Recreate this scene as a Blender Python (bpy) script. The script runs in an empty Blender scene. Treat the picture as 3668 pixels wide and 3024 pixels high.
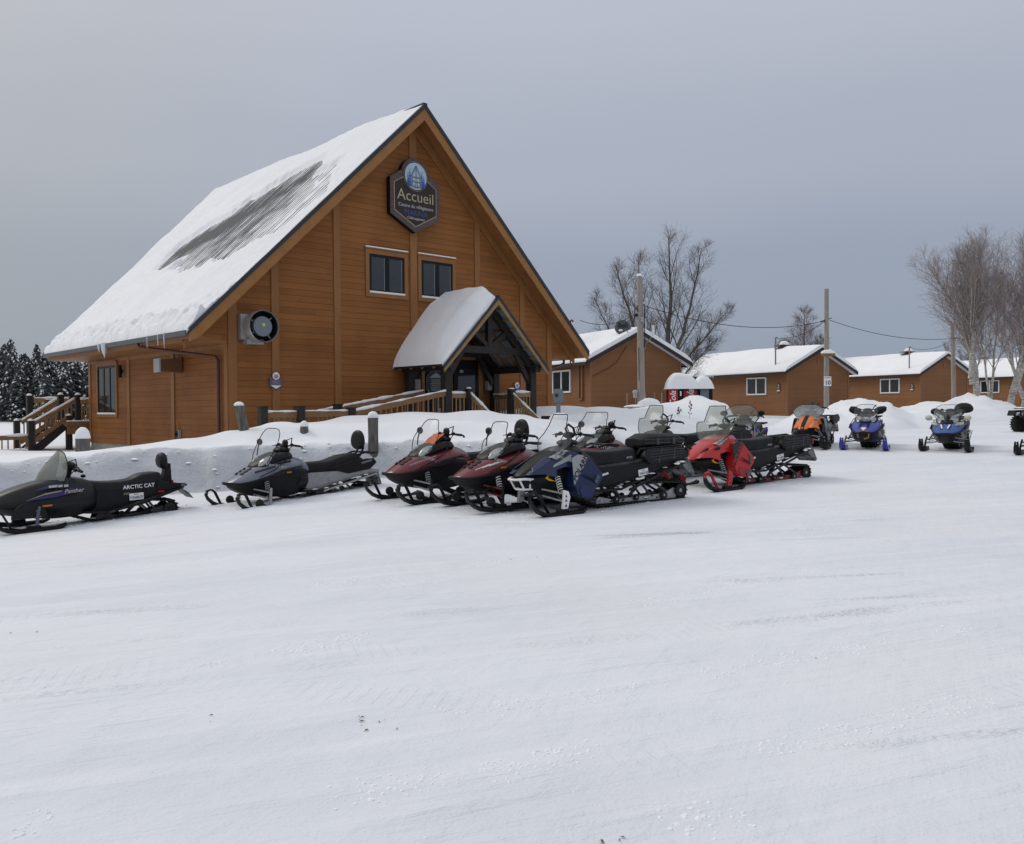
import bpy, math, random
from mathutils import Vector as V, Matrix, noise
R = math.radians
sc = bpy.context.scene
COL = sc.collection
# ---------------------------------------------------------------- camera
F_PX, W_PX, H_PX = 3124.0, 3668.0, 3024.0
CAM_H = 1.5
pitch = -math.atan((1512 - 1461) / F_PX)
roll = 0.008
r0 = V((1, 0, 0)); f0 = V((0, math.cos(pitch), math.sin(pitch))); u0 = V((0, -math.sin(pitch), math.cos(pitch)))
cr, sr = math.cos(roll), math.sin(roll)
rr = cr * r0 - sr * u0
uu = sr * r0 + cr * u0
cd = bpy.data.cameras.new('camera'); cam = bpy.data.objects.new('camera', cd); COL.objects.link(cam)
cd.sensor_fit = 'HORIZONTAL'; cd.sensor_width = 36; cd.lens = 36 * F_PX / W_PX
cd.clip_start = 0.1; cd.clip_end = 2000
m = Matrix((rr, uu, -f0)).transposed().to_4x4(); m.translation = (0, 0, CAM_H)
cam.matrix_world = m
sc.camera = cam
# ---------------------------------------------------------------- world (overcast sky) and soft sun
SUN_EL, SUN_AZ = R(42), R(-62)          # azimuth from +Y, negative is left
world = bpy.data.worlds.new('World'); sc.world = world; world.use_nodes = True
wt = world.node_tree; wt.nodes.clear()
def wn(t, **k):
    n = wt.nodes.new(t)
    for a, b in k.items(): setattr(n, a, b)
    return n
wo = wn('ShaderNodeOutputWorld'); bg = wn('ShaderNodeBackground'); bg.inputs[1].default_value = 1.0
tc = wn('ShaderNodeTexCoord'); sep = wn('ShaderNodeSeparateXYZ'); wt.links.new(tc.outputs['Generated'], sep.inputs[0])
ramp = wn('ShaderNodeValToRGB'); ramp.color_ramp.interpolation = 'EASE'
el = ramp.color_ramp.elements
el[0].position = 0.0; el[0].color = (.285, .335, .42, 1)
el[1].position = 1.0; el[1].color = (.80, .83, .90, 1)
for p, c in ((.12, (.30, .345, .435, 1)), (.26, (.385, .42, .505, 1)), (.42, (.47, .50, .58, 1)), (.62, (.70, .72, .77, 1))):
    e = el.new(p); e.color = c
nz = wn('ShaderNodeTexNoise'); nz.inputs['Scale'].default_value = 1.1; nz.inputs['Detail'].default_value = 4; nz.inputs['Roughness'].default_value = .5
mp = wn('ShaderNodeMapping'); mp.inputs['Scale'].default_value = (1, 1, 3.0); mp.inputs['Location'].default_value = (2.2, .4, .3)
wt.links.new(tc.outputs['Generated'], mp.inputs[0]); wt.links.new(mp.outputs[0], nz.inputs[0])
ma = wn('ShaderNodeMath', operation='MULTIPLY_ADD'); ma.inputs[1].default_value = .16; 
mb_ = wn('ShaderNodeMath', operation='SUBTRACT'); mb_.inputs[1].default_value = .08
wt.links.new(nz.outputs[0], ma.inputs[0]); wt.links.new(sep.outputs[2], ma.inputs[2]); wt.links.new(ma.outputs[0], mb_.inputs[0]); wt.links.new(mb_.outputs[0], ramp.inputs[0])
# the cloud is greyer and warmer towards the left
lx = wn('ShaderNodeMapRange'); lx.inputs[1].default_value = -.1; lx.inputs[2].default_value = -.75; lx.inputs[3].default_value = 0; lx.inputs[4].default_value = .8
wt.links.new(sep.outputs[0], lx.inputs[0])
gm = wn('ShaderNodeMix', data_type='RGBA', blend_type='MULTIPLY'); gm.inputs[7].default_value = (1.1, 1.03, .86, 1)
wt.links.new(lx.outputs[0], gm.inputs[0]); wt.links.new(ramp.outputs[0], gm.inputs[6])
sky = wn('ShaderNodeTexSky', sky_type='NISHITA'); sky.sun_disc = False; sky.sun_elevation = SUN_EL; sky.sun_rotation = SUN_AZ
sky.air_density = 1.5; sky.dust_density = 4
am = wn('ShaderNodeMix', data_type='RGBA', blend_type='ADD'); am.inputs[0].default_value = .006
wt.links.new(gm.outputs[2], am.inputs[6]); wt.links.new(sky.outputs[0], am.inputs[7])
wt.links.new(am.outputs[2], bg.inputs[0]); wt.links.new(bg.outputs[0], wo.inputs[0])
sd_ = bpy.data.lights.new('sun', 'SUN'); sd_.energy = 1.0; sd_.angle = R(22); sd_.color = (1, .97, .92)
sun = bpy.data.objects.new('sun', sd_); COL.objects.link(sun)
sdir = V((math.sin(SUN_AZ) * math.cos(SUN_EL), math.cos(SUN_AZ) * math.cos(SUN_EL), math.sin(SUN_EL)))
sun.rotation_euler = sdir.to_track_quat('Z', 'Y').to_euler(); sun.location = (0, 0, 30)
sc.view_settings.view_transform = 'Standard'; sc.view_settings.look = 'None'; sc.view_settings.exposure = 0.0; sc.view_settings.gamma = 1
sc.cycles.max_bounces = 8; sc.cycles.transparent_max_bounces = 16
# ---------------------------------------------------------------- helpers
def lerp(a, b, t): return a + (b - a) * t
def sstep(t): t = min(1, max(0, t)); return t * t * (3 - 2 * t)
def interp(x, pts):
    if x <= pts[0][0]: return pts[0][1]
    for (a, b), (c, d) in zip(pts, pts[1:]):
        if x <= c: return b + (d - b) * (x - a) / (c - a)
    return pts[-1][1]
class MB:
    def __init__(s): s.v = []; s.f = []; s.mi = []; s.m = 0; s.M = None
    def add(s, vs, fs):
        o = len(s.v)
        for p in vs:
            p = V(p)
            if s.M is not None: p = s.M @ p
            s.v.append(p)
        for f in fs: s.f.append(tuple(i + o for i in f)); s.mi.append(s.m)
    def box(s, a, b, M=None):
        x0, y0, z0 = a; x1, y1, z1 = b
        vs = [(x, y, z) for x in (x0, x1) for y in (y0, y1) for z in (z0, z1)]
        if M is not None: vs = [M @ V(p) for p in vs]
        s.add(vs, [(0, 1, 3, 2), (4, 6, 7, 5), (0, 4, 5, 1), (2, 3, 7, 6), (0, 2, 6, 4), (1, 5, 7, 3)])
    def beam(s, p, q, w, h, up=(0, 0, 1)):
        p = V(p); q = V(q); d = (q - p).normalized(); up = V(up)
        sd = d.cross(up)
        if sd.length < 1e-4: sd = d.cross(V((0, 1, 0)))
        sd.normalize(); up = sd.cross(d).normalized()
        vs = [e + sd * (i * w / 2) + up * (j * h / 2) for e in (p, q) for i in (-1, 1) for j in (-1, 1)]
        s.add(vs, [(0, 2, 3, 1), (4, 5, 7, 6), (0, 1, 5, 4), (2, 6, 7, 3), (0, 4, 6, 2), (1, 3, 7, 5)])
    def prism(s, poly, ext, off=(0, 0, 0)):
        # poly: 3d points (planar), ext: extrusion vector
        n = len(poly); off = V(off); e = V(ext)
        a = [V(p) + off for p in poly]
        s.add(a + [p + e for p in a], [tuple(range(n - 1, -1, -1)), tuple(range(n, 2 * n))] + [(i, (i + 1) % n, n + (i + 1) % n, n + i) for i in range(n)])
    def tube(s, pts, r, n=8, caps=True, closed=False):
        pts = [V(p) for p in pts]; N = len(pts); rs = r if isinstance(r, (list, tuple)) else [r] * N
        vs = []; prev = None
        for i, p in enumerate(pts):
            if closed: d = pts[(i + 1) % N] - pts[i - 1]
            else: d = pts[min(i + 1, N - 1)] - pts[max(i - 1, 0)]
            if d.length < 1e-7: d = V((0, 0, 1))
            d.normalize()
            if prev is None:
                a = d.orthogonal().normalized()
            else:
                a = prev - d * prev.dot(d)
                a = a.normalized() if a.length > 1e-5 else d.orthogonal().normalized()
            prev = a; b = d.cross(a)
            for k in range(n):
                t = 2 * math.pi * k / n; vs.append(p + (a * math.cos(t) + b * math.sin(t)) * rs[i])
        fs = []
        for i in range(N if closed else N - 1):
            j = (i + 1) % N
            for k in range(n): l = (k + 1) % n; fs.append((i * n + k, i * n + l, j * n + l, j * n + k))
        if caps and not closed: fs += [tuple(range(n - 1, -1, -1)), tuple((N - 1) * n + k for k in range(n))]
        s.add(vs, fs)
    def lathe(s, prof, c, axis='z', n=20, M=None):
        # prof: (r, h) pairs along axis
        c = V(c); vs = []
        for (r, h) in prof:
            for k in range(n):
                t = 2 * math.pi * k / n; a, b = r * math.cos(t), r * math.sin(t)
                p = V((a, b, h)) if axis == 'z' else (V((a, h, b)) if axis == 'y' else V((h, a, b)))
                if M is not None: p = M @ p
                vs.append(c + p)
        N = len(prof); fs = []
        for i in range(N - 1):
            for k in range(n): l = (k + 1) % n; fs.append((i * n + k, i * n + l, (i + 1) * n + l, (i + 1) * n + k))
        fs += [tuple(range(n - 1, -1, -1)), tuple((N - 1) * n + k for k in range(n))]
        s.add(vs, fs)
    def ell(s, c, rad, n=12, mth=7, M=None, jit=0, seed=0, zmin=-1):
        c = V(c); vs = []; fs = []
        rg = random.Random(seed)
        for i in range(mth + 1):
            ph = math.pi * i / mth
            for k in range(n):
                t = 2 * math.pi * k / n; j = 1 + rg.uniform(-jit, jit)
                z = max(zmin, math.cos(ph))
                p = V((rad[0] * math.sin(ph) * math.cos(t) * j, rad[1] * math.sin(ph) * math.sin(t) * j, rad[2] * z * j))
                if M is not None: p = M @ p
                vs.append(c + p)
        for i in range(mth):
            for k in range(n): l = (k + 1) % n; fs.append((i * n + k, (i + 1) * n + k, (i + 1) * n + l, i * n + l))
        s.add(vs, fs)
    def grid(s, rows, flip=False):
        n = len(rows[0]); vs = [p for r in rows for p in r]; fs = []
        for i in range(len(rows) - 1):
            for k in range(n - 1):
                q = (i * n + k, i * n + k + 1, (i + 1) * n + k + 1, (i + 1) * n + k); fs.append(q[::-1] if flip else q)
        s.add(vs, fs)
    def loft(s, secs):
        # secs: (x, [(y, z) half ring from bottom centre to top centre])
        rings = []
        for x, half in secs:
            ring = [V((x, y, z)) for y, z in half] + [V((x, -y, z)) for y, z in half[-2:0:-1]]
            rings.append(ring)
        n = len(rings[0]); vs = [p for r in rings for p in r]; fs = []
        for i in range(len(rings) - 1):
            for k in range(n): l = (k + 1) % n; fs.append((i * n + k, i * n + l, (i + 1) * n + l, (i + 1) * n + k))
        fs += [tuple(range(n - 1, -1, -1)), tuple((len(rings) - 1) * n + k for k in range(n))]
        s.add(vs, fs)
    def build(s, name, mats, parent=None, smooth=35, sub=0, bevel=0, fix=True):
        me = bpy.data.meshes.new(name); me.from_pydata([tuple(p) for p in s.v], [], s.f)
        mats = mats if isinstance(mats, (list, tuple)) else [mats]
        for m_ in mats: me.materials.append(m_)
        if len(mats) > 1: me.polygons.foreach_set('material_index', s.mi)
        if fix:
            import bmesh
            b = bmesh.new(); b.from_mesh(me); bmesh.ops.recalc_face_normals(b, faces=b.faces); b.to_mesh(me); b.free()
        if smooth:
            me.shade_smooth()
            if smooth < 180: me.set_sharp_from_angle(angle=R(smooth))
        me.update()
        o = bpy.data.objects.new(name, me); COL.objects.link(o)
        if parent is not None: o.parent = parent
        if bevel:
            md = o.modifiers.new('b', 'BEVEL'); md.width = bevel; md.segments = 2; md.limit_method = 'ANGLE'; md.angle_limit = R(40)
        if sub:
            md = o.modifiers.new('s', 'SUBSURF'); md.levels = sub; md.render_levels = sub
        return o
def tag(o, label=None, cat=None, group=None, kind=None):
    if label: o['label'] = label
    if cat: o['category'] = cat
    if group: o['group'] = group
    if kind: o['kind'] = kind
    return o
def thing(name, label, cat, loc=(0, 0, 0), rz=0, group=None):
    o = bpy.data.objects.new(name, None); COL.objects.link(o); o.empty_display_size = .2
    o.location = loc; o.rotation_euler = (0, 0, rz)
    return tag(o, label, cat, group)
def copy_tree(o, parent=None):
    c = o.copy(); COL.objects.link(c); c.parent = parent
    for ch in o.children: copy_tree(ch, c)
    return c
_tc = {}
def text(mb, s, size, org, ex, ey, ext=.004, align='CENTER', shear=0, off=0, sx=1.0):
    k = (s, align, shear, off)
    if k not in _tc:
        cu = bpy.data.curves.new('t', 'FONT'); cu.body = s; cu.size = 1; cu.align_x = align; cu.align_y = 'CENTER'; cu.shear = shear; cu.offset = off; cu.extrude = .5; cu.resolution_u = 3
        ob = bpy.data.objects.new('t', cu); COL.objects.link(ob)
        dg = bpy.context.evaluated_depsgraph_get(); me = bpy.data.meshes.new_from_object(ob.evaluated_get(dg))
        _tc[k] = ([tuple(v.co) for v in me.vertices], [tuple(p.vertices) for p in me.polygons])
        bpy.data.objects.remove(ob); bpy.data.curves.remove(cu); bpy.data.meshes.remove(me)
    vs, fs = _tc[k]; ex = V(ex).normalized(); ey = V(ey).normalized(); ez = ex.cross(ey); org = V(org)
    mb.add([org + ex * (p[0] * size * sx) + ey * (p[1] * size) + ez * (p[2] * ext) for p in vs], fs)
# ---------------------------------------------------------------- materials
MATS = {}
def mat(name, col, rough=.6, metal=0, spec=.3, noise_amt=0, nscale=5, col2=None, bump=0, bscale=30, coat=0, stretch=None, sss=0):
    if name in MATS: return MATS[name]
    m_ = bpy.data.materials.new(name); m_.use_nodes = True; nt = m_.node_tree; b = nt.nodes['Principled BSDF']
    b.inputs['Base Color'].default_value = (*col, 1); b.inputs['Roughness'].default_value = rough; b.inputs['Metallic'].default_value = metal
    b.inputs['Specular IOR Level'].default_value = spec; b.inputs['Coat Weight'].default_value = coat
    if coat: b.inputs['Coat Roughness'].default_value = .08
    L = nt.links.new
    if noise_amt or bump:
        t = nt.nodes.new('ShaderNodeTexCoord'); mp = nt.nodes.new('ShaderNodeMapping'); L(t.outputs['Object'], mp.inputs[0])
        if stretch: mp.inputs['Scale'].default_value = stretch
    if noise_amt:
        n = nt.nodes.new('ShaderNodeTexNoise'); n.inputs['Scale'].default_value = nscale; n.inputs['Detail'].default_value = 5; L(mp.outputs[0], n.inputs[0])
        mx = nt.nodes.new('ShaderNodeMix'); mx.data_type = 'RGBA'; mx.inputs[6].default_value = (*col, 1)
        mx.inputs[7].default_value = (*(col2 or [c * .5 for c in col]), 1)
        mr = nt.nodes.new('ShaderNodeMapRange'); mr.inputs[1].default_value = .35; mr.inputs[2].default_value = .7; mr.inputs[4].default_value = noise_amt
        L(n.outputs[0], mr.inputs[0]); L(mr.outputs[0], mx.inputs[0]); L(mx.outputs[2], b.inputs['Base Color'])
    if bump:
        n2 = nt.nodes.new('ShaderNodeTexNoise'); n2.inputs['Scale'].default_value = bscale; n2.inputs['Detail'].default_value = 4; L(mp.outputs[0], n2.inputs[0])
        bp = nt.nodes.new('ShaderNodeBump'); bp.inputs['Strength'].default_value = 1; bp.inputs['Distance'].default_value = bump; L(n2.outputs[0], bp.inputs['Height']); L(bp.outputs[0], b.inputs['Normal'])
    MATS[name] = m_; return m_
def snow_mat(name, fine=1.0, coarse=0.0, lot=False, white=(.86, .87, .885), w2=(.82, .83, .85)):
    m_ = bpy.data.materials.new(name); m_.use_nodes = True; nt = m_.node_tree; b = nt.nodes['Principled BSDF']; L = nt.links.new
    b.inputs['Roughness'].default_value = .75; b.inputs['Specular IOR Level'].default_value = .25
    t = nt.nodes.new('ShaderNodeTexCoord'); out = 'Object'
    def nse(scale, detail=4, mapping=None, rough=.55):
        n = nt.nodes.new('ShaderNodeTexNoise'); n.inputs['Scale'].default_value = scale; n.inputs['Detail'].default_value = detail; n.inputs['Roughness'].default_value = rough
        if mapping:
            mp = nt.nodes.new('ShaderNodeMapping'); mp.vector_type = 'TEXTURE'; mp.inputs['Rotation'].default_value = (0, 0, mapping[0]); mp.inputs['Scale'].default_value = tuple(1 / q for q in mapping[1])
            L(t.outputs[out], mp.inputs[0]); L(mp.outputs[0], n.inputs[0])
        else: L(t.outputs[out], n.inputs[0])
        return n.outputs[0]
    def mth(op, a, b_=None, c=None):
        n = nt.nodes.new('ShaderNodeMath'); n.operation = op
        for i, q in enumerate((a, b_, c)):
            if q is None: continue
            if isinstance(q, (int, float)): n.inputs[i].default_value = q
            else: L(q, n.inputs[i])
        return n.outputs[0]
    def mr(a, lo, hi, o0=0, o1=1):
        n = nt.nodes.new('ShaderNodeMapRange'); n.inputs[1].default_value = lo; n.inputs[2].default_value = hi; n.inputs[3].default_value = o0; n.inputs[4].default_value = o1; L(a, n.inputs[0]); return n.outputs[0]
    def mix(f, a, b_):
        n = nt.nodes.new('ShaderNodeMix'); n.data_type = 'RGBA'; L(f, n.inputs[0])
        for i, q in ((6, a), (7, b_)):
            if isinstance(q, tuple): n.inputs[i].default_value = (*q, 1)
            else: L(q, n.inputs[i])
        return n.outputs[2]
    if not lot:
        c = mix(mr(nse(.8, 3), .35, .7), white, w2); L(c, b.inputs['Base Color'])
        h = mth('ADD', mth('MULTIPLY', nse(45, 4), .006 * fine), mth('MULTIPLY', nse(4, 4), .05 * coarse))
    else:
        white = (.725, .742, .775)
        tracks = nse(1.0, 5, (R(20), (.5, 4.0, 1)), .6)
        fine_tr = nse(1.0, 4, (R(24), (1.6, 13.0, 1)), .6)
        tr2 = nse(1.0, 4, (R(64), (.7, 7.0, 1)), .6)
        old = mr(nse(.35, 4, (R(15), (.5, 1.3, 1))), .42, .62)
        beige = mr(nse(.22, 3), .5, .68, 0, .7)
        c = mix(old, white, (.66, .68, .72)); c = mix(mth('MULTIPLY', mr(tracks, .5, .7), .6), c, (.78, .79, .82))
        c = mix(mth('MULTIPLY', beige, .5), c, (.72, .715, .70))
        dirt = mr(nse(9, 5), .74, .78, 0, .6); dirt2 = mr(nse(1.1, 3), .56, .66)
        c = mix(mth('MULTIPLY', dirt, dirt2), c, (.30, .26, .22))
        at = nt.nodes.new('ShaderNodeAttribute'); at.attribute_name = 'yard'; yv = at.outputs['Fac']
        af = nt.nodes.new('ShaderNodeAttribute'); af.attribute_name = 'ploughed_shade'; fv = af.outputs['Fac']
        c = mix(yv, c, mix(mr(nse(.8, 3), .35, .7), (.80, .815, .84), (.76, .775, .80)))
        c = mix(mth('MULTIPLY', fv, mr(nse(2.2, 5, (0, (.5, 1.5, 2.5))), .3, .6, .55, 1)), c, (.55, .57, .61))  # greyer packed snow, with the shade of the bank face painted in
        L(c, b.inputs['Base Color'])
        gate = mr(nse(.55, 3), .45, .6)
        crumb = mr(nse(24, 5), .45, .75); band = mr(nse(1.0, 2, (R(18), (.10, 1.5, 1))), .60, .68)
        band2 = mr(nse(1.0, 2, (R(9), (.12, 2.2, 1))), .64, .70)
        h = mth('MULTIPLY', tracks, .034)
        h = mth('ADD', h, mth('MULTIPLY', mth('MULTIPLY', fine_tr, gate), .022))
        h = mth('ADD', h, mth('MULTIPLY', tr2, .010))
        h = mth('ADD', h, mth('MULTIPLY', nse(60, 3), .004))
        h = mth('ADD', h, mth('MULTIPLY', mth('MULTIPLY', mth('ADD', crumb, nse(9, 3)), mth('MULTIPLY', mth('ADD', band, band2), gate)), .016))
        h = mth('ADD', h, mth('MULTIPLY', nse(2.6, 5), .03))
        wbn = mth('MULTIPLY', mth('SUBTRACT', nse(.25, 0), .5), 1.6); g2 = mr(nse(.5, 3, (R(50), (1.3, .9, 1))), .46, .60); n14 = nse(14, 2)
        for th, v0, wd, amp in ((20, 3.3, .19, .012), (17, 5.4, .19, .010), (25, 7.2, .19, .012), (62, 1.6, .19, .010), (-9, 4.3, .19, .009)):
            mp = nt.nodes.new('ShaderNodeMapping'); mp.vector_type = 'TEXTURE'; mp.inputs['Rotation'].default_value = (0, 0, R(th)); L(t.outputs[out], mp.inputs[0])
            sx_ = nt.nodes.new('ShaderNodeSeparateXYZ'); L(mp.outputs[0], sx_.inputs[0])
            av = mth('ABSOLUTE', mth('ADD', mth('SUBTRACT', sx_.outputs[1], v0), wbn)); msk = mth('MULTIPLY', mr(av, wd, wd - .03), g2); bars = mr(mth('SINE', mth('MULTIPLY', sx_.outputs[0], 2 * math.pi / .085)), -.2, .5)
            h = mth('ADD', h, mth('MULTIPLY', msk, mth('SUBTRACT', mth('MULTIPLY', mth('MULTIPLY', bars, n14), amp * .45), amp * .15)))
        hs = mth('ADD', mth('MULTIPLY', nse(45, 4), .006), mth('MULTIPLY', nse(4, 4), .012))
        hf = mth('ADD', mth('MULTIPLY', nse(7, 6, None, .65), .07), mth('MULTIPLY', nse(30, 4), .012))
        inv = mth('SUBTRACT', 1.0, yv)
        h = mth('ADD', mth('MULTIPLY', h, inv), mth('MULTIPLY', hs, yv)); h = mth('ADD', h, mth('MULTIPLY', hf, fv))
    bp = nt.nodes.new('ShaderNodeBump'); bp.inputs['Strength'].default_value = 1; bp.inputs['Distance'].default_value = 1; L(h, bp.inputs['Height']); L(bp.outputs[0], b.inputs['Normal'])
    MATS[name] = m_; return m_
def nt_z(nt, t, L):
    s = nt.nodes.new('ShaderNodeSeparateXYZ'); L(t.outputs['Object'], s.inputs[0]); return s.outputs[2]
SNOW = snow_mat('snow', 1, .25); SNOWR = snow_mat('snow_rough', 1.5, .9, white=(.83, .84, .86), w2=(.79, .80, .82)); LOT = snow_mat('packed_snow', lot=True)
def boards_mat(name, c1, c2, pitch, z0=0, rough=.55, knots=.6):
    # stained horizontal boards: one tone per board, grain along the board, knots
    m_ = bpy.data.materials.new(name); m_.use_nodes = True; nt = m_.node_tree; b = nt.nodes['Principled BSDF']; L = nt.links.new
    b.inputs['Roughness'].default_value = rough; b.inputs['Specular IOR Level'].default_value = .12
    t = nt.nodes.new('ShaderNodeTexCoord'); s = nt.nodes.new('ShaderNodeSeparateXYZ'); L(t.outputs['Object'], s.inputs[0])
    def mth(op, a, b_=None):
        n = nt.nodes.new('ShaderNodeMath'); n.operation = op
        for i, q in enumerate((a, b_)):
            if q is None: continue
            if isinstance(q, (int, float)): n.inputs[i].default_value = q
            else: L(q, n.inputs[i])
        return n.outputs[0]
    k = mth('FLOOR', mth('DIVIDE', mth('SUBTRACT', s.outputs[2], z0), pitch))
    h = mth('ADD', s.outputs[0], s.outputs[1])
    seg = mth('FLOOR', mth('DIVIDE', mth('ADD', h, mth('MULTIPLY', k, 1.37)), 3.3))
    cb = nt.nodes.new('ShaderNodeCombineXYZ'); L(k, cb.inputs[0]); L(seg, cb.inputs[1])
    w = nt.nodes.new('ShaderNodeTexWhiteNoise'); w.noise_dimensions = '2D'; L(cb.outputs[0], w.inputs['Vector'])
    cg = nt.nodes.new('ShaderNodeCombineXYZ'); L(mth('MULTIPLY', h, 1.2), cg.inputs[0]); L(mth('MULTIPLY', s.outputs[2], 22), cg.inputs[1]); L(k, cg.inputs[2])
    g = nt.nodes.new('ShaderNodeTexNoise'); g.inputs['Scale'].default_value = 1; g.inputs['Detail'].default_value = 5; L(cg.outputs[0], g.inputs[0])
    kn = nt.nodes.new('ShaderNodeTexNoise'); kn.inputs['Scale'].default_value = 1; kn.inputs['Detail'].default_value = 1
    ck = nt.nodes.new('ShaderNodeCombineXYZ'); L(mth('MULTIPLY', h, 4.5), ck.inputs[0]); L(mth('MULTIPLY', s.outputs[2], 11), ck.inputs[1]); L(ck.outputs[0], kn.inputs[0])
    bl = nt.nodes.new('ShaderNodeTexNoise'); bl.inputs['Scale'].default_value = .8; bl.inputs['Detail'].default_value = 4; L(t.outputs['Object'], bl.inputs[0])
    f = mth('ADD', mth('MULTIPLY', w.outputs[0], .5), mth('MULTIPLY', g.outputs[0], .5)); f = mth('ADD', f, mth('MULTIPLY', mth('SUBTRACT', bl.outputs[0], .5), 1.3))
    mx = nt.nodes.new('ShaderNodeMix'); mx.data_type = 'RGBA'; L(mth('SUBTRACT', f, .1), mx.inputs[0]); mx.inputs[6].default_value = (*c1, 1); mx.inputs[7].default_value = (*c2, 1)
    mr = nt.nodes.new('ShaderNodeMapRange'); mr.inputs[1].default_value = .73; mr.inputs[2].default_value = .80; mr.inputs[4].default_value = knots; L(kn.outputs[0], mr.inputs[0])
    m2 = nt.nodes.new('ShaderNodeMix'); m2.data_type = 'RGBA'; L(mr.outputs[0], m2.inputs[0]); L(mx.outputs[2], m2.inputs[6]); m2.inputs[7].default_value = (c2[0] * .35, c2[1] * .3, c2[2] * .3, 1)
    L(m2.outputs[2], b.inputs['Base Color'])
    MATS[name] = m_; return m_
M = {}
M['siding'] = boards_mat('stained_siding', (.30, .122, .038), (.19, .074, .023), .186, .31)
M['cabin'] = boards_mat('cabin_siding', (.265, .128, .060), (.215, .10, .048), .1, 0, knots=.1)
M['trim'] = mat('stained_trim', (.29, .130, .042), .5, noise_amt=.5, nscale=3, col2=(.18, .07, .022), stretch=(1, 1, .3), bump=.001)
M['fascia'] = mat('fascia_wood', (.31, .145, .045), .5, noise_amt=.5, nscale=3, col2=(.22, .095, .03))
M['raw'] = mat('treated_wood', (.24, .135, .062), .7, noise_amt=.6, nscale=4, col2=(.17, .085, .04), bump=.002)
M['rawy'] = mat('yellow_wood', (.31, .20, .09), .7, noise_amt=.5, nscale=4, col2=(.21, .125, .055), bump=.002)
M['dkwood'] = mat('dark_stain', (.022, .018, .016), .6, noise_amt=.5, nscale=6, col2=(.04, .033, .028), bump=.002)
M['greywood'] = mat('weathered_wood', (.17, .155, .14), .85, noise_amt=.9, nscale=6, col2=(.055, .05, .047), bump=.02, bscale=12, stretch=(3, 3, .5))
M['pole'] = mat('pole_wood', (.34, .31, .27), .8, noise_amt=.8, nscale=5, col2=(.2, .175, .15), bump=.006, bscale=10, stretch=(4, 4, .3))
M['metal_dk'] = mat('dark_metal', (.028, .032, .037), .4, noise_amt=.3, col2=(.05, .055, .06))
M['gutter'] = mat('gutter_metal', (.09, .10, .11), .45)
M['brownm'] = mat('brown_metal', (.10, .038, .024), .4)
M['galv'] = mat('galvanised', (.42, .43, .44), .4, metal=.5, noise_amt=.4, col2=(.3, .31, .32))
M['greyp'] = mat('grey_paint', (.17, .20, .22), .45)
M['ltgrey'] = mat('light_grey', (.36, .38, .39), .5)
M['black'] = mat('black_plastic', (.006, .006, .007), .45, spec=.22, noise_amt=.3, nscale=8, col2=(.016, .016, .017))
M['blackm'] = mat('matt_black', (.009, .009, .010), .65, noise_amt=.4, nscale=20, col2=(.02, .02, .021))
M['rubber'] = mat('rubber', (.013, .013, .013), .8, noise_amt=.5, nscale=15, col2=(.05, .05, .05), bump=.004)
M['vinyl'] = mat('seat_vinyl', (.009, .009, .010), .5, spec=.22, noise_amt=.4, nscale=6, col2=(.022, .022, .023), bump=.002)
M['vinylw'] = mat('white_vinyl', (.72, .73, .74), .4)
M['conc'] = mat('concrete', (.34, .33, .29), .9, noise_amt=.7, nscale=5, col2=(.22, .21, .18), bump=.004)
M['glass'] = mat('window_glass', (.018, .022, .026), .06, spec=.8, noise_amt=.4, nscale=2, col2=(.035, .04, .045))
M['curt'] = mat('curtained_glass', (.03, .033, .036), .08, spec=.6, noise_amt=1, nscale=6, col2=(.008, .009, .01), stretch=(4, 4, .4))
M['white'] = mat('white_paint', (.78, .78, .77), .45)
M['cream'] = mat('cream', (.62, .55, .40), .6)
M['alu'] = mat('aluminium', (.38, .39, .40), .38, metal=.6, noise_amt=.5, nscale=12, col2=(.22, .22, .23))
M['darkalu'] = mat('dark_aluminium', (.035, .036, .038), .45, metal=.2, noise_amt=.6, nscale=10, col2=(.11, .11, .112))
M['ice'] = mat('ice', (.62, .66, .70), .25, spec=.6)
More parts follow.
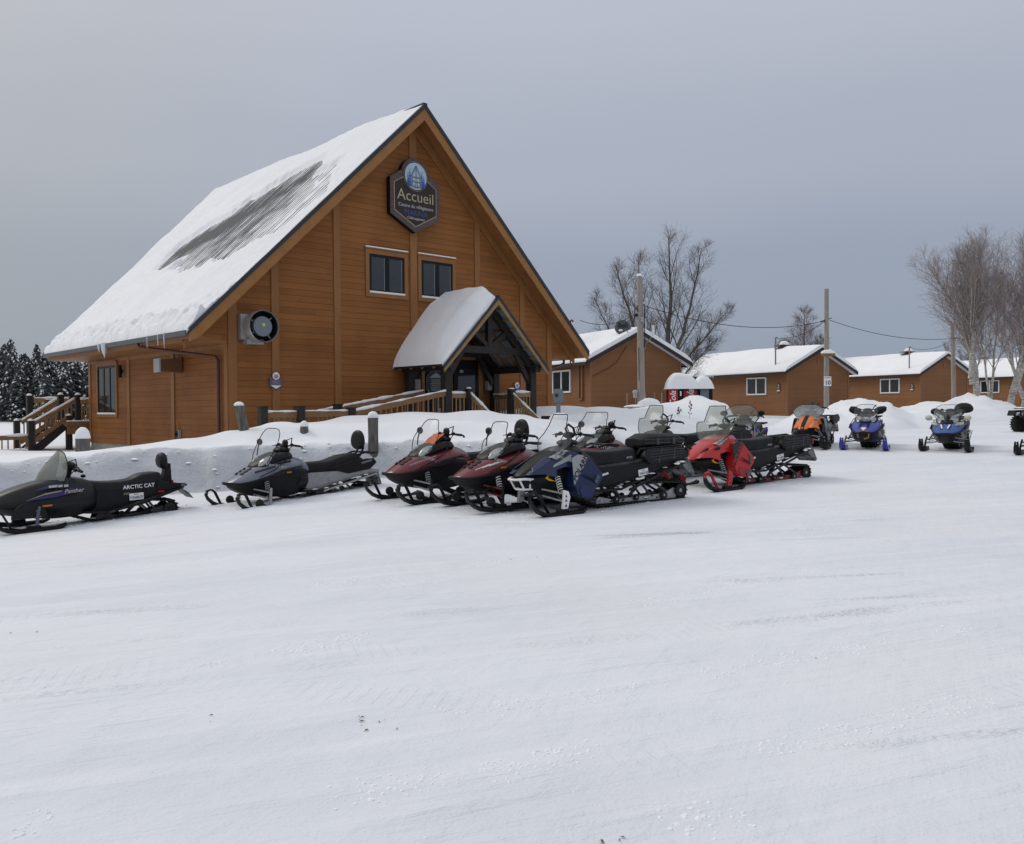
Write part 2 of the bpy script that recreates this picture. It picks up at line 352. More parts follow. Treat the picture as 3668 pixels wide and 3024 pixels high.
# ================================================================ GROUND
def g0(x, y):
    h = .03 * (min(y, 25) - 13) if y > 13 else 0
    if y > 25: h += .017 * (min(y, 90) - 25)
    if x < -1.5: h += .05 * (max(x, -14) + 1.5) * sstep((y - 2) / 9) * (1 if y < 30 else max(0, 1 - (y - 30) / 30))
    return h
CP = [(-16, 16.5, .45), (-12, 17.2, .5), (-10, 17.2, .54), (-8.9, 17.4, .64), (-8.2, 18, .71), (-6.5, 18.2, .73), (-4.8, 18.4, .76), (-3.1, 18.6, .79), (-1, 18.9, .80), (1.5, 19.6, .75),
      (-12, 20, .35), (-10, 20, .5), (-8.3, 20.5, .62), (-7.2, 20, .86), (-6.2, 20, 1.05), (-5.3, 20, 1.22), (-4.7, 20.2, 1.15), (-3.2, 20.5, 1.16), (-1.5, 21, 1.2), (0, 21, 1.12), (1.3, 21.2, .92),
      (-5.6, 23, 1.15), (-3.9, 23.2, 1.34), (-2.5, 23.2, 1.40), (-1, 23.2, 1.43), (.2, 23.2, 1.33), (.9, 23.2, 1.18), (1.5, 24, 1.0), (3, 23, .78), (3, 26, .98), (5, 26, .8), (7, 28, .95), (8.2, 30, 1.0),
      (-8.1, 24.6, .72), (-9.3, 26, .12), (-13.5, 30.5, .05), (-16, 33, 0), (-10, 24, .35), (-12, 25, .1), (-6, 26, .98), (-4, 27.5, 1.0), (-2, 26.5, 1.0), (0, 28, .95), (1.5, 27.5, .95), (3.2, 31, 1.52), (1.8, 32.6, 1.56), (2.2, 30, 1.25), (3.6, 30, 1.25),
      (2.6, 34, 1.33), (4.2, 34, 1.35), (5.1, 34, 1.38), (6.2, 34, 1.66), (7.2, 34, 1.92), (7.9, 34, 1.72), (8.3, 34, 1.48), (6, 37, 1.5), (4, 38, 1.35), (8, 38, 1.4), (2, 38, 1.4), (-2, 38, 1.4), (-20, 40, 0), (-20, 20, .3), (5, 45, 1.3), (8, 45, 1.2), (-5, 60, 1), (-40, 60, -.3), (-30, 30, 0), (-30, 18, .3)]
YB = [(-60, 13.0), (-30, 14.2), (-12, 16.0), (-8, 16.8), (-5, 17.3), (-3, 17.8), (0, 18.1), (2, 18.8), (4, 21), (6, 24.5), (8.1, 28), (8.55, 49), (9, 90), (200, 90)]
WB = [(-2, .62), (0, .9), (1.5, 1.6), (3, 3), (6, 5), (8, 6), (8.6, 3)]
MOUNDS = [(14.0, 37, 2.3, 2.6, .66), (16.2, 37.8, 2.2, 2.2, .52), (22.4, 44.5, 3.1, 2.6, .80), (25.5, 46, 2.6, 2.5, .45), (18.5, 53, 1.2, 1.5, .55), (27.5, 52, 6, 3, .35), (17, 44, 2, 1.6, .18), (31, 60, 8, 3, .3), (20.5, 62, 4, 3, .3)]
def yard(x, y):
    sw = sh = 0
    for a, b, c in CP:
        w = 1 / ((x - a) ** 2 + (y - b) ** 2 + .05) ** 1.7; sw += w; sh += w * c
    return sh / sw
def hgt(x, y):
    h = g0(x, y)
    yb = interp(x, YB)
    wob = .0
    if y > yb - 1.5 and yb < 80 and y < 75:
        wob = .22 * noise.noise(V((x * 1.3, 3, 0))) + .03 * noise.noise(V((x * 4, 9, 0)))
        w = interp(x, WB); t = (y - yb - wob) / w
        if t > 0:
            q = t if t < 1 else 1
            s_ = q * q * (3 - 2 * q) if w > 1.2 else (1 - (1 - q) ** 2.6)
            hy = max(yard(x, y), h) if y < 60 else h
            h = h + (hy - h) * s_
            face = math.exp(-((t - .55) / .5) ** 2)
            h += face * (.05 * noise.fractal(V((x * 1.2, y * 5, 1)), .7, 2.1, 4) + .05 * max(0, noise.fractal(V((x * 3, y * 3, 2)), .7, 2.1, 3)) * sstep((t - .5) / .3))
            h += .03 * noise.noise(V((x * .9, y * .9, 5)))
    for a, b, rx, ry, hh in MOUNDS:
        d = ((x - a) / rx) ** 2 + ((y - b) / ry) ** 2
        if d < 1.6: h += hh * (1 - sstep(d / 1.6)) ** .7 * (1 + .30 * noise.fractal(V((x * .9, y * .9, 2)), .8, 2, 4))
    if y < 60:
        h += .012 * noise.noise(V((x * .7, y * 1.6, 7)))
        # loose ploughed crumbs on the left of the lot
        e = interp(x, [(-12, 13.1), (-4, 14.2), (-1.5, 13.6), (0, 13.0)])
        if x < 0 and y < yb: h += .028 * max(0, 1 - abs(y - e - .8) / 1.6) * noise.fractal(V((x * 5, y * 5, 1)), .7, 2.2, 4)
    return h
def axis(parts):
    out = []
    for a, b, st in parts:
        n = max(1, round((b - a) / st)); out += [a + (b - a) * i / n for i in range(n)]
    out.append(parts[-1][1]); return out
gx = axis([(-400, -80, 40), (-80, -30, 4), (-30, -13, .5), (-13, 10, .085), (10, 18, .16), (18, 32, .3), (32, 80, 3), (80, 400, 40)])
gy = axis([(-40, 1, 3), (1, 11, .2), (11, 16.4, .09), (16.4, 22, .075), (22, 30, .14), (30, 48, .22), (48, 64, .6), (64, 100, 3), (100, 400, 30)])
mb = MB(); mb.grid([[(x, y, hgt(x, y)) for x in gx] for y in gy])
# the ploughed lot carries tracks, the banks and the yard are clean snow
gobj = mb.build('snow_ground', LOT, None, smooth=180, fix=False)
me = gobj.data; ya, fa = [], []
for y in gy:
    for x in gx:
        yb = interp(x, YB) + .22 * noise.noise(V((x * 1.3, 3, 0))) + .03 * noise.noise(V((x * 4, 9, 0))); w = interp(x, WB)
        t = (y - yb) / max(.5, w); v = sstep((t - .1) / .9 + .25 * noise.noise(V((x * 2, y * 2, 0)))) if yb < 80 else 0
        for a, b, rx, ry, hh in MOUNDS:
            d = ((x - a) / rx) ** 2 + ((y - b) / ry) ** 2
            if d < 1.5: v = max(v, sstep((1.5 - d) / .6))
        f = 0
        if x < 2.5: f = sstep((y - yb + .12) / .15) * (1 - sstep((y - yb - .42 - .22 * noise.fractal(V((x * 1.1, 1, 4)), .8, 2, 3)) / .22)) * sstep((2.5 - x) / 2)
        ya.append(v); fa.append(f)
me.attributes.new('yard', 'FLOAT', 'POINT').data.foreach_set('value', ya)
me.attributes.new('ploughed_shade', 'FLOAT', 'POINT').data.foreach_set('value', fa)  # mask for the rough cut bank face and its painted shade
tag(gobj, kind='structure')
def loose_snow():
    rg = random.Random(12); mb = MB()
    TR = [(-1.52, 5.35, -0.72, 5.92), (-0.76, 3.31, 0.39, 3.81), (-1.94, 5.11, -1.7, 5.25), (0.9, 6.59, 2.85, 7.89), (-0.12, 3.54, 0.25, 3.74), (0.51, 3.15, 0.87, 3.15), (-1.83, 3.14, -1.68, 3.15), (-1.75, 7.38, 0.17, 8.66), (1.02, 4.84, 3.1, 5.82), (-3.27, 6.61, -1.96, 7.27), (-0.47, 4.25, 0.68, 4.6), (1.03, 3.74, 2.65, 4.51), (-4.5, 8.56, -2.86, 9.51)]
    def lump(x, y, s_):
        z = hgt(x, y); n = 6; a0 = rg.uniform(0, 6.3); top = (x + rg.uniform(-.2, .2) * s_, y, z + s_ * rg.uniform(.2, .45)); ring = [(x + s_ * rg.uniform(.6, 1.1) * math.cos(a0 + k * 6.283 / n), y + s_ * rg.uniform(.6, 1.1) * math.sin(a0 + k * 6.283 / n), z - .004) for k in range(n)]
        mid = [(p[0] * .55 + top[0] * .45, p[1] * .55 + top[1] * .45, z + s_ * rg.uniform(.15, .35)) for p in ring]
        mb.add(ring + mid + [top], [(k, (k + 1) % n, n + (k + 1) % n, n + k) for k in range(n)] + [(n + k, n + (k + 1) % n, 2 * n) for k in range(n)])
    for (x0, y0, x1, y1) in TR:
        L_ = math.hypot(x1 - x0, y1 - y0); dx, dy = (x1 - x0) / L_, (y1 - y0) / L_
        for k in range(int(L_ * 110)):
            u = rg.random() * L_; g = noise.noise(V((u * 2, x0, 3)))
            if g < -.15: continue
            o = rg.gauss(0, .03) + rg.choice((-.08, -.04, 0, .05, .09)); s_ = rg.uniform(.005, .013) * (1.2 + g); lump(x0 + dx * u - dy * o, y0 + dy * u + dx * o, s_)
    for k in range(700):
        y = 3.0 + 12 * rg.random() ** 1.5; x = rg.uniform(-.62, .62) * y; lump(x, y, rg.uniform(.003, .009))
    for k in range(330):
        x = rg.uniform(-11, 1.5); yb = interp(x, YB) + .22 * noise.noise(V((x * 1.3, 3, 0))); lump(x, yb - abs(rg.gauss(0, .30)) + rg.choice((-.05, .0, .03, .45)), rg.uniform(.012, .045) * rg.choice((1, 1, 1, 2.2)))
    for (sx_, sy_) in ((-6.7, 13.8), (-3.8, 15.5), (-.9, 14.6), (.3, 13.5), (1.1, 13.0), (2, 15.9), (3.2, 17), (4.1, 15.9), (5.6, 20.6), (8.5, 24.6), (9.8, 24), (11.8, 23.3)):
        for k in range(90):
            a = rg.uniform(0, 6.283); q = rg.gauss(0, .35); d_ = rg.uniform(-1.6, 1.6); c_, s_ = math.cos(R(215)), math.sin(R(215)); lump(sx_ + c_ * d_ - s_ * q, sy_ + s_ * d_ + c_ * q, rg.uniform(.008, .03))
    tag(mb.build('loose_snow', SNOW, None, smooth=50, fix=False), kind='stuff')
    mb = MB()
    for (cx, cy, n, r_) in [(-0.69, 4.14, 9, .05), (1.81, 5.14, 2, .03), (0.34, 3.02, 4, .03), (-1.51, 4.21, 2, .03), (0.05, 8.67, 3, .06), (3.56, 10.45, 3, .06), (-3.43, 6.06, 2, .03)]:
        for k in range(n):
            x, y = cx + rg.gauss(0, r_ * 1.6), cy + rg.gauss(0, r_); z = hgt(x, y); s_ = rg.uniform(.004, .016); a = rg.uniform(0, 3.1); c, q = math.cos(a) * s_, math.sin(a) * s_
            mb.add([(x - c, y - q, z + .004), (x + q * .4, y - c * .4, z + .006), (x + c, y + q, z + .004), (x - q * .4, y + c * .4, z + .009)], [(0, 1, 2, 3)])
    tag(mb.build('dirt_specks', mat('dirt', (.16, .12, .09), .9), None, smooth=0, fix=False), kind='stuff')
loose_snow()
def snowcap(name, parent, c, rx, ry, h, seed=0, M_=None, flat=True):
    b = MB(); b.ell(c, (rx, ry, h), 16, 10, jit=.03, seed=seed, zmin=-.12 if flat else -1)
    if M_: b.M = M_
    return b.build(name, SNOW, parent, smooth=180, sub=1)
# ================================================================ LODGE
PX, PY = -8.1096, 25.0
BROT = math.atan2(.68582, .72777)
def wpt(u, s, z): c, n = math.cos(BROT), math.sin(BROT); return (PX + c * u - n * s, PY + n * u + c * s, z)
lodge = thing('lodge', 'tall steep-roofed orange-brown timber lodge with a large snowy roof', 'building', (PX, PY, 0), BROT)
W, D = 13.26, 11.94; CU = 6.63
SL = .978; EZ = 3.70; EU = -1.4
def roofz(u): return EZ + SL * ((u if u < CU else 2 * CU - u) - EU)
def wallz(u): return roofz(u) - .30
def boards(mb, fn, z0, z1, pitch, lo, hi, p=.011):
    z = z0
    while z < z1 - .01:
        zt = min(z + pitch, z1); a0, a1 = lo(z), hi(z); b0, b1 = lo(zt), hi(zt)
        if a1 - a0 > .05:
            b0 = min(b0, b1); 
            mb.add([fn(a0, z, p), fn(a1, z, p), fn(b1, zt - .008, .004), fn(b0, zt - .008, .004), fn(a0, z, 0), fn(a1, z, 0), fn(b0, zt, .004), fn(b1, zt, .004), fn(b0, zt, -.01), fn(b1, zt, -.01), fn(b0,zt-.008,-.006), fn(b1,zt-.008,-.006)],
                   [(0, 1, 2, 3), (4, 5, 1, 0), (3, 2, 11, 10)])
        z = zt
fac = lambda u, z, o: (u, -o, z)
sid = lambda s, z, o: (-o, s, z)
# gable front wall
mb = MB()
def lo(z): return 0 if z < 3.6 else max(EU + .1, (z + .30 - EZ) / SL + EU)
def hi(z): return 2 * CU - lo(z)
boards(mb, fac, .31, 11.2, .186, lo, hi)
mb.build('front_siding', M['siding'], lodge, smooth=0, fix=False)
mb = MB(); boards(mb, sid, .31, 3.62, .186, lambda z: 0, lambda z: D); mb.build('side_siding', M['siding'], lodge, smooth=0, fix=False)
mb = MB()   # wall core behind the boards, right and rear walls
core = [(0, 0), (W, 0), (W, D), (CU, 14.3), (0, D)]
mb.prism([(.02 + (u * (W - .04) / W), .02 + s * .997, .3) for u, s in core], (0, 0, 3.3))
mb.prism([(EU + .15, .02, 3.6), (W - EU - .15, .02, 3.6), (CU, .02, 11.2)], (0, 11.7, 0))
mb.build('wall_core', M['trim'], lodge, smooth=0)
mb = MB(); mb.box((.03, .03, -.8), (W - .03, D, .312)); mb.build('foundation', M['conc'], lodge, smooth=0)
# trims
mb = MB(); t = .045
def vtrim(u, w, z0, z1=None):
    za = (wallz(u - w / 2) if z1 is None else z1); zb = (wallz(u + w / 2) if z1 is None else z1)
    mb.prism([(u - w / 2, 0, z0), (u + w / 2, 0, z0), (u + w / 2, 0, zb), (u - w / 2, 0, za)], (0, -t, 0))
vtrim(.12, .26, .3); vtrim(W - .12, .26, .3)
for u in (1.47, 3.62, 9.46, 11.68): vtrim(u, .24, .3)
vtrim(CU - .02, .28, .3, 7.5); vtrim(CU - .02, .28, 9.6, 11.0)
mb.build('front_trim', M['trim'], lodge, smooth=0)
mb = MB()
for s, w in ((.10, .2), (3.9, .24), (7.77, .24), (D - .12, .22)): mb.box((-t, s - w / 2, .3), (.0, s + w / 2, 3.6))
mb.box((-.03, 0, 3.28), (0, D, 3.62))
mb.build('side_trim', M['trim'], lodge, smooth=0)
# frieze boards under the rakes
mb = MB()
for sgn in (1, -1):
    P_ = [(EU + .1, wallz(EU + .1)), (CU, wallz(CU)), (CU, wallz(CU) - .42), (EU + .1 + .0, wallz(EU + .1) - .30)]
    mb.prism([((u if sgn > 0 else 2 * CU - u), -.02, z) for u, z in P_], (0, -.035, 0))
mb.build('frieze_board', M['trim'], lodge, smooth=0)
# roof slabs
SF, SE, SRR = -.65, 12.3, 15.15
def roofslab(sgn, d0, d1, inset=0, sf=SF):
    X = lambda u: u if sgn > 0 else 2 * CU - u
    z = lambda u, d: EZ + SL * (u - EU) + d
    a = EU + inset
    top = [(X(a), sf, z(a, d1)), (X(CU), sf, z(CU, d1)), (X(CU), SRR - inset, z(CU, d1)), (X(a), SE - inset, z(a, d1))]
    return top, (0, 0, d0 - d1)
for sgn in (1, -1):
    mb = MB(); p_, e_ = roofslab(sgn, -.06, 0, 0, SF - .05); mb.prism(p_, e_); mb.build('roof_panel', mat('roof_metal', (.020, .028, .038), .6, spec=.2, noise_amt=.5, col2=(.035, .045, .058)), lodge, smooth=0)
    mb = MB(); p_, e_ = roofslab(sgn, -.28, -.065, .03); mb.prism(p_, e_); mb.build('soffit', M['trim'], lodge, smooth=0)
    mb = MB()
    X = lambda u: u if sgn > 0 else 2 * CU - u
    zz = lambda u, d: EZ + SL * (u - EU) + d
    mb.prism([(X(EU - .02), SF - .002, zz(EU, -.10)), (X(CU), SF - .002, zz(CU, -.08)), (X(CU), SF - .002, zz(CU, -.50)), (X(EU + .25), SF - .002, zz(EU + .25, -.46)), (X(EU - .02), SF - .002, zz(EU, -.34))], (0, -.045, 0))
    mb.build('rake_fascia', M['fascia'], lodge, smooth=0)
    mb = MB()   # dark drip edge along the rake
    mb.prism([(X(EU - .04), SF - .05, zz(EU, .03)), (X(CU), SF - .05, zz(CU, .05)), (X(CU), SF - .05, zz(CU, -.12)), (X(EU - .04), SF - .05, zz(EU, -.12))], (0, -.03, 0))
    mb.build('drip_edge', M['metal_dk'], lodge, smooth=0)
    mb = MB()   # boxed eave floor and eave board
    a, b = (EU + .06, 0) if sgn > 0 else (W, W - EU - .06)
    mb.box((min(a, b), -.0, 3.40), (max(a, b), SE - .1, 3.60)); mb.build('eave_box', M['trim'], lodge, smooth=0)
    mb = MB(); a = EU - .12 if sgn > 0 else W - EU
    mb.tube([], .1) if False else None
    g = (EU - .13) if sgn > 0 else (2 * CU - EU + .13)
    mb.box((min(g, X(EU)), SF, 3.52), (max(g, X(EU)), SE, 3.66))
    mb.build('gutter', M['gutter'] if sgn > 0 else M['metal_dk'], lodge, smooth=0)
mb = MB(); mb.box((CU - .08, SF - .09, roofz(CU) - .05), (CU + .08, SRR, roofz(CU) + .05)); mb.build('ridge_cap', M['metal_dk'], lodge, smooth=0)
mb = MB()
for k in range(62): s = -.5 + k * .24; u1 = CU; u0_ = EU if s < SE else lerp(EU, CU, (s - SE) / (SRR - SE)); mb.beam((u0_, s, roofz(u0_) - .002), (u1, s, roofz(u1) - .002), .03, .012)
mb.build('roof_rib', MATS['roof_metal'], lodge, smooth=0)
# downspouts
mb = MB(); mb.tube([(EU - .07, 2.9, 3.55), (EU - .05, 2.85, 3.40), (-.12, .55, 3.05), (-.10, .45, 2.95), (-.10, .45, .3)], .05, 8); mb.build('downspout', M['brownm'], lodge)
mb = MB(); mb.tube([(W - EU - .35, .3, 3.5), (W - EU - .35, .3, 3.28), (W - EU - .5, .3, 3.2), (W + .1, .3, 3.0)], .05, 8); mb.build('downspout', M['brownm'], lodge)
# roof snow (left slope) with the bare, ribbed patch
def roofsnow(sgn):
    mb = MB(); X = lambda u: u if sgn > 0 else 2 * CU - u
    n_s = 420 if sgn > 0 else 60; n_u = 150 if sgn > 0 else 30; rows = []
    Ls = 11.24
    for i in range(n_u + 1):
        a = i / n_u; u = EU - .10 + (CU - EU + .10) * a; up = a * Ls; row = []
        send = lerp(SE, SRR, a)
        for j in range(n_s + 1):
            b = j / n_s; s = SF - .02 + (send - SF + .04) * b
            d = .16 + .07 * noise.noise(V((s * .5, up * .5, 1))) + .02 * noise.noise(V((s * 2.5, up * 2.5, 4)))
            front = (s - SF); d *= .35 + .65 * sstep(front / 1.6)
            e = .16 * math.exp(-((up - .5) / .55) ** 2) * (1 - .3 * sstep((s - 5) / 6)); d += e * (.7 + 1.1 * max(-.4, noise.fractal(V((s * 2, up * 2.6, 8)), .8, 2, 3)))
            if s < .6 and up < 2.0: d += .10 * max(0, noise.fractal(V((s * 3, up * 3, 3)), .8, 2, 3))
            if sgn > 0:
                # melted patch: snow stays only in streaks along the ribs
                ax_, ay_, bx_, by_ = 9.0, 5.7, 4.1, 8.6
                tt = ((s - ax_) * (bx_ - ax_) + (up - ay_) * (by_ - ay_)) / ((bx_ - ax_) ** 2 + (by_ - ay_) ** 2); tc_ = min(1, max(0, tt))
                dl = math.hypot(s - (ax_ + (bx_ - ax_) * tc_), up - (ay_ + (by_ - ay_) * tc_)) + .35 * noise.noise(V((s * .8, up * .8, 6)))
                e2 = math.sqrt(((s - 4.4) / 4.6) ** 2 + ((up - 6.2) / 2.8) ** 2) + .22 * noise.fractal(V((s * .9, up * .7, 2)), .8, 2, 3)
                k = max(1 - sstep((dl - .7) / .9), 1 - sstep((e2 - .75) / .35))
                if k > 0:
                    rib = .5 + .5 * math.cos(2 * math.pi * s / .24)
                    cc = .50 + .45 * (1 - sstep((dl - .25) / 1.1)) * (.75 + .25 * sstep(tt * -1.4 + 1.3)) + .15 * (1 - sstep((e2 - .3) / .5)) - .28 * sstep((3.4 - s) / 2.2)
                    cc += .42 * noise.noise(V((s * 6, up * .6, 3))) + .22 * noise.noise(V((s * 2, up * 2.2, 8)))
                    d = lerp(d, .015 * (rib - cc), sstep(k * 2))
            edge = min(1, a / .012 + .15, (1 - b) / .01 + .3)
            if a == 0: d = -.02
            row.append((X(u), s, EZ + SL * (u - EU) + d * (1.15 if d > 0 else 1)))
        rows.append(row)
    # skirt down to the roof
    mb.grid(rows)
    for col in (0, -1):
        mb.grid([[r[col] for r in rows], [(r[col][0], r[col][1], EZ + SL * ((r[col][0] if sgn > 0 else 2 * CU - r[col][0]) - EU) - .01) for r in rows]])
    mb.grid([[p for p in rows[0]], [p for p in rows[0]]])
    return mb.build('roof_snow', SNOWR, lodge, smooth=60, fix=False)
roofsnow(1); roofsnow(-1)
# hanging snow and icicles at the left eave
mb = MB()
for s, l, r_ in ((5.6, .34, .09), (1.2, .2, .018), (.75, .3, .02), (2.0, .22, .015), (5.75, .2, .06), (6.1, .12, .05)):
    mb.tube([(EU - .13, s, 3.68), (EU - .13, s, 3.60), (EU - .13, s + .01, 3.56 - l * .5), (EU - .12, s + .02, 3.54 - l)], [r_, r_, r_ * .6, .004], 7)
mb.build('icicle_row', M['ice'], lodge); 
# windows (gable): frame, two sashes, snow sill, surround
def gable_window(u0, u1, z0, z1):
    mb = MB(); c = .14; o = -.05
    mb.box((u0 - c, o, z1), (u1 + c, 0, z1 + c + .02)); mb.box((u0 - c, o, z0 - c), (u1 + c, 0, z0)); mb.box((u0 - c, o, z0), (u0, 0, z1)); mb.box((u1, o, z0), (u1 + c, 0, z1))
    mb.box((u0 - c - .03, o - .03, z1 + c + .02), (u1 + c + .03, 0, z1 + c + .06))
    w = mb.build('window', M['trim'], lodge, smooth=0); w['label'] = 'upper gable window with black sashes and wood surround'
    mb = MB(); f = .09; um = (u0 + u1) / 2
    mb.box((u0, -.035, z0), (u1, -.01, z0 + f)); mb.box((u0, -.035, z1 - f), (u1, -.01, z1))
    for a, b in ((u0, u0 + f), (um - f, um + f), (u1 - f, u1)): mb.box((a, -.036, z0 + f), (b, -.01, z1 - f))
    mb.build('frame', M['black'], w, smooth=0)
    mb = MB(); mb.box((u0 + .02, -.022, z0 + .02), (u1 - .02, -.006, z1 - .02)); mb.build('pane', M['glass'], w, smooth=0)
    mb = MB()
    for a in (um - f - .03, u1 - f - .03): mb.box((a, -.03, z0 + f), (a + .03, -.02, z1 - f))
    mb.build('spacer', M['greyp'], w, smooth=0)
    mb = MB(); mb.tube([(u0, -.05, z0 + .02), (u1, -.05, z0 + .02)], .035, 8); mb.tube([(u0 - c, -.05, z1 + c + .075), (u1 + c, -.05, z1 + c + .075)], .032, 8); mb.build('sill_snow', SNOW, w)
gable_window(4.82, 6.22, 5.28, 6.53); gable_window(6.93, 8.30, 5.29, 6.55)
# side window
mb = MB(); c = .12; s0, s1, z0, z1 = 8.96, 10.86, 1.39, 3.16
for a, b in (((s0 - c, z1), (s1 + c, z1 + c)), ((s0 - c, z0 - c), (s1 + c, z0)), ((s0 - c, z0), (s0, z1)), ((s1, z0), (s1 + c, z1))): mb.box((-.06, a[0], a[1]), (0, b[0], b[1]))
mb.box((-.12, s0 - c - .03, z1 + c), (0, s1 + c + .03, z1 + c + .05))
w = mb.build('window', M['trim'], lodge, smooth=0); w['label'] = 'large curtained side window in dark frame'
mb = MB()
for k in range(4): q = s0 + (s1 - s0) * k / 3; mb.box((-.04, max(s0, q - .05), z0), (-.01, min(s1, q + .05), z1))
mb.box((-.041, s0, z0), (-.01, s1, z0 + .08)); mb.box((-.041, s0, z1 - .08), (-.01, s1, z1)); mb.build('frame', M['black'], w, smooth=0)
mb = MB(); mb.box((-.025, s0 + .02, z0 + .02), (-.004, s1 - .02, z1 - .02)); mb.build('pane', M['curt'], w, smooth=0)
mb = MB(); mb.tube([(-.06, s0, z0 + .02), (-.06, s1, z0 + .02)], .035, 8); mb.build('sill_snow', SNOW, w)
# doors under the porch
def door(u0, u1, lab, stickers):
    d = MB(); z0, z1 = .95, 3.2
    d.box((u0, -.07, z0), (u1, -.02, z1)); d = d.build('door', M['black'], lodge, smooth=0); d['label'] = lab
    mb = MB(); mb.box((u0 + .16, -.08, z0 + .3), (u1 - .16, -.065, z1 - .32)); mb.build('door_pane', M['glass'], d, smooth=0)
    mb = MB(); mb.tube([(u0 + .12, -.08, 1.8), (u0 + .12, -.13, 1.82), (u0 + .12, -.13, 2.15), (u0 + .12, -.08, 2.17)], .015, 6); mb.build('handle', M['alu'], d)
    if stickers:
        mb = MB()
        for (a, b, c_, e) in stickers: mb.box((u0 + a, -.086, b), (u0 + a + c_, -.081, b + e))
        mb.build('notice', M['ltgrey'], d, smooth=0)
door(8.3, 9.42, 'right dark glazed door', [(.25, 2.75, .16, .1)])
door(7.0, 8.18, 'left dark glazed door with paper notices', [(.55, 1.9, .35, .25), (.6, 1.2, .24, .3)])
mb = MB()
for a, b in ((6.86, 6.99), (9.43, 9.62)): mb.box((a, -.10, .95), (b, -.0, 3.35))
mb.box((6.86, -.11, 3.22), (9.62, 0, 3.42)); mb.build('door_surround', M['fascia'], lodge, smooth=0)
mb = MB(); mb.box((6.9, -.16, 3.43), (9.6, -.02, 3.5)); mb.build('door_head_snow', SNOW, lodge, smooth=60)
# service hood on the side wall (lift-away fittings are things of their own)
wb = lambda name, label, cat, u, s, z, group=None: thing(name, label, cat, wpt(u, s, z), BROT, group)
t_ = wb('air_intake_hood', 'brown and grey duct hood sticking out of the side wall', 'vent', 0, 3.1, 2.9)
mb = MB(); mb.prism([(-.05, .4, -.22), (-.72, .4, -.18), (-.72, .4, .16), (-.05, .4, .26)], (0, -.42, 0)); mb.build('hood_body', mat('hood_brown', (.15, .08, .045), .5), t_, smooth=0)
mb = MB(); mb.box((-.77, -.03, -.22), (-.722, .43, .20)); mb.build('hood_front', M['ltgrey'], t_, smooth=0)
mb = MB()
for k in range(5): mb.box((-.75, .432, -.18 + k * .07), (-.2, .45, -.14 + k * .07))
mb.build('louvre', M['metal_dk'], t_, smooth=0)
t_ = wb('side_wall_lamp', 'small black cylinder lamp on the side wall beside the tall window', 'wall lamp', 0, 8.25, 2.9)
mb = MB(); mb.lathe([(.07, -.22), (.07, .22)], (-.14, 0, 0), 'z', 12); mb.build('lamp_body', M['black'], t_); mb = MB(); mb.box((-.1, -.05, -.06), (-.047, .05, .06)); mb.build('bracket', M['black'], t_, smooth=0)
t_ = wb('outdoor_outlet', 'black outlet box with hanging orange cord low on the side wall', 'power outlet', 0, 3.45, .75)
mb = MB(); mb.box((-.12, -.07, -.1), (-.02, .07, .1)); mb.box((-.18, -.03, -.03), (-.1, .03, .04)); mb.build('outlet_box', M['black'], t_, smooth=0, bevel=.01); mb = MB(); mb.box((-.1, -.13, -.12), (-.02, -.075, .13)); mb.build('cover', M['ltgrey'], t_, smooth=0)
mb = MB(); mb.tube([(-.03, .06, .38), (-.04, .06, .1)], .012, 6); mb.tube([(-.08, 0, -.1), (-.1, .02, -.3), (-.06, -.05, -.5), (-.08, -.08, -.75)], .014, 6); mb.build('cord', mat('orange_cord', (.5, .2, .05)), t_)
# exhaust fan on the gable front
t_ = wb('exhaust_fan', 'big round steel exhaust fan mounted left on the lodge front', 'exhaust fan', .80, 0, 3.90)
mb = MB(); mb.box((-.50, -.20, -.36), (.22, -.0, .36)); mb.box((-.36, -.3, -.50), (.15, -.0, -.36)); mb.build('mounting_box', M['galv'], t_, smooth=0)
mb = MB(); mb.lathe([(.40, -.18), (.46, -.30), (.47, -.62), (.455, -.66), (.44, -.62), (.43, -.25), (.2, -.2)], (0, 0, 0), 'y', 40); mb.build('fan_drum', M['galv'], t_)
mb = MB(); mb.lathe([(.424, -.63), (.418, -.28), (.05, -.24)], (0, 0, 0), 'y', 40); mb.f = mb.f[:-2]; mb.mi = mb.mi[:-2]; mb.build('drum_dark_inside', M['blackm'], t_, fix=False)  # black inner shell added to darken the inside of the drum
mb = MB(); mb.lathe([(.05, -.2), (.28, -.28), (.30, -.5), (.285, -.56), (.01, -.565)], (.0, 0, -.0), 'y', 32); mb.build('motor_cover', M['greyp'], t_)
mb = MB(); mb.box((-.03, -.58, .0), (.06, -.566, .09)); mb.build('sticker', mat('yellow_label', (.5, .5, .2)), t_, smooth=0)
mb = MB()
for a in (40, 150, 215, 310): mb.beam((.28 * math.cos(R(a)), -.45, .28 * math.sin(R(a))), (.44 * math.cos(R(a)), -.45, .44 * math.sin(R(a))), .04, .03)
mb.build('strut', M['ltgrey'], t_)
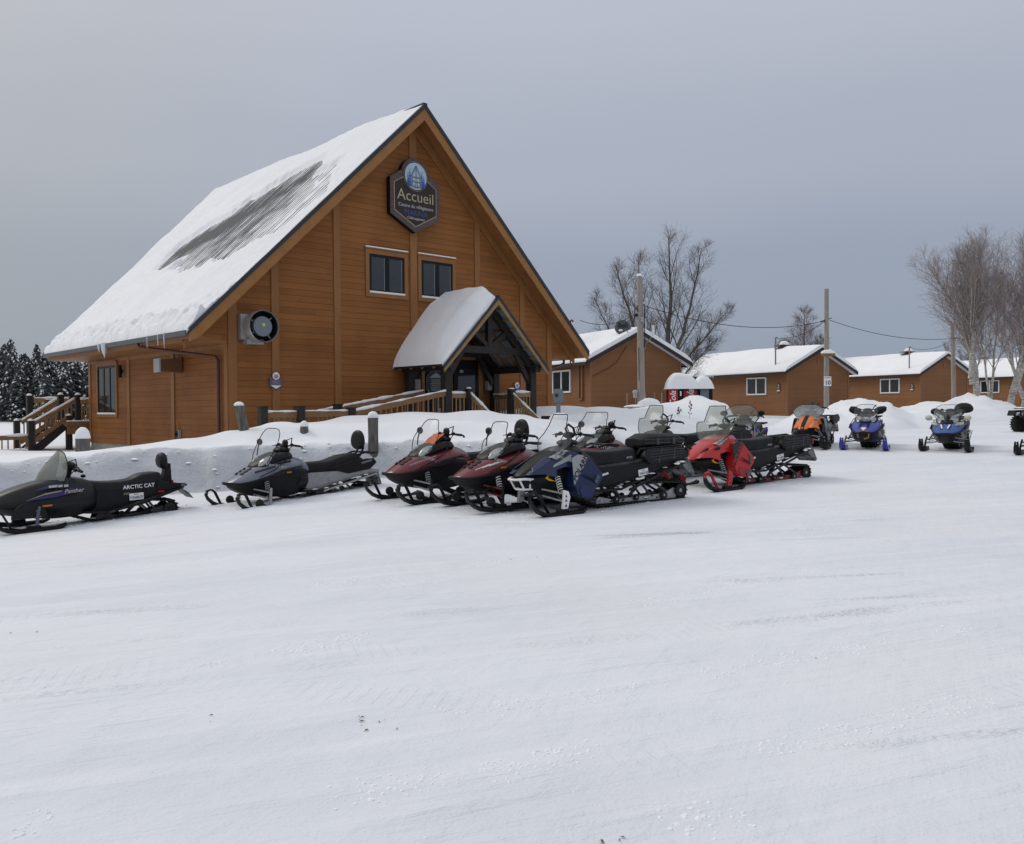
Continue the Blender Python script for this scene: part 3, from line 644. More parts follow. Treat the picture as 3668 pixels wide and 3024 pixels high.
# no-smoking signs
def nosmoke(u, z, label, s=1.0, extra=False, so=-.05):
    t_ = wb('no_smoking_sign', label, 'sign', u, so, z, 'no-smoking signs on the lodge front')
    mb = MB(); w, h = .2 * s, .25 * s
    mb.prism([(-w, 0, .10), (w, 0, .10), (w, 0, -.16), (0, 0, -.27), (-w, 0, -.16)], (0, -.02, 0)); mb.build('sign_plate', mat('slate_blue', (.10, .10, .16)), t_, smooth=0)
    mb = MB(); mb.lathe([(.13 * s, -.021), (.13 * s, -.03)], (0, 0, .14), 'y', 24); mb.build('red_ring', mat('sign_red', (.35, .05, .06)), t_)
    mb = MB(); mb.lathe([(.112 * s, -.031), (.112 * s, -.034)], (0, 0, .14), 'y', 24); mb.prism([(-w * .85, -.021, -.14), (w * .85, -.021, -.14), (0, -.021, -.24)], (0, -.004, 0)); mb.build('white_field', M['white'], t_, smooth=0)
    mb = MB(); mb.beam((-.07, -.037, .12), (.07, -.037, .18), .004, .022); mb.beam((-.06, -.037, .07), (.075, -.037, .13), .004, .022); mb.beam((-.06, -.037, .2), (.05, -.037, .05), .004, .012); mb.build('cigarette_mark', M['black'], t_, smooth=0)
    mb = MB()
    for k in range(4): mb.box((-w * (.7 if k % 2 else .5), -.024, .0 - k * .035), (w * (.7 if k % 2 else .5), -.021, .012 - k * .035))
    mb.build('fine_print', mat('pale_text', (.35, .3, .35)), t_, smooth=0)
nosmoke(1.45, 2.36, 'no-smoking sign left on the lodge front, under the exhaust fan')
nosmoke(11.35, 2.2, 'no-smoking sign behind the porch rail, right of the doors')
# welcome sign
t_ = wb('welcome_sign', 'large dark shield-shaped welcome sign high on the gable', 'sign', 6.55, 0, 8.6)
def shield(k, zoff=0):
    hw = 1.02 * k; P_ = [(-hw, -.68 * k), (0, -1.22 * k), (hw, -.68 * k), (hw, .50 * k), (.55 * k + .02, .80 * k)]
    if True:
        r_ = .56 * k; cz = .70 * k
        P_ += [(r_ * math.cos(R(a)), cz + r_ * math.sin(R(a))) for a in range(5, 176, 10)]
    P_ += [(-.55 * k - .02, .80 * k), (-hw, .50 * k)]
    return P_
P_ = shield(1)
mb = MB(); mb.prism([(x, -.05, z) for x, z in P_], (0, -.17, 0)); mb.build('sign_body', M['black'], t_, smooth=0)
mb = MB(); mb.prism([(x, -.221, z) for x, z in P_], (0, -.03, 0)); mb.build('wood_border', mat('sign_border', (.115, .082, .078), .7, noise_amt=.8, nscale=3, col2=(.065, .042, .04), stretch=(1, 1, 5)), t_, smooth=0)
k = .86
face = [(-1.02 * k, -.66 * k), (0, -1.2 * k), (1.02 * k, -.66 * k), (1.02 * k, .42 * k), (.3, .80 * k), (-.3, .80 * k), (-1.02 * k, .42 * k)]
mb = MB(); mb.prism([(x, -.252, z) for x, z in face], (0, -.008, 0)); mb.build('sign_line', mat('sign_cream', (.36, .29, .22)), t_, smooth=0)
mb = MB(); mb.prism([(x * .965, -.262, z * .965) for x, z in face], (0, -.008, 0)); mb.build('sign_field', mat('sign_brown', (.040, .030, .027), .7, noise_amt=.6, nscale=3, col2=(.022, .017, .016), stretch=(1, 1, 5)), t_, smooth=0)
for r_, y_, m_ in ((.50, .275, mat('sign_cream2', (.2, .15, .13))), (.475, .28, M['black']), (.45, .285, mat('sign_sky', (.40, .52, .60)))):
    mb = MB(); mb.lathe([(r_, -y_ + .012), (r_, -y_)], (.0, 0, .66), 'y', 40); mb.build('emblem_disc', m_, t_)
mb = MB(); Y = -.292; cz = .66
mb.prism([(0, Y, cz + .33), (.2, Y, cz - .02), (.17, Y, cz - .02), (.17, Y, cz - .36), (0, Y, cz - .38), (-.17, Y, cz - .36), (-.17, Y, cz - .02), (-.2, Y, cz - .02)], (0, .006, 0)); mb.build('emblem_chalet', mat('emblem_grey', (.28, .32, .36)), t_, smooth=0)
mb = MB()
for a, b in (((0, .35), (.22, -.04)), ((0, .35), (-.22, -.04)), ((0, .3), (0, -.05)), ((-.17, -.05), (.17, -.05)), ((-.17, -.2), (.17, -.2)), ((-.17, -.03), (-.17, -.36)), ((.17, -.03), (.17, -.36)), ((-.17, -.36), (0, -.39)), ((.17, -.36), (0, -.39)), ((-.05, -.2), (-.05, -.38)), ((.05, -.2), (.05, -.38))):
    mb.beam((a[0], Y - .004, cz + a[1]), (b[0], Y - .004, cz + b[1]), .006, .014, up=(0, 1, 0)) if False else mb.beam((a[0], Y - .004, cz + a[1]), (b[0], Y - .004, cz + b[1]), .014, .006, up=(0, 1, 0))
mb.build('emblem_outline', M['black'], t_, smooth=0)
mb = MB(); W4 = [(-.13, .05, .02, .14), (.03, .05, .13, .14)]
for a in ((-.11, .0, .09, .09), ): pass
for sx in (-1, 1):
    mb.prism([(sx * .02, Y - .002, cz + .0), (sx * .13, Y - .002, cz + .0), (sx * .02, Y - .002, cz + .2)], (0, -.004, 0))
    for z_ in (-.15, -.3): mb.box((sx * .09 - .04, Y - .008, cz + z_), (sx * .09 + .04, Y - .002, cz + z_ + .08))
mb.build('emblem_window', mat('sign_sky', (.40, .52, .60)), t_, smooth=0)
for x, zt, h_ in ((-.33, .12, .46), (-.25, .28, .6), (.25, .22, .56), (.33, .08, .42)):
    mb = MB()
    for q in range(6):
        w_ = .012 + .012 * q; z_ = cz + zt - h_ * q / 6
        mb.prism([(x, Y, z_), (x + w_, Y, z_ - h_ / 4.5), (x - w_, Y, z_ - h_ / 4.5)], (0, -.004 - .0006 * q, 0))
    mb.build('emblem_tree', mat('emblem_blue', (.05, .10, .33)), t_, smooth=0)
def stext(name, s, size, z, m_, off=0, sx=1):
    mb = MB(); text(mb, s, size, (0, -.274, z), (1, 0, 0), (0, 0, 1), .01, off=off, sx=sx); mb.build(name, m_, t_, smooth=0)
stext('lettering', 'Accueil', .52, -.03, mat('sign_cream3', (.44, .38, .24)), -.006, 1.0); stext('lettering', 'Centre de villégiature', .165, -.36, mat('sign_pale', (.45, .42, .42)), .0, 1.0)
stext('lettering', 'MARINA', .26, -.58, mat('sign_blue', (.055, .09, .23)), -.003, 1.0); stext('lettering', 'Chibougamau', .13, -.75, mat('sign_pale', (.45, .42, .42)), .0)
# wall lanterns beside the doors
for u, lab in ((6.55, 'left'), (9.85, 'right')):
    t_ = wb('wall_lantern', 'black lantern with pale lower glass on the wall %s of the porch doors' % lab, 'wall lamp', u, -.05, 2.5, 'lanterns beside the porch doors')
    mb = MB(); mb.lathe([(.04, .28), (.13, .18), (.15, .12), (.13, .02), (.1, .0)], (0, -.16, 0), 'z', 8); mb.beam((0, 0, .1), (0, -.16, .16), .04, .04); mb.build('lantern_head', M['black'], t_)
    mb = MB(); mb.box((-.13, -.22, -.36), (.13, -.04, -.02)); mb.build('lantern_box', mat('frosted', (.33, .29, .28), .6), t_, smooth=0, bevel=.01)
t_ = wb('hours_sign', 'dark eight-sided opening-hours sign hanging inside the left door', 'sign', 7.45, -.11, 2.35)
mb = MB(); P8 = [(-.25, -.42), (.25, -.42), (.42, -.2), (.42, .25), (.2, .45), (-.2, .45), (-.42, .25), (-.42, -.2)]
mb.prism([(x, 0, z) for x, z in P8], (0, -.02, 0)); mb.build('sign_plate', mat('dark_blue_grey', (.07, .085, .10), .4), t_, smooth=0)
mb = MB(); mb.prism([(x * .9, -.021, z * .9) for x, z in P8], (0, -.003, 0)); mb.build('sign_face', mat('hours_face', (.03, .035, .04), .4), t_, smooth=0)
mb = MB()
for k in range(6): w_ = .3 - .03 * (k % 2); mb.box((-w_ * .8, -.027, .12 - k * .07), (w_, -.0245, .145 - k * .07))
mb.prism([(-.3, -.0245, .2), (.3, -.0245, .2), (0, -.0245, .38)], (0, -.003, 0))
mb.build('fine_print', M['ltgrey'], t_, smooth=0)
# ================================================================ PORCH
porch = thing('entrance_porch', 'snow-loaded gabled porch on dark timber posts over the lodge doors', 'porch', wpt(8.05, -1.3, .9), BROT)
porch.location = wpt(0, 0, 0)   # lodge axes: parts are given in the lodge frame
C0, HW, PEZ, PSL, SP = 8.05, 2.27, 2.87, .995, -2.65
PA = PEZ + HW * PSL
for u, s in ((6.22, -2.2), (10.0, -2.2), (6.24, -.25), (10.05, -.25)):
    mb = MB(); mb.box((u - .13, s - .13, .2), (u + .13, s + .13, 2.85)); mb.build('post', M['dkwood'], porch, smooth=0, bevel=.01)
mb = MB()
for u in (6.22, 10.02): mb.box((u - .12, SP + .12, 2.72), (u + .12, -.05, 2.96))
mb.build('side_beam', M['dkwood'], porch, smooth=0)
for s in (-2.2, -.3):
    mb = MB()
    zr = lambda u: PA - PSL * abs(u - C0) - .27
    for sg in (-1, 1): mb.beam((C0 + sg * 2.05, s, zr(C0 + 2.05)), (C0 + sg * .02, s, zr(C0) - .02), .16, .24, up=(0, 0, 1))
    mb.box((C0 - 1.42, s - .09, 3.30), (C0 + 1.42, s + .09, 3.52)); mb.box((C0 - .1, s - .081, 3.52), (C0 + .1, s + .081, zr(C0)))
    for sg in (-1, 1):
        mb.beam((C0 + sg * .08, s, 3.55), (C0 + sg * .78, s, 4.05), .12, .14)
        mb.beam((C0 + sg * 1.85, s, 2.35), (C0 + sg * 1.15, s, 3.38), .12, .16)
    mb.build('truss', M['dkwood'], porch, smooth=0)
for sg in (-1, 1):
    rf = lambda a, d: (C0 + sg * a, PA - PSL * a + d)
    mb = MB(); a, b = rf(0, 0), rf(HW + .03, 0)
    mb.prism([(a[0], SP, a[1]), (b[0], SP, b[1]), (b[0], SP, b[1] - .03), (a[0], SP, a[1] - .03)], (0, -SP - .02, 0)); mb.build('roof_panel', M['metal_dk'], porch, smooth=0)
    mb = MB()     # pale underside between the rafters
    a, b = rf(0, -.034), rf(HW, -.034); mb.prism([(a[0], SP + .05, a[1]), (b[0], SP + .05, b[1]), (b[0], SP + .05, b[1] - .01), (a[0], SP + .05, a[1] - .01)], (0, -SP - .1, 0)); mb.build('roof_underside', mat('pale_metal', (.22, .25, .28), .45), porch, smooth=0)
    mb = MB()
    for k in range(7):
        aa = .3 + k * .31; q = rf(aa, -.08); mb.beam((q[0], SP + .08, q[1]), (q[0], -.03, q[1]), .09, .07)
    for k in range(4):
        s = SP + .7 + k * .6; a, b = rf(.02, -.16), rf(HW - .1, -.16); mb.beam((a[0], s, a[1]), (b[0], s, b[1]), .05, .12)
    mb.build('rafter', M['rawy'], porch, smooth=0)
    mb = MB(); a, b = rf(0, -.03), rf(HW + .02, -.03)
    mb.prism([(a[0], SP - .001, a[1]), (b[0], SP - .001, b[1]), (b[0] , SP - .001, b[1] - .20), (a[0], SP - .001, a[1] - .22)], (0, -.045, 0)); mb.build('barge_board', M['rawy'], porch, smooth=0)
    mb = MB(); a, b = rf(0, .05), rf(HW + .05, .03)
    mb.prism([(a[0], SP - .05, a[1]), (b[0], SP - .05, b[1]), (b[0], SP - .05, b[1] - .11), (a[0], SP - .05, a[1] - .11)], (0, -.02, 0)); mb.build('drip_edge', M['metal_dk'], porch, smooth=0)
mb = MB(); mb.box((C0 - .05, SP - .075, PA + .0), (C0 + .05, SP + .05, PA + .05)); mb.build('ridge_cap', M['metal_dk'], porch, smooth=0)
mb = MB(); rows = []; NA, NS = 70, 44
for i in range(NA + 1):
    a = -1 + 2 * i / NA; row = []
    for j in range(NS + 1):
        b = j / NS; s = SP + .02 + (-SP - .04) * b; ax = abs(a)
        base = PA - PSL * HW * ax
        th = .64 * (1 - ax ** 3.0) ** .62 if a < 0 else .50 * (1 - ax ** 1.2) ** .8
        th = max(th, 0) * (sstep((b + .04) / .34) * .72 + .28 * min(1, b / .05) ** .5) + .035 + .02 * noise.noise(V((a * 4, s * 2, 0)))
        if a < 0: th += .05 * noise.noise(V((a * 2, s * 1.4, 5)))
        rnd = .20 * (1 - ax * 3.2) if ax < .31 else 0
        edge = 0 if (i in (0, NA)) else 1
        row.append((C0 + a * (HW + .06), s, base + (th - max(0, rnd)) * edge + (.004 if not edge else 0)))
    rows.append(row)
mb.grid(rows); 
for col in (0, -1): mb.grid([[r[col] for r in rows], [(r[col][0], r[col][1], PA - PSL * abs(r[col][0] - C0) - .0) for r in rows]])
mb.build('porch_snow', SNOW, porch, smooth=180, fix=False)
# porch deck
mb = MB(); mb.box((6.0, -2.6, .72), (10.4, -.02, .93)); mb.build('deck', M['raw'], porch, smooth=0)
# ================================================================ RAILINGS
def railing(root, a, b, za, zb, o0=0.06, posts=(), h=.95, step=.14, drop=.16, snow=True, rail=M['raw'], bal=True, w=.045, bh=.62):
    """a, b: (x, y) in the frame of root; rail top from za to zb"""
    A = V((a[0], a[1], za)); B = V((b[0], b[1], zb)); L_ = (B - A).length
    mb = MB(); mb.beam(A - V((0, 0, drop / 2)), B - V((0, 0, drop / 2)), w, drop); mb.build('rail', rail, root, smooth=0)
    if bal:
        mb = MB(); n = max(2, int((B - A).to_2d().length / step))
        for k in range(n):
            p = A.lerp(B, (k + .5) / n); mb.box((p.x - .02, p.y - .02, p.z - drop - bh), (p.x + .02, p.y + .02, p.z - drop + .02))
        mb.build('baluster_row', rail, root, smooth=0)
    if snow:
        mb = MB(); n = max(6, int(L_ / .12)); rg = random.Random(int(L_ * 1000)); pts = [A.lerp(B, k / n) + V((0, 0, .012)) for k in range(n + 1)]
        mb.tube(pts, [max(.008, .035 + .04 * noise.noise(p * 1.9) + rg.uniform(-.008, .01)) for p in pts], 8); mb.build('rail_snow', SNOW, root, smooth=180, fix=False)
def rpost(root, x, y, z0, z1, s=.13, cap=0):
    mb = MB(); mb.box((x - s, y - s, z0), (x + s, y + s, z1)); mb.box((x - s - .02, y - s - .02, z1), (x + s + .02, y + s + .02, z1 + .03)); p = mb.build('post', M['dkwood'], root, smooth=0)
    if cap: c = snowcap('snow_cap', p, (x, y, z1 + .03), s * 1.1, s * 1.1, cap, seed=int(x * 10))
ramp = thing('ramp_railing', 'low wooden ramp railing with dark posts leading up to the porch', 'railing', wpt(0, 0, 0), BROT)
for (x, y, z0, z1) in ((-.30, -2.6, .5, 1.56), (.80, -2.6, .5, 1.57), (.98, -2.2, .6, 1.56), (2.2, -2.25, .6, 1.62), (2.42, -2.6, .6, 1.52)): rpost(ramp, x, y, z0, z1, .10)
railing(ramp, (-.22, -2.6), (.72, -2.6), 1.44, 1.44, bh=.5); railing(ramp, (.9, -2.6), (2.36, -2.6), 1.45, 1.45, bh=.36, step=.26)
railing(ramp, (2.4, -2.5), (6.1, -2.3), 1.42, 2.05, bh=.55, step=.2); railing(ramp, (2.2, -1.15), (6.25, -1.0), 1.46, 2.09, bh=.6, step=.3)
t_ = thing('porch_railing', 'wooden porch railing with balusters and sloping stair rails', 'railing', wpt(0, 0, 0), BROT)
railing(t_, (6.33, -2.25), (6.98, -2.25), 1.99, 1.99, bh=.75, rail=M['rawy']); rpost(t_, 7.08, -2.28, .7, 2.1, .09, cap=.05)
railing(t_, (9.87, -.4), (9.87, -2.1), 1.98, 1.98, bh=.8, step=.13)
rpost(t_, 8.98, -2.28, .6, 2.1, .10, cap=.05); railing(t_, (9.05, -2.28), (9.9, -2.28), 2.03, 2.03, bh=.75, rail=M['rawy'])
railing(t_, (7.12, -2.35), (7.12, -3.75), 1.98, 1.02, bh=.75, rail=M['rawy'], snow=True); railing(t_, (9.0, -2.35), (9.0, -3.75), 1.98, 1.02, bh=.75, rail=M['rawy'])
t_ = thing('planter_box', 'dark square planter box at the foot of the porch steps', 'planter', wpt(9.1, -4.05, .85), BROT)
mb = MB(); mb.prism([(-.26, -.26, .38), (.26, -.26, .38), (.2, -.26, 0), (-.2, -.26, 0)], (0, .5, 0)); mb.build('box', M['dkwood'], t_, smooth=0, bevel=.01)
mb = MB(); mb.box((-.22, -.22, .34), (.22, .2, .40)); mb.build('snow_fill', SNOW, t_, smooth=0, bevel=.03)
# ================================================================ SIDE STAIRS / DECK AT THE LEFT
t_ = thing('side_deck_stairs', 'wooden deck with snowy outside stairs at the far left of the lodge', 'stairs', wpt(0, 0, 0), BROT)
sA, sB = 12.5, 13.9
mb = MB(); mb.box((-.75, 12.2, .90), (1.2, 14.6, 1.10)); mb.box((-.76, 12.18, .62), (1.2, 12.22, .92)); mb.build('deck', M['raw'], t_, smooth=0)
mb = MB(); mb.box((-.72, 12.21, 1.10), (1.2, 14.5, 1.15)); mb.build('deck_snow', SNOW, t_, smooth=0, bevel=.02)
for s in (sA, sB):
    mb = MB(); mb.beam((-.75, s, .95), (-2.0, s, -.15), .05, .30); mb.build('stringer', M['dkwood'], t_, smooth=0)
    mb = MB(); mb.beam((-.6, s - .04, 1.28), (-1.95, s - .04, .30), .05, .16); mb.build('lower_rail', M['raw'], t_, smooth=0)
for k in range(6):
    x, z = -.85 - k * .21, .80 - k * .19; mb = MB(); mb.box((x - .15, sA, z), (x + .15, sB, z + .04)); st = mb.build('step', M['dkwood'], t_, smooth=0)
    mb = MB(); mb.box((x - .14, sA + .05, z + .04), (x + .13, sB - .05, z + .09)); mb.build('step_snow', SNOW, st, smooth=0, bevel=.015)
railing(t_, (-.40, sA), (-1.88, sA), 1.98, 1.10, bh=.8, step=.17); railing(t_, (-.62, sB), (-1.9, sB), 2.0, 1.16, bh=.75, step=.17)
railing(t_, (-.2, sA - .1), (.9, sA - .1), 1.98, 1.98, bh=.75, step=.09, rail=M['rawy']); railing(t_, (-.9, 14.5), (-.5, 14.5), 2.0, 2.0, bh=.5, step=.09)
railing(t_, (-1.3, 14.5), (.0, 14.5), 2.03, 2.03, bh=.8, step=.1, rail=M['rawy'])
for (x, y, z0, z1) in ((-.6, sA, -.4, 1.30), (-.24, sA + .05, .9, 2.1), (-.62, sA + .9, .9, 2.12), (-1.45, 14.5, -.2, 2.1), (-1.93, sA, -.5, 1.12), (-2.06, sB, -.5, 1.12)): rpost(t_, x, y, z0, z1, .10, cap=.09)
railing(t_, (-2.0, sA), (-3.6, sA), .62, .60, bh=.62, step=.18)
mb = MB(); mb.box((-3.6, sA - .1, -.35), (-2.05, sA, .0)); mb.build('base_board', M['brownm'], t_, smooth=0)
mb = MB(); mb.box((-3.6, sA - .12, -.28), (-2.05, sA + .5, .12)); mb.build('base_snow', SNOW, t_, smooth=0, bevel=.04)
# ================================================================ CABINS
CR = R(26)
def cabin(x, y, zw, num, Lc, label, kw, base, doorless=True, shadow=''):
    t_ = thing('cabin', label, 'cabin', (x, y, 0), CR, 'row of brown cabins')
    G = 5.2; e = zw; pk = zw + 1.30; sl = 1.30 / (G / 2)
    # local: x along the gable (to the right), y back along the side
    mb = MB(); boards(mb, lambda u, z, o: (u, -o, z), base, pk, .1, lambda z: 0 if z < e else (z - e) / sl, lambda z: G if z < e else G - (z - e) / sl, .012); mb.build('gable_siding', M['cabin'], t_, smooth=0, fix=False)
    mb = MB(); boards(mb, lambda s, z, o: (-o, s, z), base, e, .1, lambda z: 0, lambda z: Lc, .012); mb.build('side_siding', M['cabin'], t_, smooth=0, fix=False)
    mb = MB(); mb.prism([(.02, .02, base), (G - .02, .02, base), (G - .02, .02, e), (G / 2, .02, pk - .02), (.02, .02, e)], (0, Lc - .04, 0)); mb.build('wall_core', M['cabin'], t_, smooth=0)
    CT = mat('cabin_trim', (.23, .108, .05), .6)
    mb = MB(); mb.box((-.03, -.03, base), (.09, 0, e)); mb.box((-.03, 0, base), (0, .1, e)); mb.build('corner_board', CT, t_, smooth=0); mb = MB(); mb.box((G - .09, -.03, base), (G + .03, 0, e)); mb.build('corner_board', CT, t_, smooth=0)
    ov = .42; rk = -.35
    for sg in (1, -1):
        X = lambda a: a if sg > 0 else G - a
        zr = lambda a, d: e + .16 + sl * a + d
        mb = MB(); mb.prism([(X(-ov), rk, zr(-ov, 0)), (X(G / 2), rk, zr(G / 2, 0)), (X(G / 2), rk, zr(G / 2, -.10)), (X(-ov), rk, zr(-ov, -.1))], (0, Lc - rk + .3, 0)); mb.build('roof', M['metal_dk'], t_, smooth=0)
        mb = MB(); mb.prism([(X(-ov - .03), rk - .002, zr(-ov, .03)), (X(G / 2), rk - .002, zr(G / 2, .03)), (X(G / 2), rk - .002, zr(G / 2, -.17)), (X(-ov - .03), rk - .002, zr(-ov, -.17))], (0, -.03, 0)); mb.box((min(X(-ov - .06), X(-ov)), rk, zr(-ov, -.17)), (max(X(-ov - .06), X(-ov)), Lc, zr(-ov, .02))); mb.build('fascia', mat('cabin_fascia', (.03, .022, .022), .5), t_, smooth=0)
        mb = MB(); mb.prism([(X(-ov), rk + .02, zr(-ov, -.11)), (X(0), rk + .02, zr(0, -.11)), (X(G / 2), rk + .02, zr(G / 2, -.11)), (X(G / 2), rk + .02, zr(G / 2, -.14)), (X(0), rk + .02, zr(0, -.14)), (X(-ov), rk + .02, zr(-ov, -.17))], (0, -rk - .02, 0)); mb.build('soffit', M['vinylw'], t_, smooth=0)
        # roof snow
        rows = []; NA, NS = 22, 60
        for i in range(NA + 1):
            a = i / NA; u = -ov - .08 + (G / 2 + ov + .08) * a; row = []
            for j in range(NS + 1):
                b = (j / NS) ** 1.6; s = rk - .01 + (Lc - rk + .3) * b
                d = .34 + .05 * noise.noise(V((s * .6 + num * 7, u * .7, 1))); d *= .72 + .28 * (max(0, min(1, (s - rk) / 1.3))) ** .6; d *= (.3 + .7 * min(1, a / .12) ** .6)
                if a > .92: d -= .1 * ((a - .92) / .08) ** 2
                row.append((X(u), s, zr(u, 0) + d))
            rows.append(row)
        mb = MB(); mb.grid(rows)
        for col in (0, -1): mb.grid([[r[col] for r in rows], [(r[col][0], r[col][1], zr((r[col][0] if sg > 0 else G - r[col][0]), -.0)) for r in rows]])
        mb.grid([rows[0], [(p[0], p[1], zr(-ov, -.02)) for p in rows[0]]])
        mb.build('roof_snow', SNOW, t_, smooth=60, fix=False)
    def win(s0, s1, z0, z1):
        mb = MB(); c = .085
        for a in ((s0 - c, z0 - c, s1 + c, z0), (s0 - c, z1, s1 + c, z1 + c), (s0 - c, z0, s0, z1), (s1, z0, s1 + c, z1), ((s0 + s1) / 2 - .05, z0, (s0 + s1) / 2 + .05, z1)): mb.box((-.07, a[0], a[1]), (-.005, a[2], a[3]))
        w_ = mb.build('window', M['vinylw'], t_, smooth=0); mb = MB(); mb.box((-.04, s0, z0), (-.02, s1, z1)); mb.build('pane', M['curt'], w_, smooth=0)
    win(1.90, 3.55, zw - 1.38, zw - .42)
    if kw: win(*kw)
    # number plate
    if num:
        mb = MB(); P_ = [(-.02, .72 + .17 * math.cos(R(a)), zw - 1.05 + .33 * math.sin(R(a)) * (1 if math.sin(R(a)) > 0 else .95)) for a in range(0, 360, 30)]
        mb.prism(P_, (-.03, 0, 0)); pl = mb.build('number_plate', mat('plate_brown', (.085, .07, .055), .6), t_, smooth=0)
        mb = MB(); text(mb, str(num), .34, (-.055, .72, zw - .97), (0, -1, 0), (0, 0, 1), .006); mb.box((-.056, .6, zw - 1.27), (-.05, .84, zw - 1.17)); mb.build('plate_number', M['cream'], pl, smooth=0)
    # gable vent
    mb = MB(); mb.box((G / 2 - .1, -.04, e + .45), (G / 2 + .12, -.012, e + .8)); mb.build('gable_vent', mat('cabin_trim', (.23, .108, .05), .6), t_, smooth=0, bevel=.02)
    return t_
c1 = cabin(3.7067, 41, 3.68, 0, 9.5, 'nearest brown cabin behind the wooden pole, with a satellite dish', None, .7)
c2 = cabin(17.05, 54, 3.66, 2, 10.5, 'brown cabin number 2 with white window, right of the drink machines', (7.3, 7.7, 2.35, 3.15), .5)
c3 = cabin(30.45, 65, 3.85, 3, 9.5, 'brown cabin number 3, second from the right end of the row', (6.9, 7.25, 2.35, 3.4), .7)
c4 = cabin(44.2, 76, 3.95, 4, 8.5, 'farthest brown cabin, behind the white birches', None, .7)
def mast(root, x, y, z0, z1, m_):
    mb = MB(); mb.tube([(x, y, z0), (x, y, z1), (x + .06, y - .02, z1 + .05), (x + .14, y - .05, z1 - .04)], .045, 8); mb.build('service_mast', m_, root)
mast(c1, -.5, 1.0, 3.5, 5.62, M['brownm']); mast(c2, -.1, .9, 3.9, 5.75, M['greyp']); mast(c3, -.1, .9, 4.0, 5.8, M['greyp'])
def roofvent(root, y, e):
    mb = MB(); z = e + 1.62
    for k in range(3): mb.box((2.35 - .3, y - .35, z + k * .09), (2.95, y + .35, z + .03 + k * .09))
    mb.box((2.45, y - .2, z - .3), (2.85, y + .2, z + .2)); v = mb.build('roof_vent', M['brownm'], root, smooth=0)
    mb = MB(); mb.ell((2.6, y, z + .2), (.36, .34, .3), 14, 8, zmin=-.05); mb.build('vent_snow', SNOW, v, smooth=180)
roofvent(c2, 3.0, 3.66); roofvent(c3, 3.2, 3.85)
mb = MB(); mb.box((-.1, .62, 1.9), (-.02, .74, 3.55)); mb.box((-.1, .92, 1.9), (-.02, 1.04, 3.55)); mb.box((-.1, .62, 1.85), (-.02, 1.04, 1.95)); mb.build('conduit', mat('cabin_trim', (.23, .108, .05), .6), c1, smooth=0)
mb = MB(); mb.tube([(2.0, -.04, 4.4), (1.4, -.05, 3.6), (.9, -.05, 3.3), (.1, -.05, 2.95)], .015, 6); mb.build('cable', M['brownm'], c1)
mb = MB(); rg = random.Random(4)
for k in range(26):
    s = 5.4 + rg.uniform(-2.6, 2.2); l = rg.uniform(.1, .34); mb.tube([(-.5, s, 3.66), (-.5, s, 3.66 - l * .5), (-.5, s + .01, 3.66 - l)], [.07, .045, .004], 6)
mb.build('icicle_row', M['ice'], c1)
mb = MB()
for k in range(14):
    s = 7.2 + rg.uniform(-.8, .9); l = rg.uniform(.1, .3); mb.tube([(-.5, s, 3.62), (-.5, s, 3.62 - l * .5), (-.5, s + .01, 3.62 - l)], [.06, .04, .004], 6)
mb.build('icicle_row', M['ice'], c2)
# satellite dish on cabin 1
t_ = thing('satellite_dish', 'grey satellite dish standing in the snow on the nearest cabin roof', 'satellite dish', (5.36, 42.0, 4.45))
mb = MB(); Md = Matrix.Rotation(R(78), 4, 'X') @ Matrix.Rotation(0, 4, 'Y')
prof = [(.001, .0), (.12, .004), (.22, .014), (.27, .026), (.275, .03), (.26, .045), (.2, .03), (.001, .015)]
t_.scale = (1.45, 1.45, 1.45)
b_ = MB(); b_.M = Matrix.Translation((0, 0, .58)) @ Matrix.Rotation(R(72), 4, 'X'); b_.lathe([(r_ * 1.0, h) for r_, h in prof], (0, 0, 0), 'z', 28); b_.build('dish', mat('dish_grey', (.085, .10, .105), .5), t_)
b_ = MB(); text(b_, 'Bell', .22, (.0, -.055, .66), (1, 0, 0), (0, .12, 1), .006, off=.01); b_.build('dish_lettering', M['blackm'], t_, smooth=0)
b_ = MB(); b_.tube([(.02, .1, .5), (.04, .05, .2), (.06, 0, .0)], .02, 6); b_.tube([(.02, 0, .33), (.14, -.15, .3), (.16, -.3, .38), (.1, -.36, .45)], .014, 6); b_.build('dish_arm', M['metal_dk'], t_)
b_ = MB(); b_.ell((-.08, -.07, .5), (.07, .02, .035), 10, 6); b_.build('dish_snow', SNOW, t_)
# ================================================================ POLES AND WIRES
def upole(x, y, z0, z1, r0, r1, label, lean=0):
    t_ = thing('utility_pole', label, 'utility pole', (x, y, z0), 0, 'wooden utility poles')
    mb = MB(); mb.tube([(0, 0, 0), (lean * .4, 0, (z1 - z0) * .5), (lean, 0, z1 - z0 - .02), (lean, 0, z1 - z0)], [r0, (r0 + r1) / 2, r1, r1 * .96], 14); mb.build('shaft', M['pole'], t_)
    return t_
p1 = upole(5.5, 37, 1.0, 7.02, .165, .125, 'thick weathered utility pole in front of the nearest cabin', -.06)
mb = MB(); mb.ell((-.05, 0, 6.02), (.12, .12, .12), 12, 8, zmin=-.1); mb.build('snow_cap', SNOW, p1)
mb = MB(); mb.tube([(.1, -.1, 4.85), (.15, -.14, 4.7), (.12, -.14, 4.4), (.13, -.13, 3.0)], .02, 6); mb.tube([(-.13, -.05, 4.8), (-.2, -.1, 4.7), (-.14, -.1, 4.5)], .02, 6); mb.box((-.27, -.1, 4.32), (-.12, .0, 4.42)); mb.tube([(-.12, -.12, 3.0), (-.12, -.13, 1.6)], .012, 6); mb.build('cable', M['blackm'], p1)
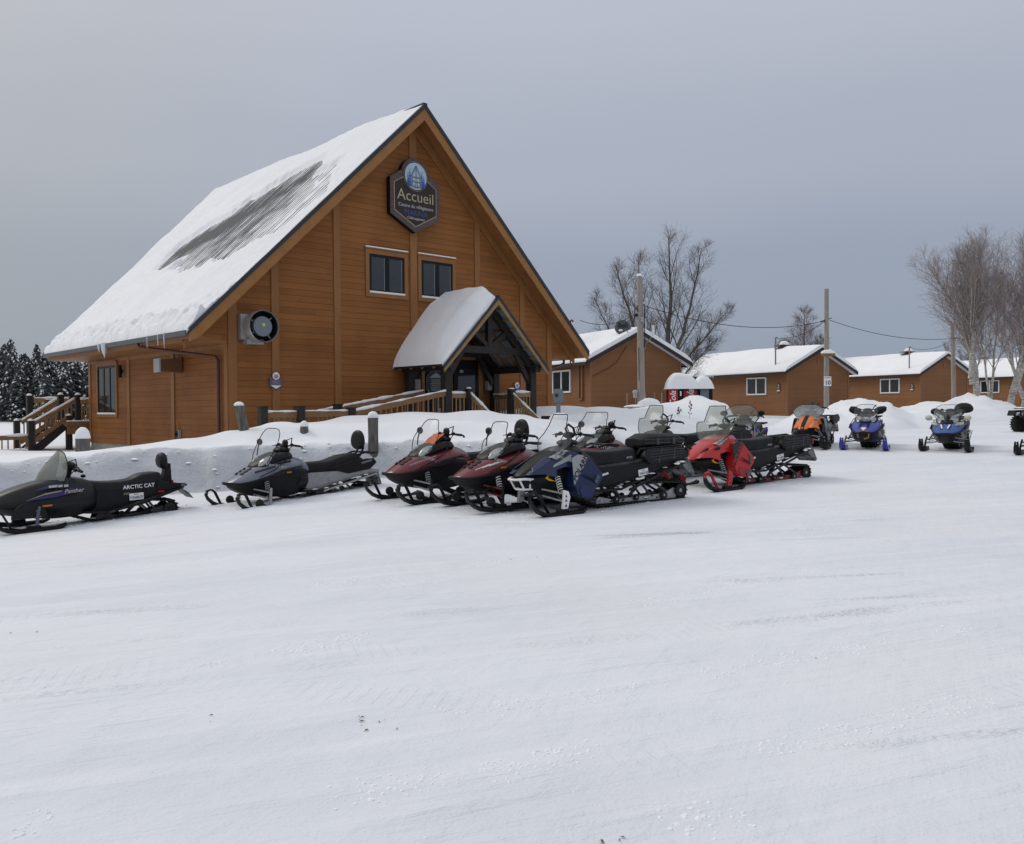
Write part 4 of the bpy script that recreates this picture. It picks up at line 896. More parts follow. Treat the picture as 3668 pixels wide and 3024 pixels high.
mb = MB(); mb.lathe([(.05, -.16), (.07, 0)], (.02, -.16, 4.13), 'y', 12); mb.ell((.02, -.2, 4.22), (.08, .08, .05), 10, 6); mb.build('lamp_head', M['ltgrey'], p1)
mb = MB(); mb.beam((.12, 0, 3.1), (.45, -.05, 3.45), .04, .04); mb.box((.05, -.08, 2.95), (.2, .05, 3.15)); mb.build('bracket', M['greyp'], p1)
mb = MB(); mb.tube([(.5, -.05, 3.5), (.5, -.05, 3.95)], [.06, .05], 8); mb.build('antenna', M['vinylw'], p1)
mb = MB(); mb.lathe([(.09, 0), (.09, .2), (.05, .24)], (-.27, -.05, .88), 'z', 12); mb.ell((-.27, -.05, 1.12), (.12, .12, .1), 10, 6); mb.build('electric_meter', M['ltgrey'], p1)
p2 = upole(17.31, 48, 1.0, 7.89, .155, .115, 'utility pole with a speed limit sign, between cabins 2 and 3', .02)
mb = MB(); mb.box((-.2, -.20, 1.55), (.2, -.18, 2.08)); sg_ = mb.build('speed_sign', M['white'], p2, smooth=0)
mb = MB(); text(mb, '10', .33, (0, -.205, 1.73), (1, 0, 0), (0, 0, 1), .006, off=.015); text(mb, 'MAXIMUM', .075, (0, -.205, 2.0), (1, 0, 0), (0, 0, 1), .006); mb.build('sign_number', M['blackm'], sg_, smooth=0)
mb = MB(); mb.tube([(-.1, -.05, 5.22), (.28, -.1, 5.28)], .02, 6); mb.tube([(-.1, -.05, 5.15), (-.35, -.1, 5.08)], .04, 6); mb.build('insulator', M['blackm'], p2)
mb = MB(); mb.box((-.36, -.36, 3.18), (.36, -.2, 3.34)); mb.build('cross_board', M['raw'], p2, smooth=0); mb = MB(); mb.ell((0, -.28, 3.34), (.42, .16, .2), 14, 8, zmin=-.05); mb.build('board_snow', SNOW, p2)
p3 = upole(28.38, 56, 1.0, 6.71, .15, .12, 'right utility pole standing beside the white birches', -.1)
mb = MB(); mb.ell((-.1, 0, 5.71), (.11, .11, .06), 12, 6); mb.build('snow_cap', SNOW, p3)
mb = MB(); mb.tube([(-.1, -.1, 4.73), (.3, -.12, 4.73)], .035, 6); mb.build('insulator', M['blackm'], p3)
def wire(label, pts, sag, r_=.016, n=26):
    mb = MB(); all_ = []
    for (a, b), s_ in zip(zip(pts, pts[1:]), sag):
        a = V(a); b = V(b)
        for k in range(n + (b is pts[-1])): t = k / n; p = a.lerp(b, t); p.z -= 4 * s_ * t * (1 - t); all_.append(p)
    all_.append(V(pts[-1])); mb.tube(all_, r_, 5)
    return tag(mb.build('overhead_wire', M['blackm'], None), label, 'power line', 'overhead wires between the poles')
wire('wire sagging from the nearest pole to the speed-sign pole', [(5.58, 36.9, 5.78), (17.2, 47.95, 6.13)], [.62])
wire('wire from the speed-sign pole down to the pole by the birches', [(17.4, 47.95, 6.2), (28.25, 55.9, 5.71)], [.42])
wire('wire from the pole by the birches out to the right', [(28.4, 55.9, 5.72), (42, 62, 5.6)], [.5])
wire('service wire from the nearest cabin mast to the nearest pole', [(3.3, 41.8, 5.66), (5.42, 36.95, 5.5)], [.35], .014)
wire('service wire from the mast of cabin 2 to the speed-sign pole', [(16.75, 54.7, 5.7), (17.2, 47.95, 6.1)], [.25], .014)
wire('service wire from the mast of cabin 3 to the pole by the birches', [(30.1, 65.7, 5.75), (28.3, 56.0, 5.6)], [.3], .014)
# ================================================================ VENDING MACHINES
def vend(x, w, label):
    t_ = thing('vending_machine', label, 'vending machine', (x, 40.0, .48), R(-4), 'drink machines by the cabins')
    mb = MB(); mb.box((0, 0, 0), (w, .8, 1.83)); mb.build('cabinet', M['black'], t_, smooth=0, bevel=.015); return t_
RED = mat('vend_red', (.42, .018, .022), .35); DRED = mat('vend_dark_red', (.25, .02, .03), .35)
v = vend(7.17, .66, 'left drink machine with bright red front panel and upright white lettering'); mb = MB(); mb.box((.01, -.03, .05), (.43, -.001, 1.80)); mb.build('front_panel', RED, v, smooth=0)
mb = MB(); text(mb, 'Coca-Cola', .38, (.22, -.04, .90), (0, 0, 1), (-1, 0, 0), .01, shear=.35, off=.012); mb.build('lettering', M['white'], v, smooth=0)
mb = MB(); mb.box((.54, -.02, 1.5), (.60, -.001, 1.72)); mb.build('coin_slot', M['white'], v, smooth=0)
v = vend(7.85, .72, 'middle drink machine with dark red front and large slanting lettering'); mb = MB(); mb.box((.03, -.03, .3), (.62, -.001, 1.74)); mb.build('front_panel', DRED, v, smooth=0)
mb = MB(); text(mb, 'Coca-Cola', .44, (.24, -.04, .85), (.12, 0, 1), (-1, 0, .12), .01, shear=.35, off=.016); mb.build('lettering', mat('vend_pale', (.5, .48, .48)), v, smooth=0)
mb = MB(); text(mb, 'Coca-Cola', .09, (.53, -.04, 1.5), (1, 0, 0), (0, 0, 1), .006, shear=.3); mb.box((.6, -.03, 1.18), (.67, -.001, 1.36)); mb.box((.08, -.04, .9), (.13, -.03, 1.05)); mb.box((.17, -.04, .9), (.22, -.03, 1.05)); mb.build('small_print', M['white'], v, smooth=0)
v = vend(8.60, .60, 'right drink machine with a grey glass door'); mb = MB(); mb.box((.04, -.03, .2), (.43, -.001, 1.80)); mb.build('front_panel', mat('vend_grey', (.13, .15, .17), .3), v, smooth=0)
mb = MB(); mb.box((.10, -.04, .35), (.37, -.031, 1.68)); mb.build('glass_door', mat('vend_glass', (.14, .175, .19), .15), v, smooth=0); mb = MB(); mb.box((.48, -.02, .9), (.54, -.001, 1.0)); mb.build('coin_slot', M['white'], v, smooth=0)
for x0, x1, h_, lab in ((7.10, 8.62, .74, 'big rounded snow cap on the two red drink machines'), (8.45, 9.28, .60, 'rounded snow cap on the grey drink machine')):
    mb = MB(); cx = (x0 + x1) / 2; hw = (x1 - x0) / 2; n = 28; rows = []
    for i in range(13):
        b = i / 12; rows.append([])
        for k in range(n + 1):
            a = -1 + 2 * k / n; q = max(0, 1 - abs(a) ** 3.0) ** .5 * max(0, 1 - abs(2 * b - 1) ** 3.5) ** .5
            rows[-1].append((cx + hw * a * (1 - .12 * q), 39.86 + b * 1.05, 2.30 + h_ * q * (1 - .12 * a) + (.02 * noise.noise(V((a * 3, b * 3, x0))) if q > 0 else 0)))
    mb.grid(rows); tag(mb.build('snow_heap', SNOW, None, smooth=180, fix=False), lab, 'snow')
# ================================================================ BOLLARDS, PEDESTAL, STICKS, WEEDS
def bollard(x, y, z1, r_, label, lean=(0, 0), cap=.16, h=None):
    z0 = hgt(x, y) - .3; t_ = thing('log_bollard', label, 'wooden post', (x, y, z0), 0, 'snow-capped log bollards'); L_ = z1 - z0
    rg = random.Random(int(x * 100)); mb = MB(); mb.tube([(lean[0] * k / 5, lean[1] * k / 5, L_ * k / 5) for k in range(6)] , [r_ * 1.06 + rg.uniform(-.006, .006) for k in range(6)], 14); mb.build('log', M['greywood'], t_)
    mb = MB(); mb.ell((lean[0], lean[1], L_), (r_ * 1.12, r_ * 1.12, cap), 16, 10, jit=.03, seed=3, zmin=-.06); mb.build('snow_cap', SNOW, t_, smooth=180)
bollard(-5.93, 19.5, 1.60, .10, 'tall leaning log post in front of the lodge corner', (-.17, 0), .085); bollard(-4.6, 19.3, 1.13, .085, 'short stump post with a snow cap, in front of the ramp railing', cap=.12)
bollard(-2.9, 18.2, 1.32, .105, 'upright log post with a snow cap, left of the porch', cap=.13); bollard(-10.0, 20.3, .88, .15, 'thick stump with a tall snow cap at the far lodge corner', cap=.25)
zb = .82
t_ = thing('charging_pedestal', 'grey electrical pedestal post with round head near the porch steps', 'electrical pedestal', (1.31, 24.6, zb))
mb = MB(); mb.lathe([(.065, 0), (.06, .85), (.06, .9)], (0, 0, 0), 'z', 14); mb.build('post', M['greyp'], t_)
mb = MB(); mb.prism([(-.11, -.08, .82), (.11, -.08, .82), (.14, -.08, .95), (.14, -.08, 1.12), (.1, -.08, 1.2), (-.1, -.08, 1.2), (-.14, -.08, 1.12), (-.14, -.08, .95)], (0, .16, 0)); mb.build('head', M['greyp'], t_, smooth=0, bevel=.015)
mb = MB(); mb.lathe([(.05, -.085), (.05, -.1)], (-.05, 0, 1.02), 'y', 12); mb.build('socket', M['metal_dk'], t_)
t_ = thing('utility_box', 'grey metal box under a snow heap in front of the pedestal', 'utility box', (1.28, 23.2, .78), R(10))
mb = MB(); mb.box((-.27, -.2, 0), (.27, .2, .34)); mb.build('box', M['greyp'], t_, smooth=0, bevel=.02); mb = MB(); mb.ell((0, 0, .34), (.31, .25, .24), 16, 9, jit=.05, zmin=-.08); mb.build('snow_cap', SNOW, t_, smooth=180)
t_ = thing('snowy_rack', 'low board with thin upright stakes at the foot of the nearest pole', 'rack', (5.4, 35.6, 1.45))
mb = MB(); mb.box((-.75, -.2, .0), (.65, .2, .05)); mb.build('board', M['pole'], t_, smooth=0)
for x in (-.7, -.35, .05, .42, .72): mb = MB(); mb.tube([(x, 0, -.3), (x, 0, .62)], .016, 5); mb.build('stake', M['pole'], t_)
mb = MB(); mb.ell((.2, 0, .04), (.5, .22, .36), 14, 9, jit=.05, zmin=-.05); mb.ell((-.3, 0, .04), (.55, .22, .1), 14, 9, zmin=-.05); mb.build('snow_heap', SNOW, t_, smooth=180)
def weed(x, y, h_, label, seed):
    z = hgt(x, y) - .05; rg = random.Random(seed); mb = MB(); top = V((rg.uniform(.02, .12), 0, h_)); mb.tube([(0, 0, 0), (.02, 0, h_ * .5), top], [.006, .005, .003], 4)
    for k in range(16):
        t = rg.uniform(.3, 1); p = V((0, 0, 0)).lerp(top, t) + V((rg.uniform(-.07, .07), rg.uniform(-.05, .05), 0)); mb.ell(p, (.018, .018, .028), 5, 4); mb.tube([V((0, 0, 0)).lerp(top, t - .06), p], .003, 3)
    o = mb.build('dry_weed', M['blackm'], None, smooth=0); o.location = (x, y, z); tag(o, label, 'plant')
weed(6.0, 29.5, .62, 'taller dry dark weed sticking out of the snow mound', 3); weed(5.62, 29.5, .36, 'shorter dry weed left of the tall one on the mound', 7)
# ================================================================ TREES
BARK = mat('grey_bark', (.13, .115, .10), .9, noise_amt=.7, nscale=6, col2=(.075, .065, .057))
TWIG = mat('twig', (.12, .10, .09), .9); TWIGR = mat('reddish_twig', (.17, .125, .115), .9)
TWIGB = mat('birch_twig', (.30, .25, .235), .9)
BIRCH = mat('birch_bark', (.60, .57, .52), .8, noise_amt=1, nscale=5, col2=(.10, .085, .075), stretch=(1.5, 1.5, 5))
def bare_tree(root, rg, stems, limbs, subs, twigs, up, barkm, twigm, tw_r=.012, spread=1.0, zfrac=(.25, 1.0)):
    """stems: list of (base, tip, r0, crook). Limbs sweep upwards, each level finer."""
    tb, tw = MB(), MB()
    def grow(mb, p, d, L_, r_, n, wob, upb, rend=.3):
        pts = [p.copy()]; rs = [r_]
        for k in range(n):
            d = (d + V((rg.uniform(-wob, wob), rg.uniform(-wob, wob), rg.uniform(-wob, wob) + upb))).normalized()
            p = p + d * L_ / n; pts.append(p.copy()); rs.append(max(.004, r_ * (1 - (1 - rend) * (k + 1) / n)))
        mb.tube(pts, rs, 5 if r_ > .03 else 3, caps=False); return pts, rs
    def side(d, az, ang):
        o = d.orthogonal().normalized(); q = o * math.cos(az) + d.cross(o) * math.sin(az); return (d * math.cos(ang) + q * math.sin(ang)).normalized()
    for base, tip, r_, crook in stems:
        base = V(base); tip = V(tip); n = 12; pts = []
        for k in range(n + 1):
            t = k / n; p = base.lerp(tip, t); a = math.sin(math.pi * t); p += V((crook * a + rg.uniform(-.03, .03) * a * 2, rg.uniform(-.05, .05) * a, 0)); pts.append(p)
        rs = [r_ * (1 - .93 * (k / n) ** .85) + .006 for k in range(n + 1)]
        tb.tube(pts, rs, 9, caps=False); H_ = (tip - base).length
        for i in range(limbs):
            t = lerp(zfrac[0], zfrac[1] - .03, (i + rg.random()) / limbs); k = min(n - 1, int(t * n)); p = pts[k].lerp(pts[k + 1], t * n - k)
            ax = (pts[k + 1] - pts[k]).normalized(); L1 = H_ * (.36 * (1 - t) ** .75 + .09) * rg.uniform(.75, 1.2) * spread
            d = side(ax, i * 2.4 + rg.uniform(-.4, .4), math.atan(1 / up) * rg.uniform(.7, 1.2)); r1 = max(tw_r * 1.6, min(rs[k] * .42, .010 + L1 * .010))
            lp, lr = grow(tb if r1 > .03 else tw, p, d, L1, r1, 8, .10, .07)
            for j in range(subs):
                u = rg.uniform(.12, .98); kk = min(7, int(u * 8)); q = lp[kk].lerp(lp[kk + 1], u * 8 - kk); dd = side((lp[kk + 1] - lp[kk]).normalized(), rg.uniform(0, 6.28), rg.uniform(.45, 1.0)); dd.z += .12
                sp, sr = grow(tw, q, dd.normalized(), L1 * rg.uniform(.35, .65) * (1.15 - .5 * u), max(tw_r * 1.15, lr[kk] * .45), 5, .14, .06)
                for w in range(twigs):
                    v = rg.uniform(.1, 1); k3 = min(4, int(v * 5)); q2 = sp[k3].lerp(sp[k3 + 1], v * 5 - k3); d3 = side((sp[k3 + 1] - sp[k3]).normalized(), rg.uniform(0, 6.28), rg.uniform(.4, 1.0))
                    grow(tw, q2, d3, L1 * rg.uniform(.12, .28) + .2, tw_r * .8, 3, .18, .05)
    tb.build('trunk', barkm, root, smooth=60, fix=False); tw.build('crown', twigm, root, smooth=0, fix=False)
def T_(name, label, loc, group): return thing(name, label, 'tree', loc, 0, group)
t_ = T_('bare_tree', 'big leafless tree with a wide crown behind the nearest cabin', (9.1, 54, 1.0), 'leafless trees')
bare_tree(t_, random.Random(11), [((0, 0, 0), (.7, .3, 11.0), .26, .35), ((0, 0, 1), (-2.6, .6, 9.4), .17, -.1), ((.1, 0, 1.3), (2.6, -.4, 10.2), .17, .35), ((.1, 0, 1), (4.6, .8, 6.6), .12, -.2), ((-.2, 0, .8), (-4.0, -.5, 7.2), .12, -.3), ((.3, 0, .6), (3.6, .5, 4.6), .09, -.2), ((-.1, 0, 1), (-1.2, 0, 9.8), .15, -.3)], 14, 11, 6, 1.35, BARK, TWIG, .0065, .78)
t_ = T_('bare_tree', 'leafless tree of which a few twigs show above the right lodge roof', (.35, 46, 1.0), 'leafless trees')
bare_tree(t_, random.Random(5), [((0, 0, 0), (-.9, .2, 9.3), .14, .1), ((0, 0, 1), (.3, 0, 7.6), .1, .1), ((0, 0, 1), (-2.0, .3, 8.2), .1, .1)], 10, 9, 6, 1.1, BARK, TWIG, .0075, .85)
t_ = T_('larch_tree', 'small conical leafless larch behind cabin 2 and the speed-sign pole', (25.5, 76, 2.0), 'leafless trees')
bare_tree(t_, random.Random(8), [((0, 0, 0), (0, 0, 7.9), .14, .02), ((.1, 0, 0), (-2.0, 0, 5.0), .06, .1), ((.1, 0, 0), (1.6, 0, 5.4), .06, -.1)], 40, 10, 4, .55, BARK, TWIGR, .0095, .8, (.22, 1.0))
def birch(x, y, z, seed, stems, label, limbs=30, sp=1.12):
    t_ = T_('birch_tree', label, (x, y, z), 'white birches'); bare_tree(t_, random.Random(seed), stems, limbs, 11, 5, 1.6, BIRCH, TWIGB, .0062, sp, (.2, 1.0))
birch(25.1, 47, 1.35, 21, [((0, 0, 0), (-2.5, .4, 7.7), .20, .75), ((-.35, 0, 1.6), (-.9, -.3, 8.2), .15, .2), ((-.3, 0, 1.2), (.4, .3, 8.7), .15, -.25)], 'left white birch with curved stems beside the right pole')
birch(26.8, 47, 1.25, 22, [((0, 0, 0), (1.5, .4, 8.5), .18, .25), ((.2, 0, .8), (2.9, -.2, 8.8), .16, .1), ((.1, 0, .6), (2.6, .8, 7.2), .12, .3)], 'right white birch leaning towards the right edge')
birch(25.95, 47.4, 1.3, 23, [((0, 0, 0), (.5, .1, 6.9), .07, .12), ((0, 0, .4), (-.9, .5, 7.8), .06, .1), ((.1, 0, .4), (1.1, .5, 7.9), .06, -.1)], 'thin young birch stem between the two big birches', 12)
birch(30.5, 52, 1.3, 24, [((0, 0, 0), (.6, .3, 7.4), .14, .3), ((0, 0, .5), (-1.2, .3, 7.5), .12, -.3)], 'birch behind the others, cut by the right edge', 15)
t_ = T_('shrub', 'dense dark leafless brush behind the white birches', (45.5, 88, 1.6), 'leafless trees')
bare_tree(t_, random.Random(31), [((k * .5 - 1.6, 0, 0), (k * .75 - 2.4, .2, 5.0 + (k % 3) * .7), .05, .1) for k in range(8)], 10, 8, 5, 1.7, BARK, TWIGR, .0085, .8, (.2, 1.0))
# snowy black spruces
NEEDLE = mat('spruce_needles', (.026, .032, .028), .9, noise_amt=.85, nscale=5, col2=(.16, .17, .17))
def spruce(name, rg, H_, rb, snowy, parentargs):
    t_ = thing(*parentargs)
    mb = MB(); mb.tube([(0, 0, 0), (0, 0, H_ * .98)], [.13, .02], 6); mb.build('trunk', BARK, t_)
    cr, sn = MB(), MB(); n = int(H_ * 26); 
    for i in range(n):
        t = ((i + rg.random()) / n) ** .9; z = .3 + (H_ - .3) * t; rmax = rb * (1 - t) ** .75 * rg.uniform(.65, 1.1) + .10; az = i * 2.4 + rg.uniform(-.5, .5)
        ca, sa = math.cos(az), math.sin(az); droop = .28 * rmax + .06; w = .17 + .20 * rmax
        for q in range(3):
            r1 = rmax * (.25 + .38 * q) ; zz = z - droop * (q + .3) / 2.2; ww = w * (1.05 - .2 * q); L_ = .22 + .2 * rmax; j = rg.uniform(-.35, .35); c2, s2 = math.cos(az + j), math.sin(az + j)
            P = lambda r_, s_, zz_: (r_ * c2 - s_ * s2, r_ * s2 + s_ * c2, zz_)
            cr.add([P(r1 - L_ * .6, 0, zz + .10), P(r1, ww * rg.uniform(.6, 1), zz - .05), P(r1 + L_ * .7, rg.uniform(-.1, .1), zz - .16), P(r1, -ww * rg.uniform(.6, 1), zz - .05), P(r1, 0, zz - .26)], [(0, 1, 2), (0, 2, 3), (1, 4, 2), (2, 4, 3), (0, 3, 4), (0, 4, 1)])
            if rg.random() < snowy * (.75 + 1.4 * noise.noise(V((ca * rmax * 2, sa * rmax * 2, z * .9 + H_)))) and t < .985:
                h_ = rg.uniform(.04, .10); k = rg.uniform(.3, .75)
                sn.add([P(r1 - L_ * .4 * k, 0, zz + .10), P(r1, ww * .8 * k, zz + .0), P(r1 + L_ * .6 * k, 0, zz - .08), P(r1, -ww * .8 * k, zz + .0), P(r1 + .02, 0, zz + .06 + h_)], [(0, 1, 4), (1, 2, 4), (2, 3, 4), (3, 0, 4)])
    cr.build('crown', NEEDLE, t_, smooth=0, fix=False); 
    if len(sn.f) > 200: sn.build('snow', SNOW, t_, smooth=0, fix=False)
    return t_
rg = random.Random(77)
spots = []
for row, (yy, n, hh) in enumerate(((58, 13, 4.7), (62, 14, 5.1), (67, 15, 5.5), (73, 15, 6.0))):
    for k in range(n):
        f = -.66 + (.20) * (k + .5) / n + rg.uniform(-.006, .006); y = yy + rg.uniform(-1.2, 1.2); spots.append((f * y, y, hh * rg.uniform(.82, 1.14) * (1.08 if -.60 < f < -.54 else .97)))
protos = []
for i, (x, y, h_) in enumerate(spots):
    s_ = i % 5; side = 'far left edge' if x / y < -.56 else 'lodge and its deck'; rown = ('front', 'second', 'third', 'back')[0 if y < 60 else 1 if y < 64.6 else 2 if y < 70 else 3]
    lab = 'narrow snow-flecked spruce in the wood at the left'
    if i < 5: o = spruce('spruce', random.Random(100 + i), 7.0, 1.05, .62, ('spruce_tree', lab, 'tree', (x, y, -.6), 0, 'snowy spruces of the wood at the left')); protos.append(o)
    else: o = copy_tree(protos[s_])
    o.location = (x, y, -.5); o.scale = (1, 1, h_ / 7.0 * 1.12); o.rotation_euler = (0, 0, rg.uniform(0, 6))
o = spruce('spruce', random.Random(9), 6.0, .9, .1, ('spruce_tree', 'dark pointed spruce tip just above the roof of cabin 2', 'tree', (24.5, 82, .6), 0)); 
# ================================================================ SNOWMOBILES
def paint(name, col, col2=None): return mat(name, col, .3, coat=.35, noise_amt=.35, nscale=3, col2=col2)
def screen_mat(name, tint, op, haze=0):
    m_ = bpy.data.materials.new(name); m_.use_nodes = True; nt = m_.node_tree; nt.nodes.clear(); L = nt.links.new
    o = nt.nodes.new('ShaderNodeOutputMaterial'); tr = nt.nodes.new('ShaderNodeBsdfTransparent'); tr.inputs[0].default_value = (*tint, 1)
    gl = nt.nodes.new('ShaderNodeBsdfPrincipled'); gl.inputs['Base Color'].default_value = (.55, .58, .58, 1); gl.inputs['Roughness'].default_value = .15
    if haze: gl.inputs['Base Color'].default_value = (.30, .31, .28, 1)
    t = nt.nodes.new('ShaderNodeTexCoord'); n = nt.nodes.new('ShaderNodeTexNoise'); n.inputs['Scale'].default_value = 4; n.inputs['Detail'].default_value = 4; L(t.outputs['Object'], n.inputs[0])
    mr = nt.nodes.new('ShaderNodeMapRange'); mr.inputs[1].default_value = .4; mr.inputs[2].default_value = .7; mr.inputs[3].default_value = op; mr.inputs[4].default_value = min(1, op + .15); L(n.outputs[0], mr.inputs[0])
    mx = nt.nodes.new('ShaderNodeMixShader'); L(mr.outputs[0], mx.inputs[0]); L(tr.outputs[0], mx.inputs[1]); L(gl.outputs[0], mx.inputs[2]); L(mx.outputs[0], o.inputs[0]); MATS[name] = m_; return m_
CLEAR = screen_mat('clear_screen', (.93, .94, .94), .07); HAZY = screen_mat('hazy_screen', (.72, .74, .70), .30, 1); SMOKE = screen_mat('smoked_screen', (.48, .50, .44), .55, 1); DARKS = screen_mat('dark_screen', (.18, .18, .19), .35, 0)
LENS = mat('headlamp_lens', (.40, .43, .44), .08, spec=.9, noise_amt=1, nscale=14, col2=(.08, .085, .09))
AMBER = mat('amber', (.45, .16, .01), .3); TAIL = mat('tail_red', (.35, .01, .01), .3)
SNOWY = mat('snowy_rubber', (.03, .03, .03), .8, noise_amt=1, nscale=9, col2=(.30, .31, .32))
def mir(a, sg): return (a[0], a[1] * sg, a[2])
def plate(t, name, m_, poly, y, th=.03, tilt=0, zc=.5, both=True, bow=0, bevel=.008, xt=0, xc=.5):
    objs = []
    for sg in ((1, -1) if both else (1,)):
        mb = MB(); yy = lambda x, z: y + tilt * (z - zc) + xt * (x - xc)
        n = len(poly); a = [(x, sg * yy(x, z), z) for x, z in poly]; b = [(x, sg * (yy(x, z) - th), z) for x, z in poly]
        mb.add(a + b, [tuple(range(n)), tuple(range(2 * n - 1, n - 1, -1))] + [(i, (i + 1) % n, n + (i + 1) % n, n + i) for i in range(n)])
        objs.append(mb.build(name, m_, t, smooth=0, bevel=bevel))
    return objs
def hull(t, name, m_, secs, sub=2, sm=180, bev=0, crease=()):
    mb = MB(); mb.loft(secs); o = mb.build(name, m_, t, smooth=sm, sub=sub, bevel=bev)
    if crease:
        n = 2 * len(secs[0][1]) - 2; me = o.data; at = me.attributes.new('crease_edge', 'FLOAT', 'EDGE')
        ks = {k for k, v in crease} | {(n - k) % n for k, v in crease}; cv = {**{k: v for k, v in crease}, **{(n - k) % n: v for k, v in crease}}
        for e in me.edges:
            a, b = e.vertices
            if a % n == b % n and a % n in ks: at.data[e.index].value = cv[a % n]
    return o
def sec(x, zb, zt, wb, wm, zm, wt, crown=.02):
    return (x, [(0, zb), (wb, zb), (wm, zm - (zm - zb) * .25), (wm, zm + (zt - zm) * .2), (wt, zt - crown), (0, zt)])
def windshield(t, rows, m_, rim=True, top_drop=0, rim_m=None, wk=1.28):
    rows = [(x, z, hw * wk, back * .45) for x, z, hw, back in rows]
    mb = MB(); G_ = []
    for (x, z, hw, back) in rows: G_.append([(x - back * abs(a) ** 2, hw * a, z - (top_drop * a * a if (x, z) == (rows[-1][0], rows[-1][1]) else 0)) for a in [k / 6 - 1 for k in range(13)]])
    mb.grid(G_); w = mb.build('windshield', m_, t, smooth=180, fix=False)
    if rim:
        mb = MB(); path = [g[0] for g in G_] + G_[-1][1:-1] + [g[-1] for g in G_[::-1]]; mb.tube(path, .007, 6); mb.build('windshield_rim', rim_m or M['blackm'], w)
    return w
def mirror(t, sg, base, head, r_=(.03, .09, .06), m_=None):
    mb = MB(); mb.tube([mir(base, sg), ((base[0] + head[0]) / 2, sg * (base[1] + head[1]) / 2 + sg * .02, (base[2] + head[2]) / 2), mir(head, sg)], .012, 6); mb.ell(mir(head, sg), r_, 14, 8); mb.build('mirror', m_ or M['black'], t)
def handlebar(t, x, z, w=.38, drop=-.02, hook=True, muffs=False):
    mb = MB()
    for sg in (1, -1): mb.tube([(x + .05, 0, z - .04), (x + .03, sg * .1, z), (x, sg * .22, z + .02), (x - .03, sg * w, z + drop)], .013, 8)
    mb.tube([(x + .10, 0, z - .25), (x + .04, 0, z - .02)], .03, 8); mb.ell((x + .05, 0, z + .0), (.06, .13, .05), 10, 6); hb = mb.build('handlebar', M['blackm'], t)
    for sg in (1, -1):
        mb = MB(); mb.tube([(x - .012, sg * (w - .12), z + drop + .008), (x - .03, sg * w, z + drop)], .021, 10)
        if hook: mb.tube([(x - .03, sg * w, z + drop), (x - .05, sg * (w + .03), z + drop - .01), (x - .06, sg * (w + .04), z + drop - .04)], .016, 8)
        mb.build('grip', M['rubber'], hb)
        mb = MB(); mb.ell((x + .02, sg * (w - .17), z + drop + .02), (.035, .04, .03), 10, 6); mb.tube([(x + .04, sg * (w - .16), z + drop + .015), (x + .06, sg * (w - .03), z + drop)], .007, 5); mb.build('lever', M['black'], hb)
    mb = MB(); mb.tube([(x + .04, .12, z), (x + .12, .18, z + .10), (x + .02, .22, z + .14), (x - .02, .12, z + .03)], .010, 6); mb.tube([(x, .18, z), (x + .1, .16, z - .12), (x + .2, .1, z - .2)], .007, 5); mb.tube([(x, -.18, z), (x + .1, -.16, z - .12), (x + .2, -.1, z - .2)], .007, 5); mb.build('cable', M['blackm'], hb)
    if muffs:
        for sg in (1, -1):
            mb = MB(); mb.ell((x + .05, sg * (w - .06), z - .01), (.13, .17, .10), 12, 7, M=Matrix.Rotation(sg * .35, 4, 'X'), jit=.10, seed=5); mb.build('hand_muff', mat('muff', (.016, .016, .018), .8), hb)
def ski(t, sg, sx, sy, m_, loop_m, pol=False, wheel=False, up=.24):
    mb = MB(); secs = []
    for x, z, w in ((-.48, .075, .035), (-.44, .05, .05), (-.36, .022, .065), (-.1, .012, .075), (.15, .012, .078), (.30, .035, .075), (.41, .085, .068), (.49, .155, .055), (.535, up, .035)):
        secs.append((sx + x, z, w))
    rings = []; vs = []; fs = []
    for x, z, w in secs:
        ring = [(-w, z + .0), (-w, z + .045), (-w * .72, z + .03), (0, z + .028), (w * .72, z + .03), (w, z + .045), (w, z), (w * .3, z - .008), (0, z - .022), (-w * .3, z - .008)]
        vs += [(x, sg * sy + a, b) for a, b in ring]
    n = 10
    for i in range(len(secs) - 1):
        for k in range(n): l = (k + 1) % n; fs.append((i * n + k, i * n + l, (i + 1) * n + l, (i + 1) * n + k))
    fs += [tuple(range(n)), tuple(range(len(vs) - n, len(vs)))]
    mb.add(vs, fs); s_ = mb.build('ski', m_, t, smooth=40, bevel=.004)
    mb = MB()
    if pol:
        for q in (-.02, .02): mb.tube([(sx + .53, sg * sy + q, up), (sx + .52, sg * sy + q, up + .09), (sx + .44, sg * sy + q, up + .12), (sx + .34, sg * sy + q, up + .02), (sx + .2, sg * sy + q, .05)], .013, 6)
    else: 
        for q in (-.028, .028): mb.tube([(sx + .52, sg * sy + q, up - .02), (sx + .50, sg * sy + q, up + .07), (sx + .42, sg * sy + q, up + .09), (sx + .36, sg * sy + q, up + .04), (sx + .26, sg * sy + q, .08), (sx + .12, sg * sy + q, .05)], .013, 6)
        mb.tube([(sx + .50, sg * sy - .03, up + .07), (sx + .50, sg * sy + .03, up + .07)], .013, 6)
    mb.build('ski_loop', loop_m, s_)
    mb = MB(); mb.box((sx - .13, sg * sy - .035, .035), (sx + .06, sg * sy + .035, .10)); mb.build('ski_saddle', M['black'], s_, smooth=0, bevel=.008)
    if wheel:
        mb = MB(); yy = sg * sy - sg * .0; mb.lathe([(.03, -.02), (.068, -.018), (.072, 0), (.068, .018), (.03, .02)], (sx + .1, yy - .03 * sg, .135), 'y', 20); mb.beam((sx + .1, yy, .135), (sx - .04, yy, .08), .02, .03); mb.build('ski_wheel', M['rubber'], s_)
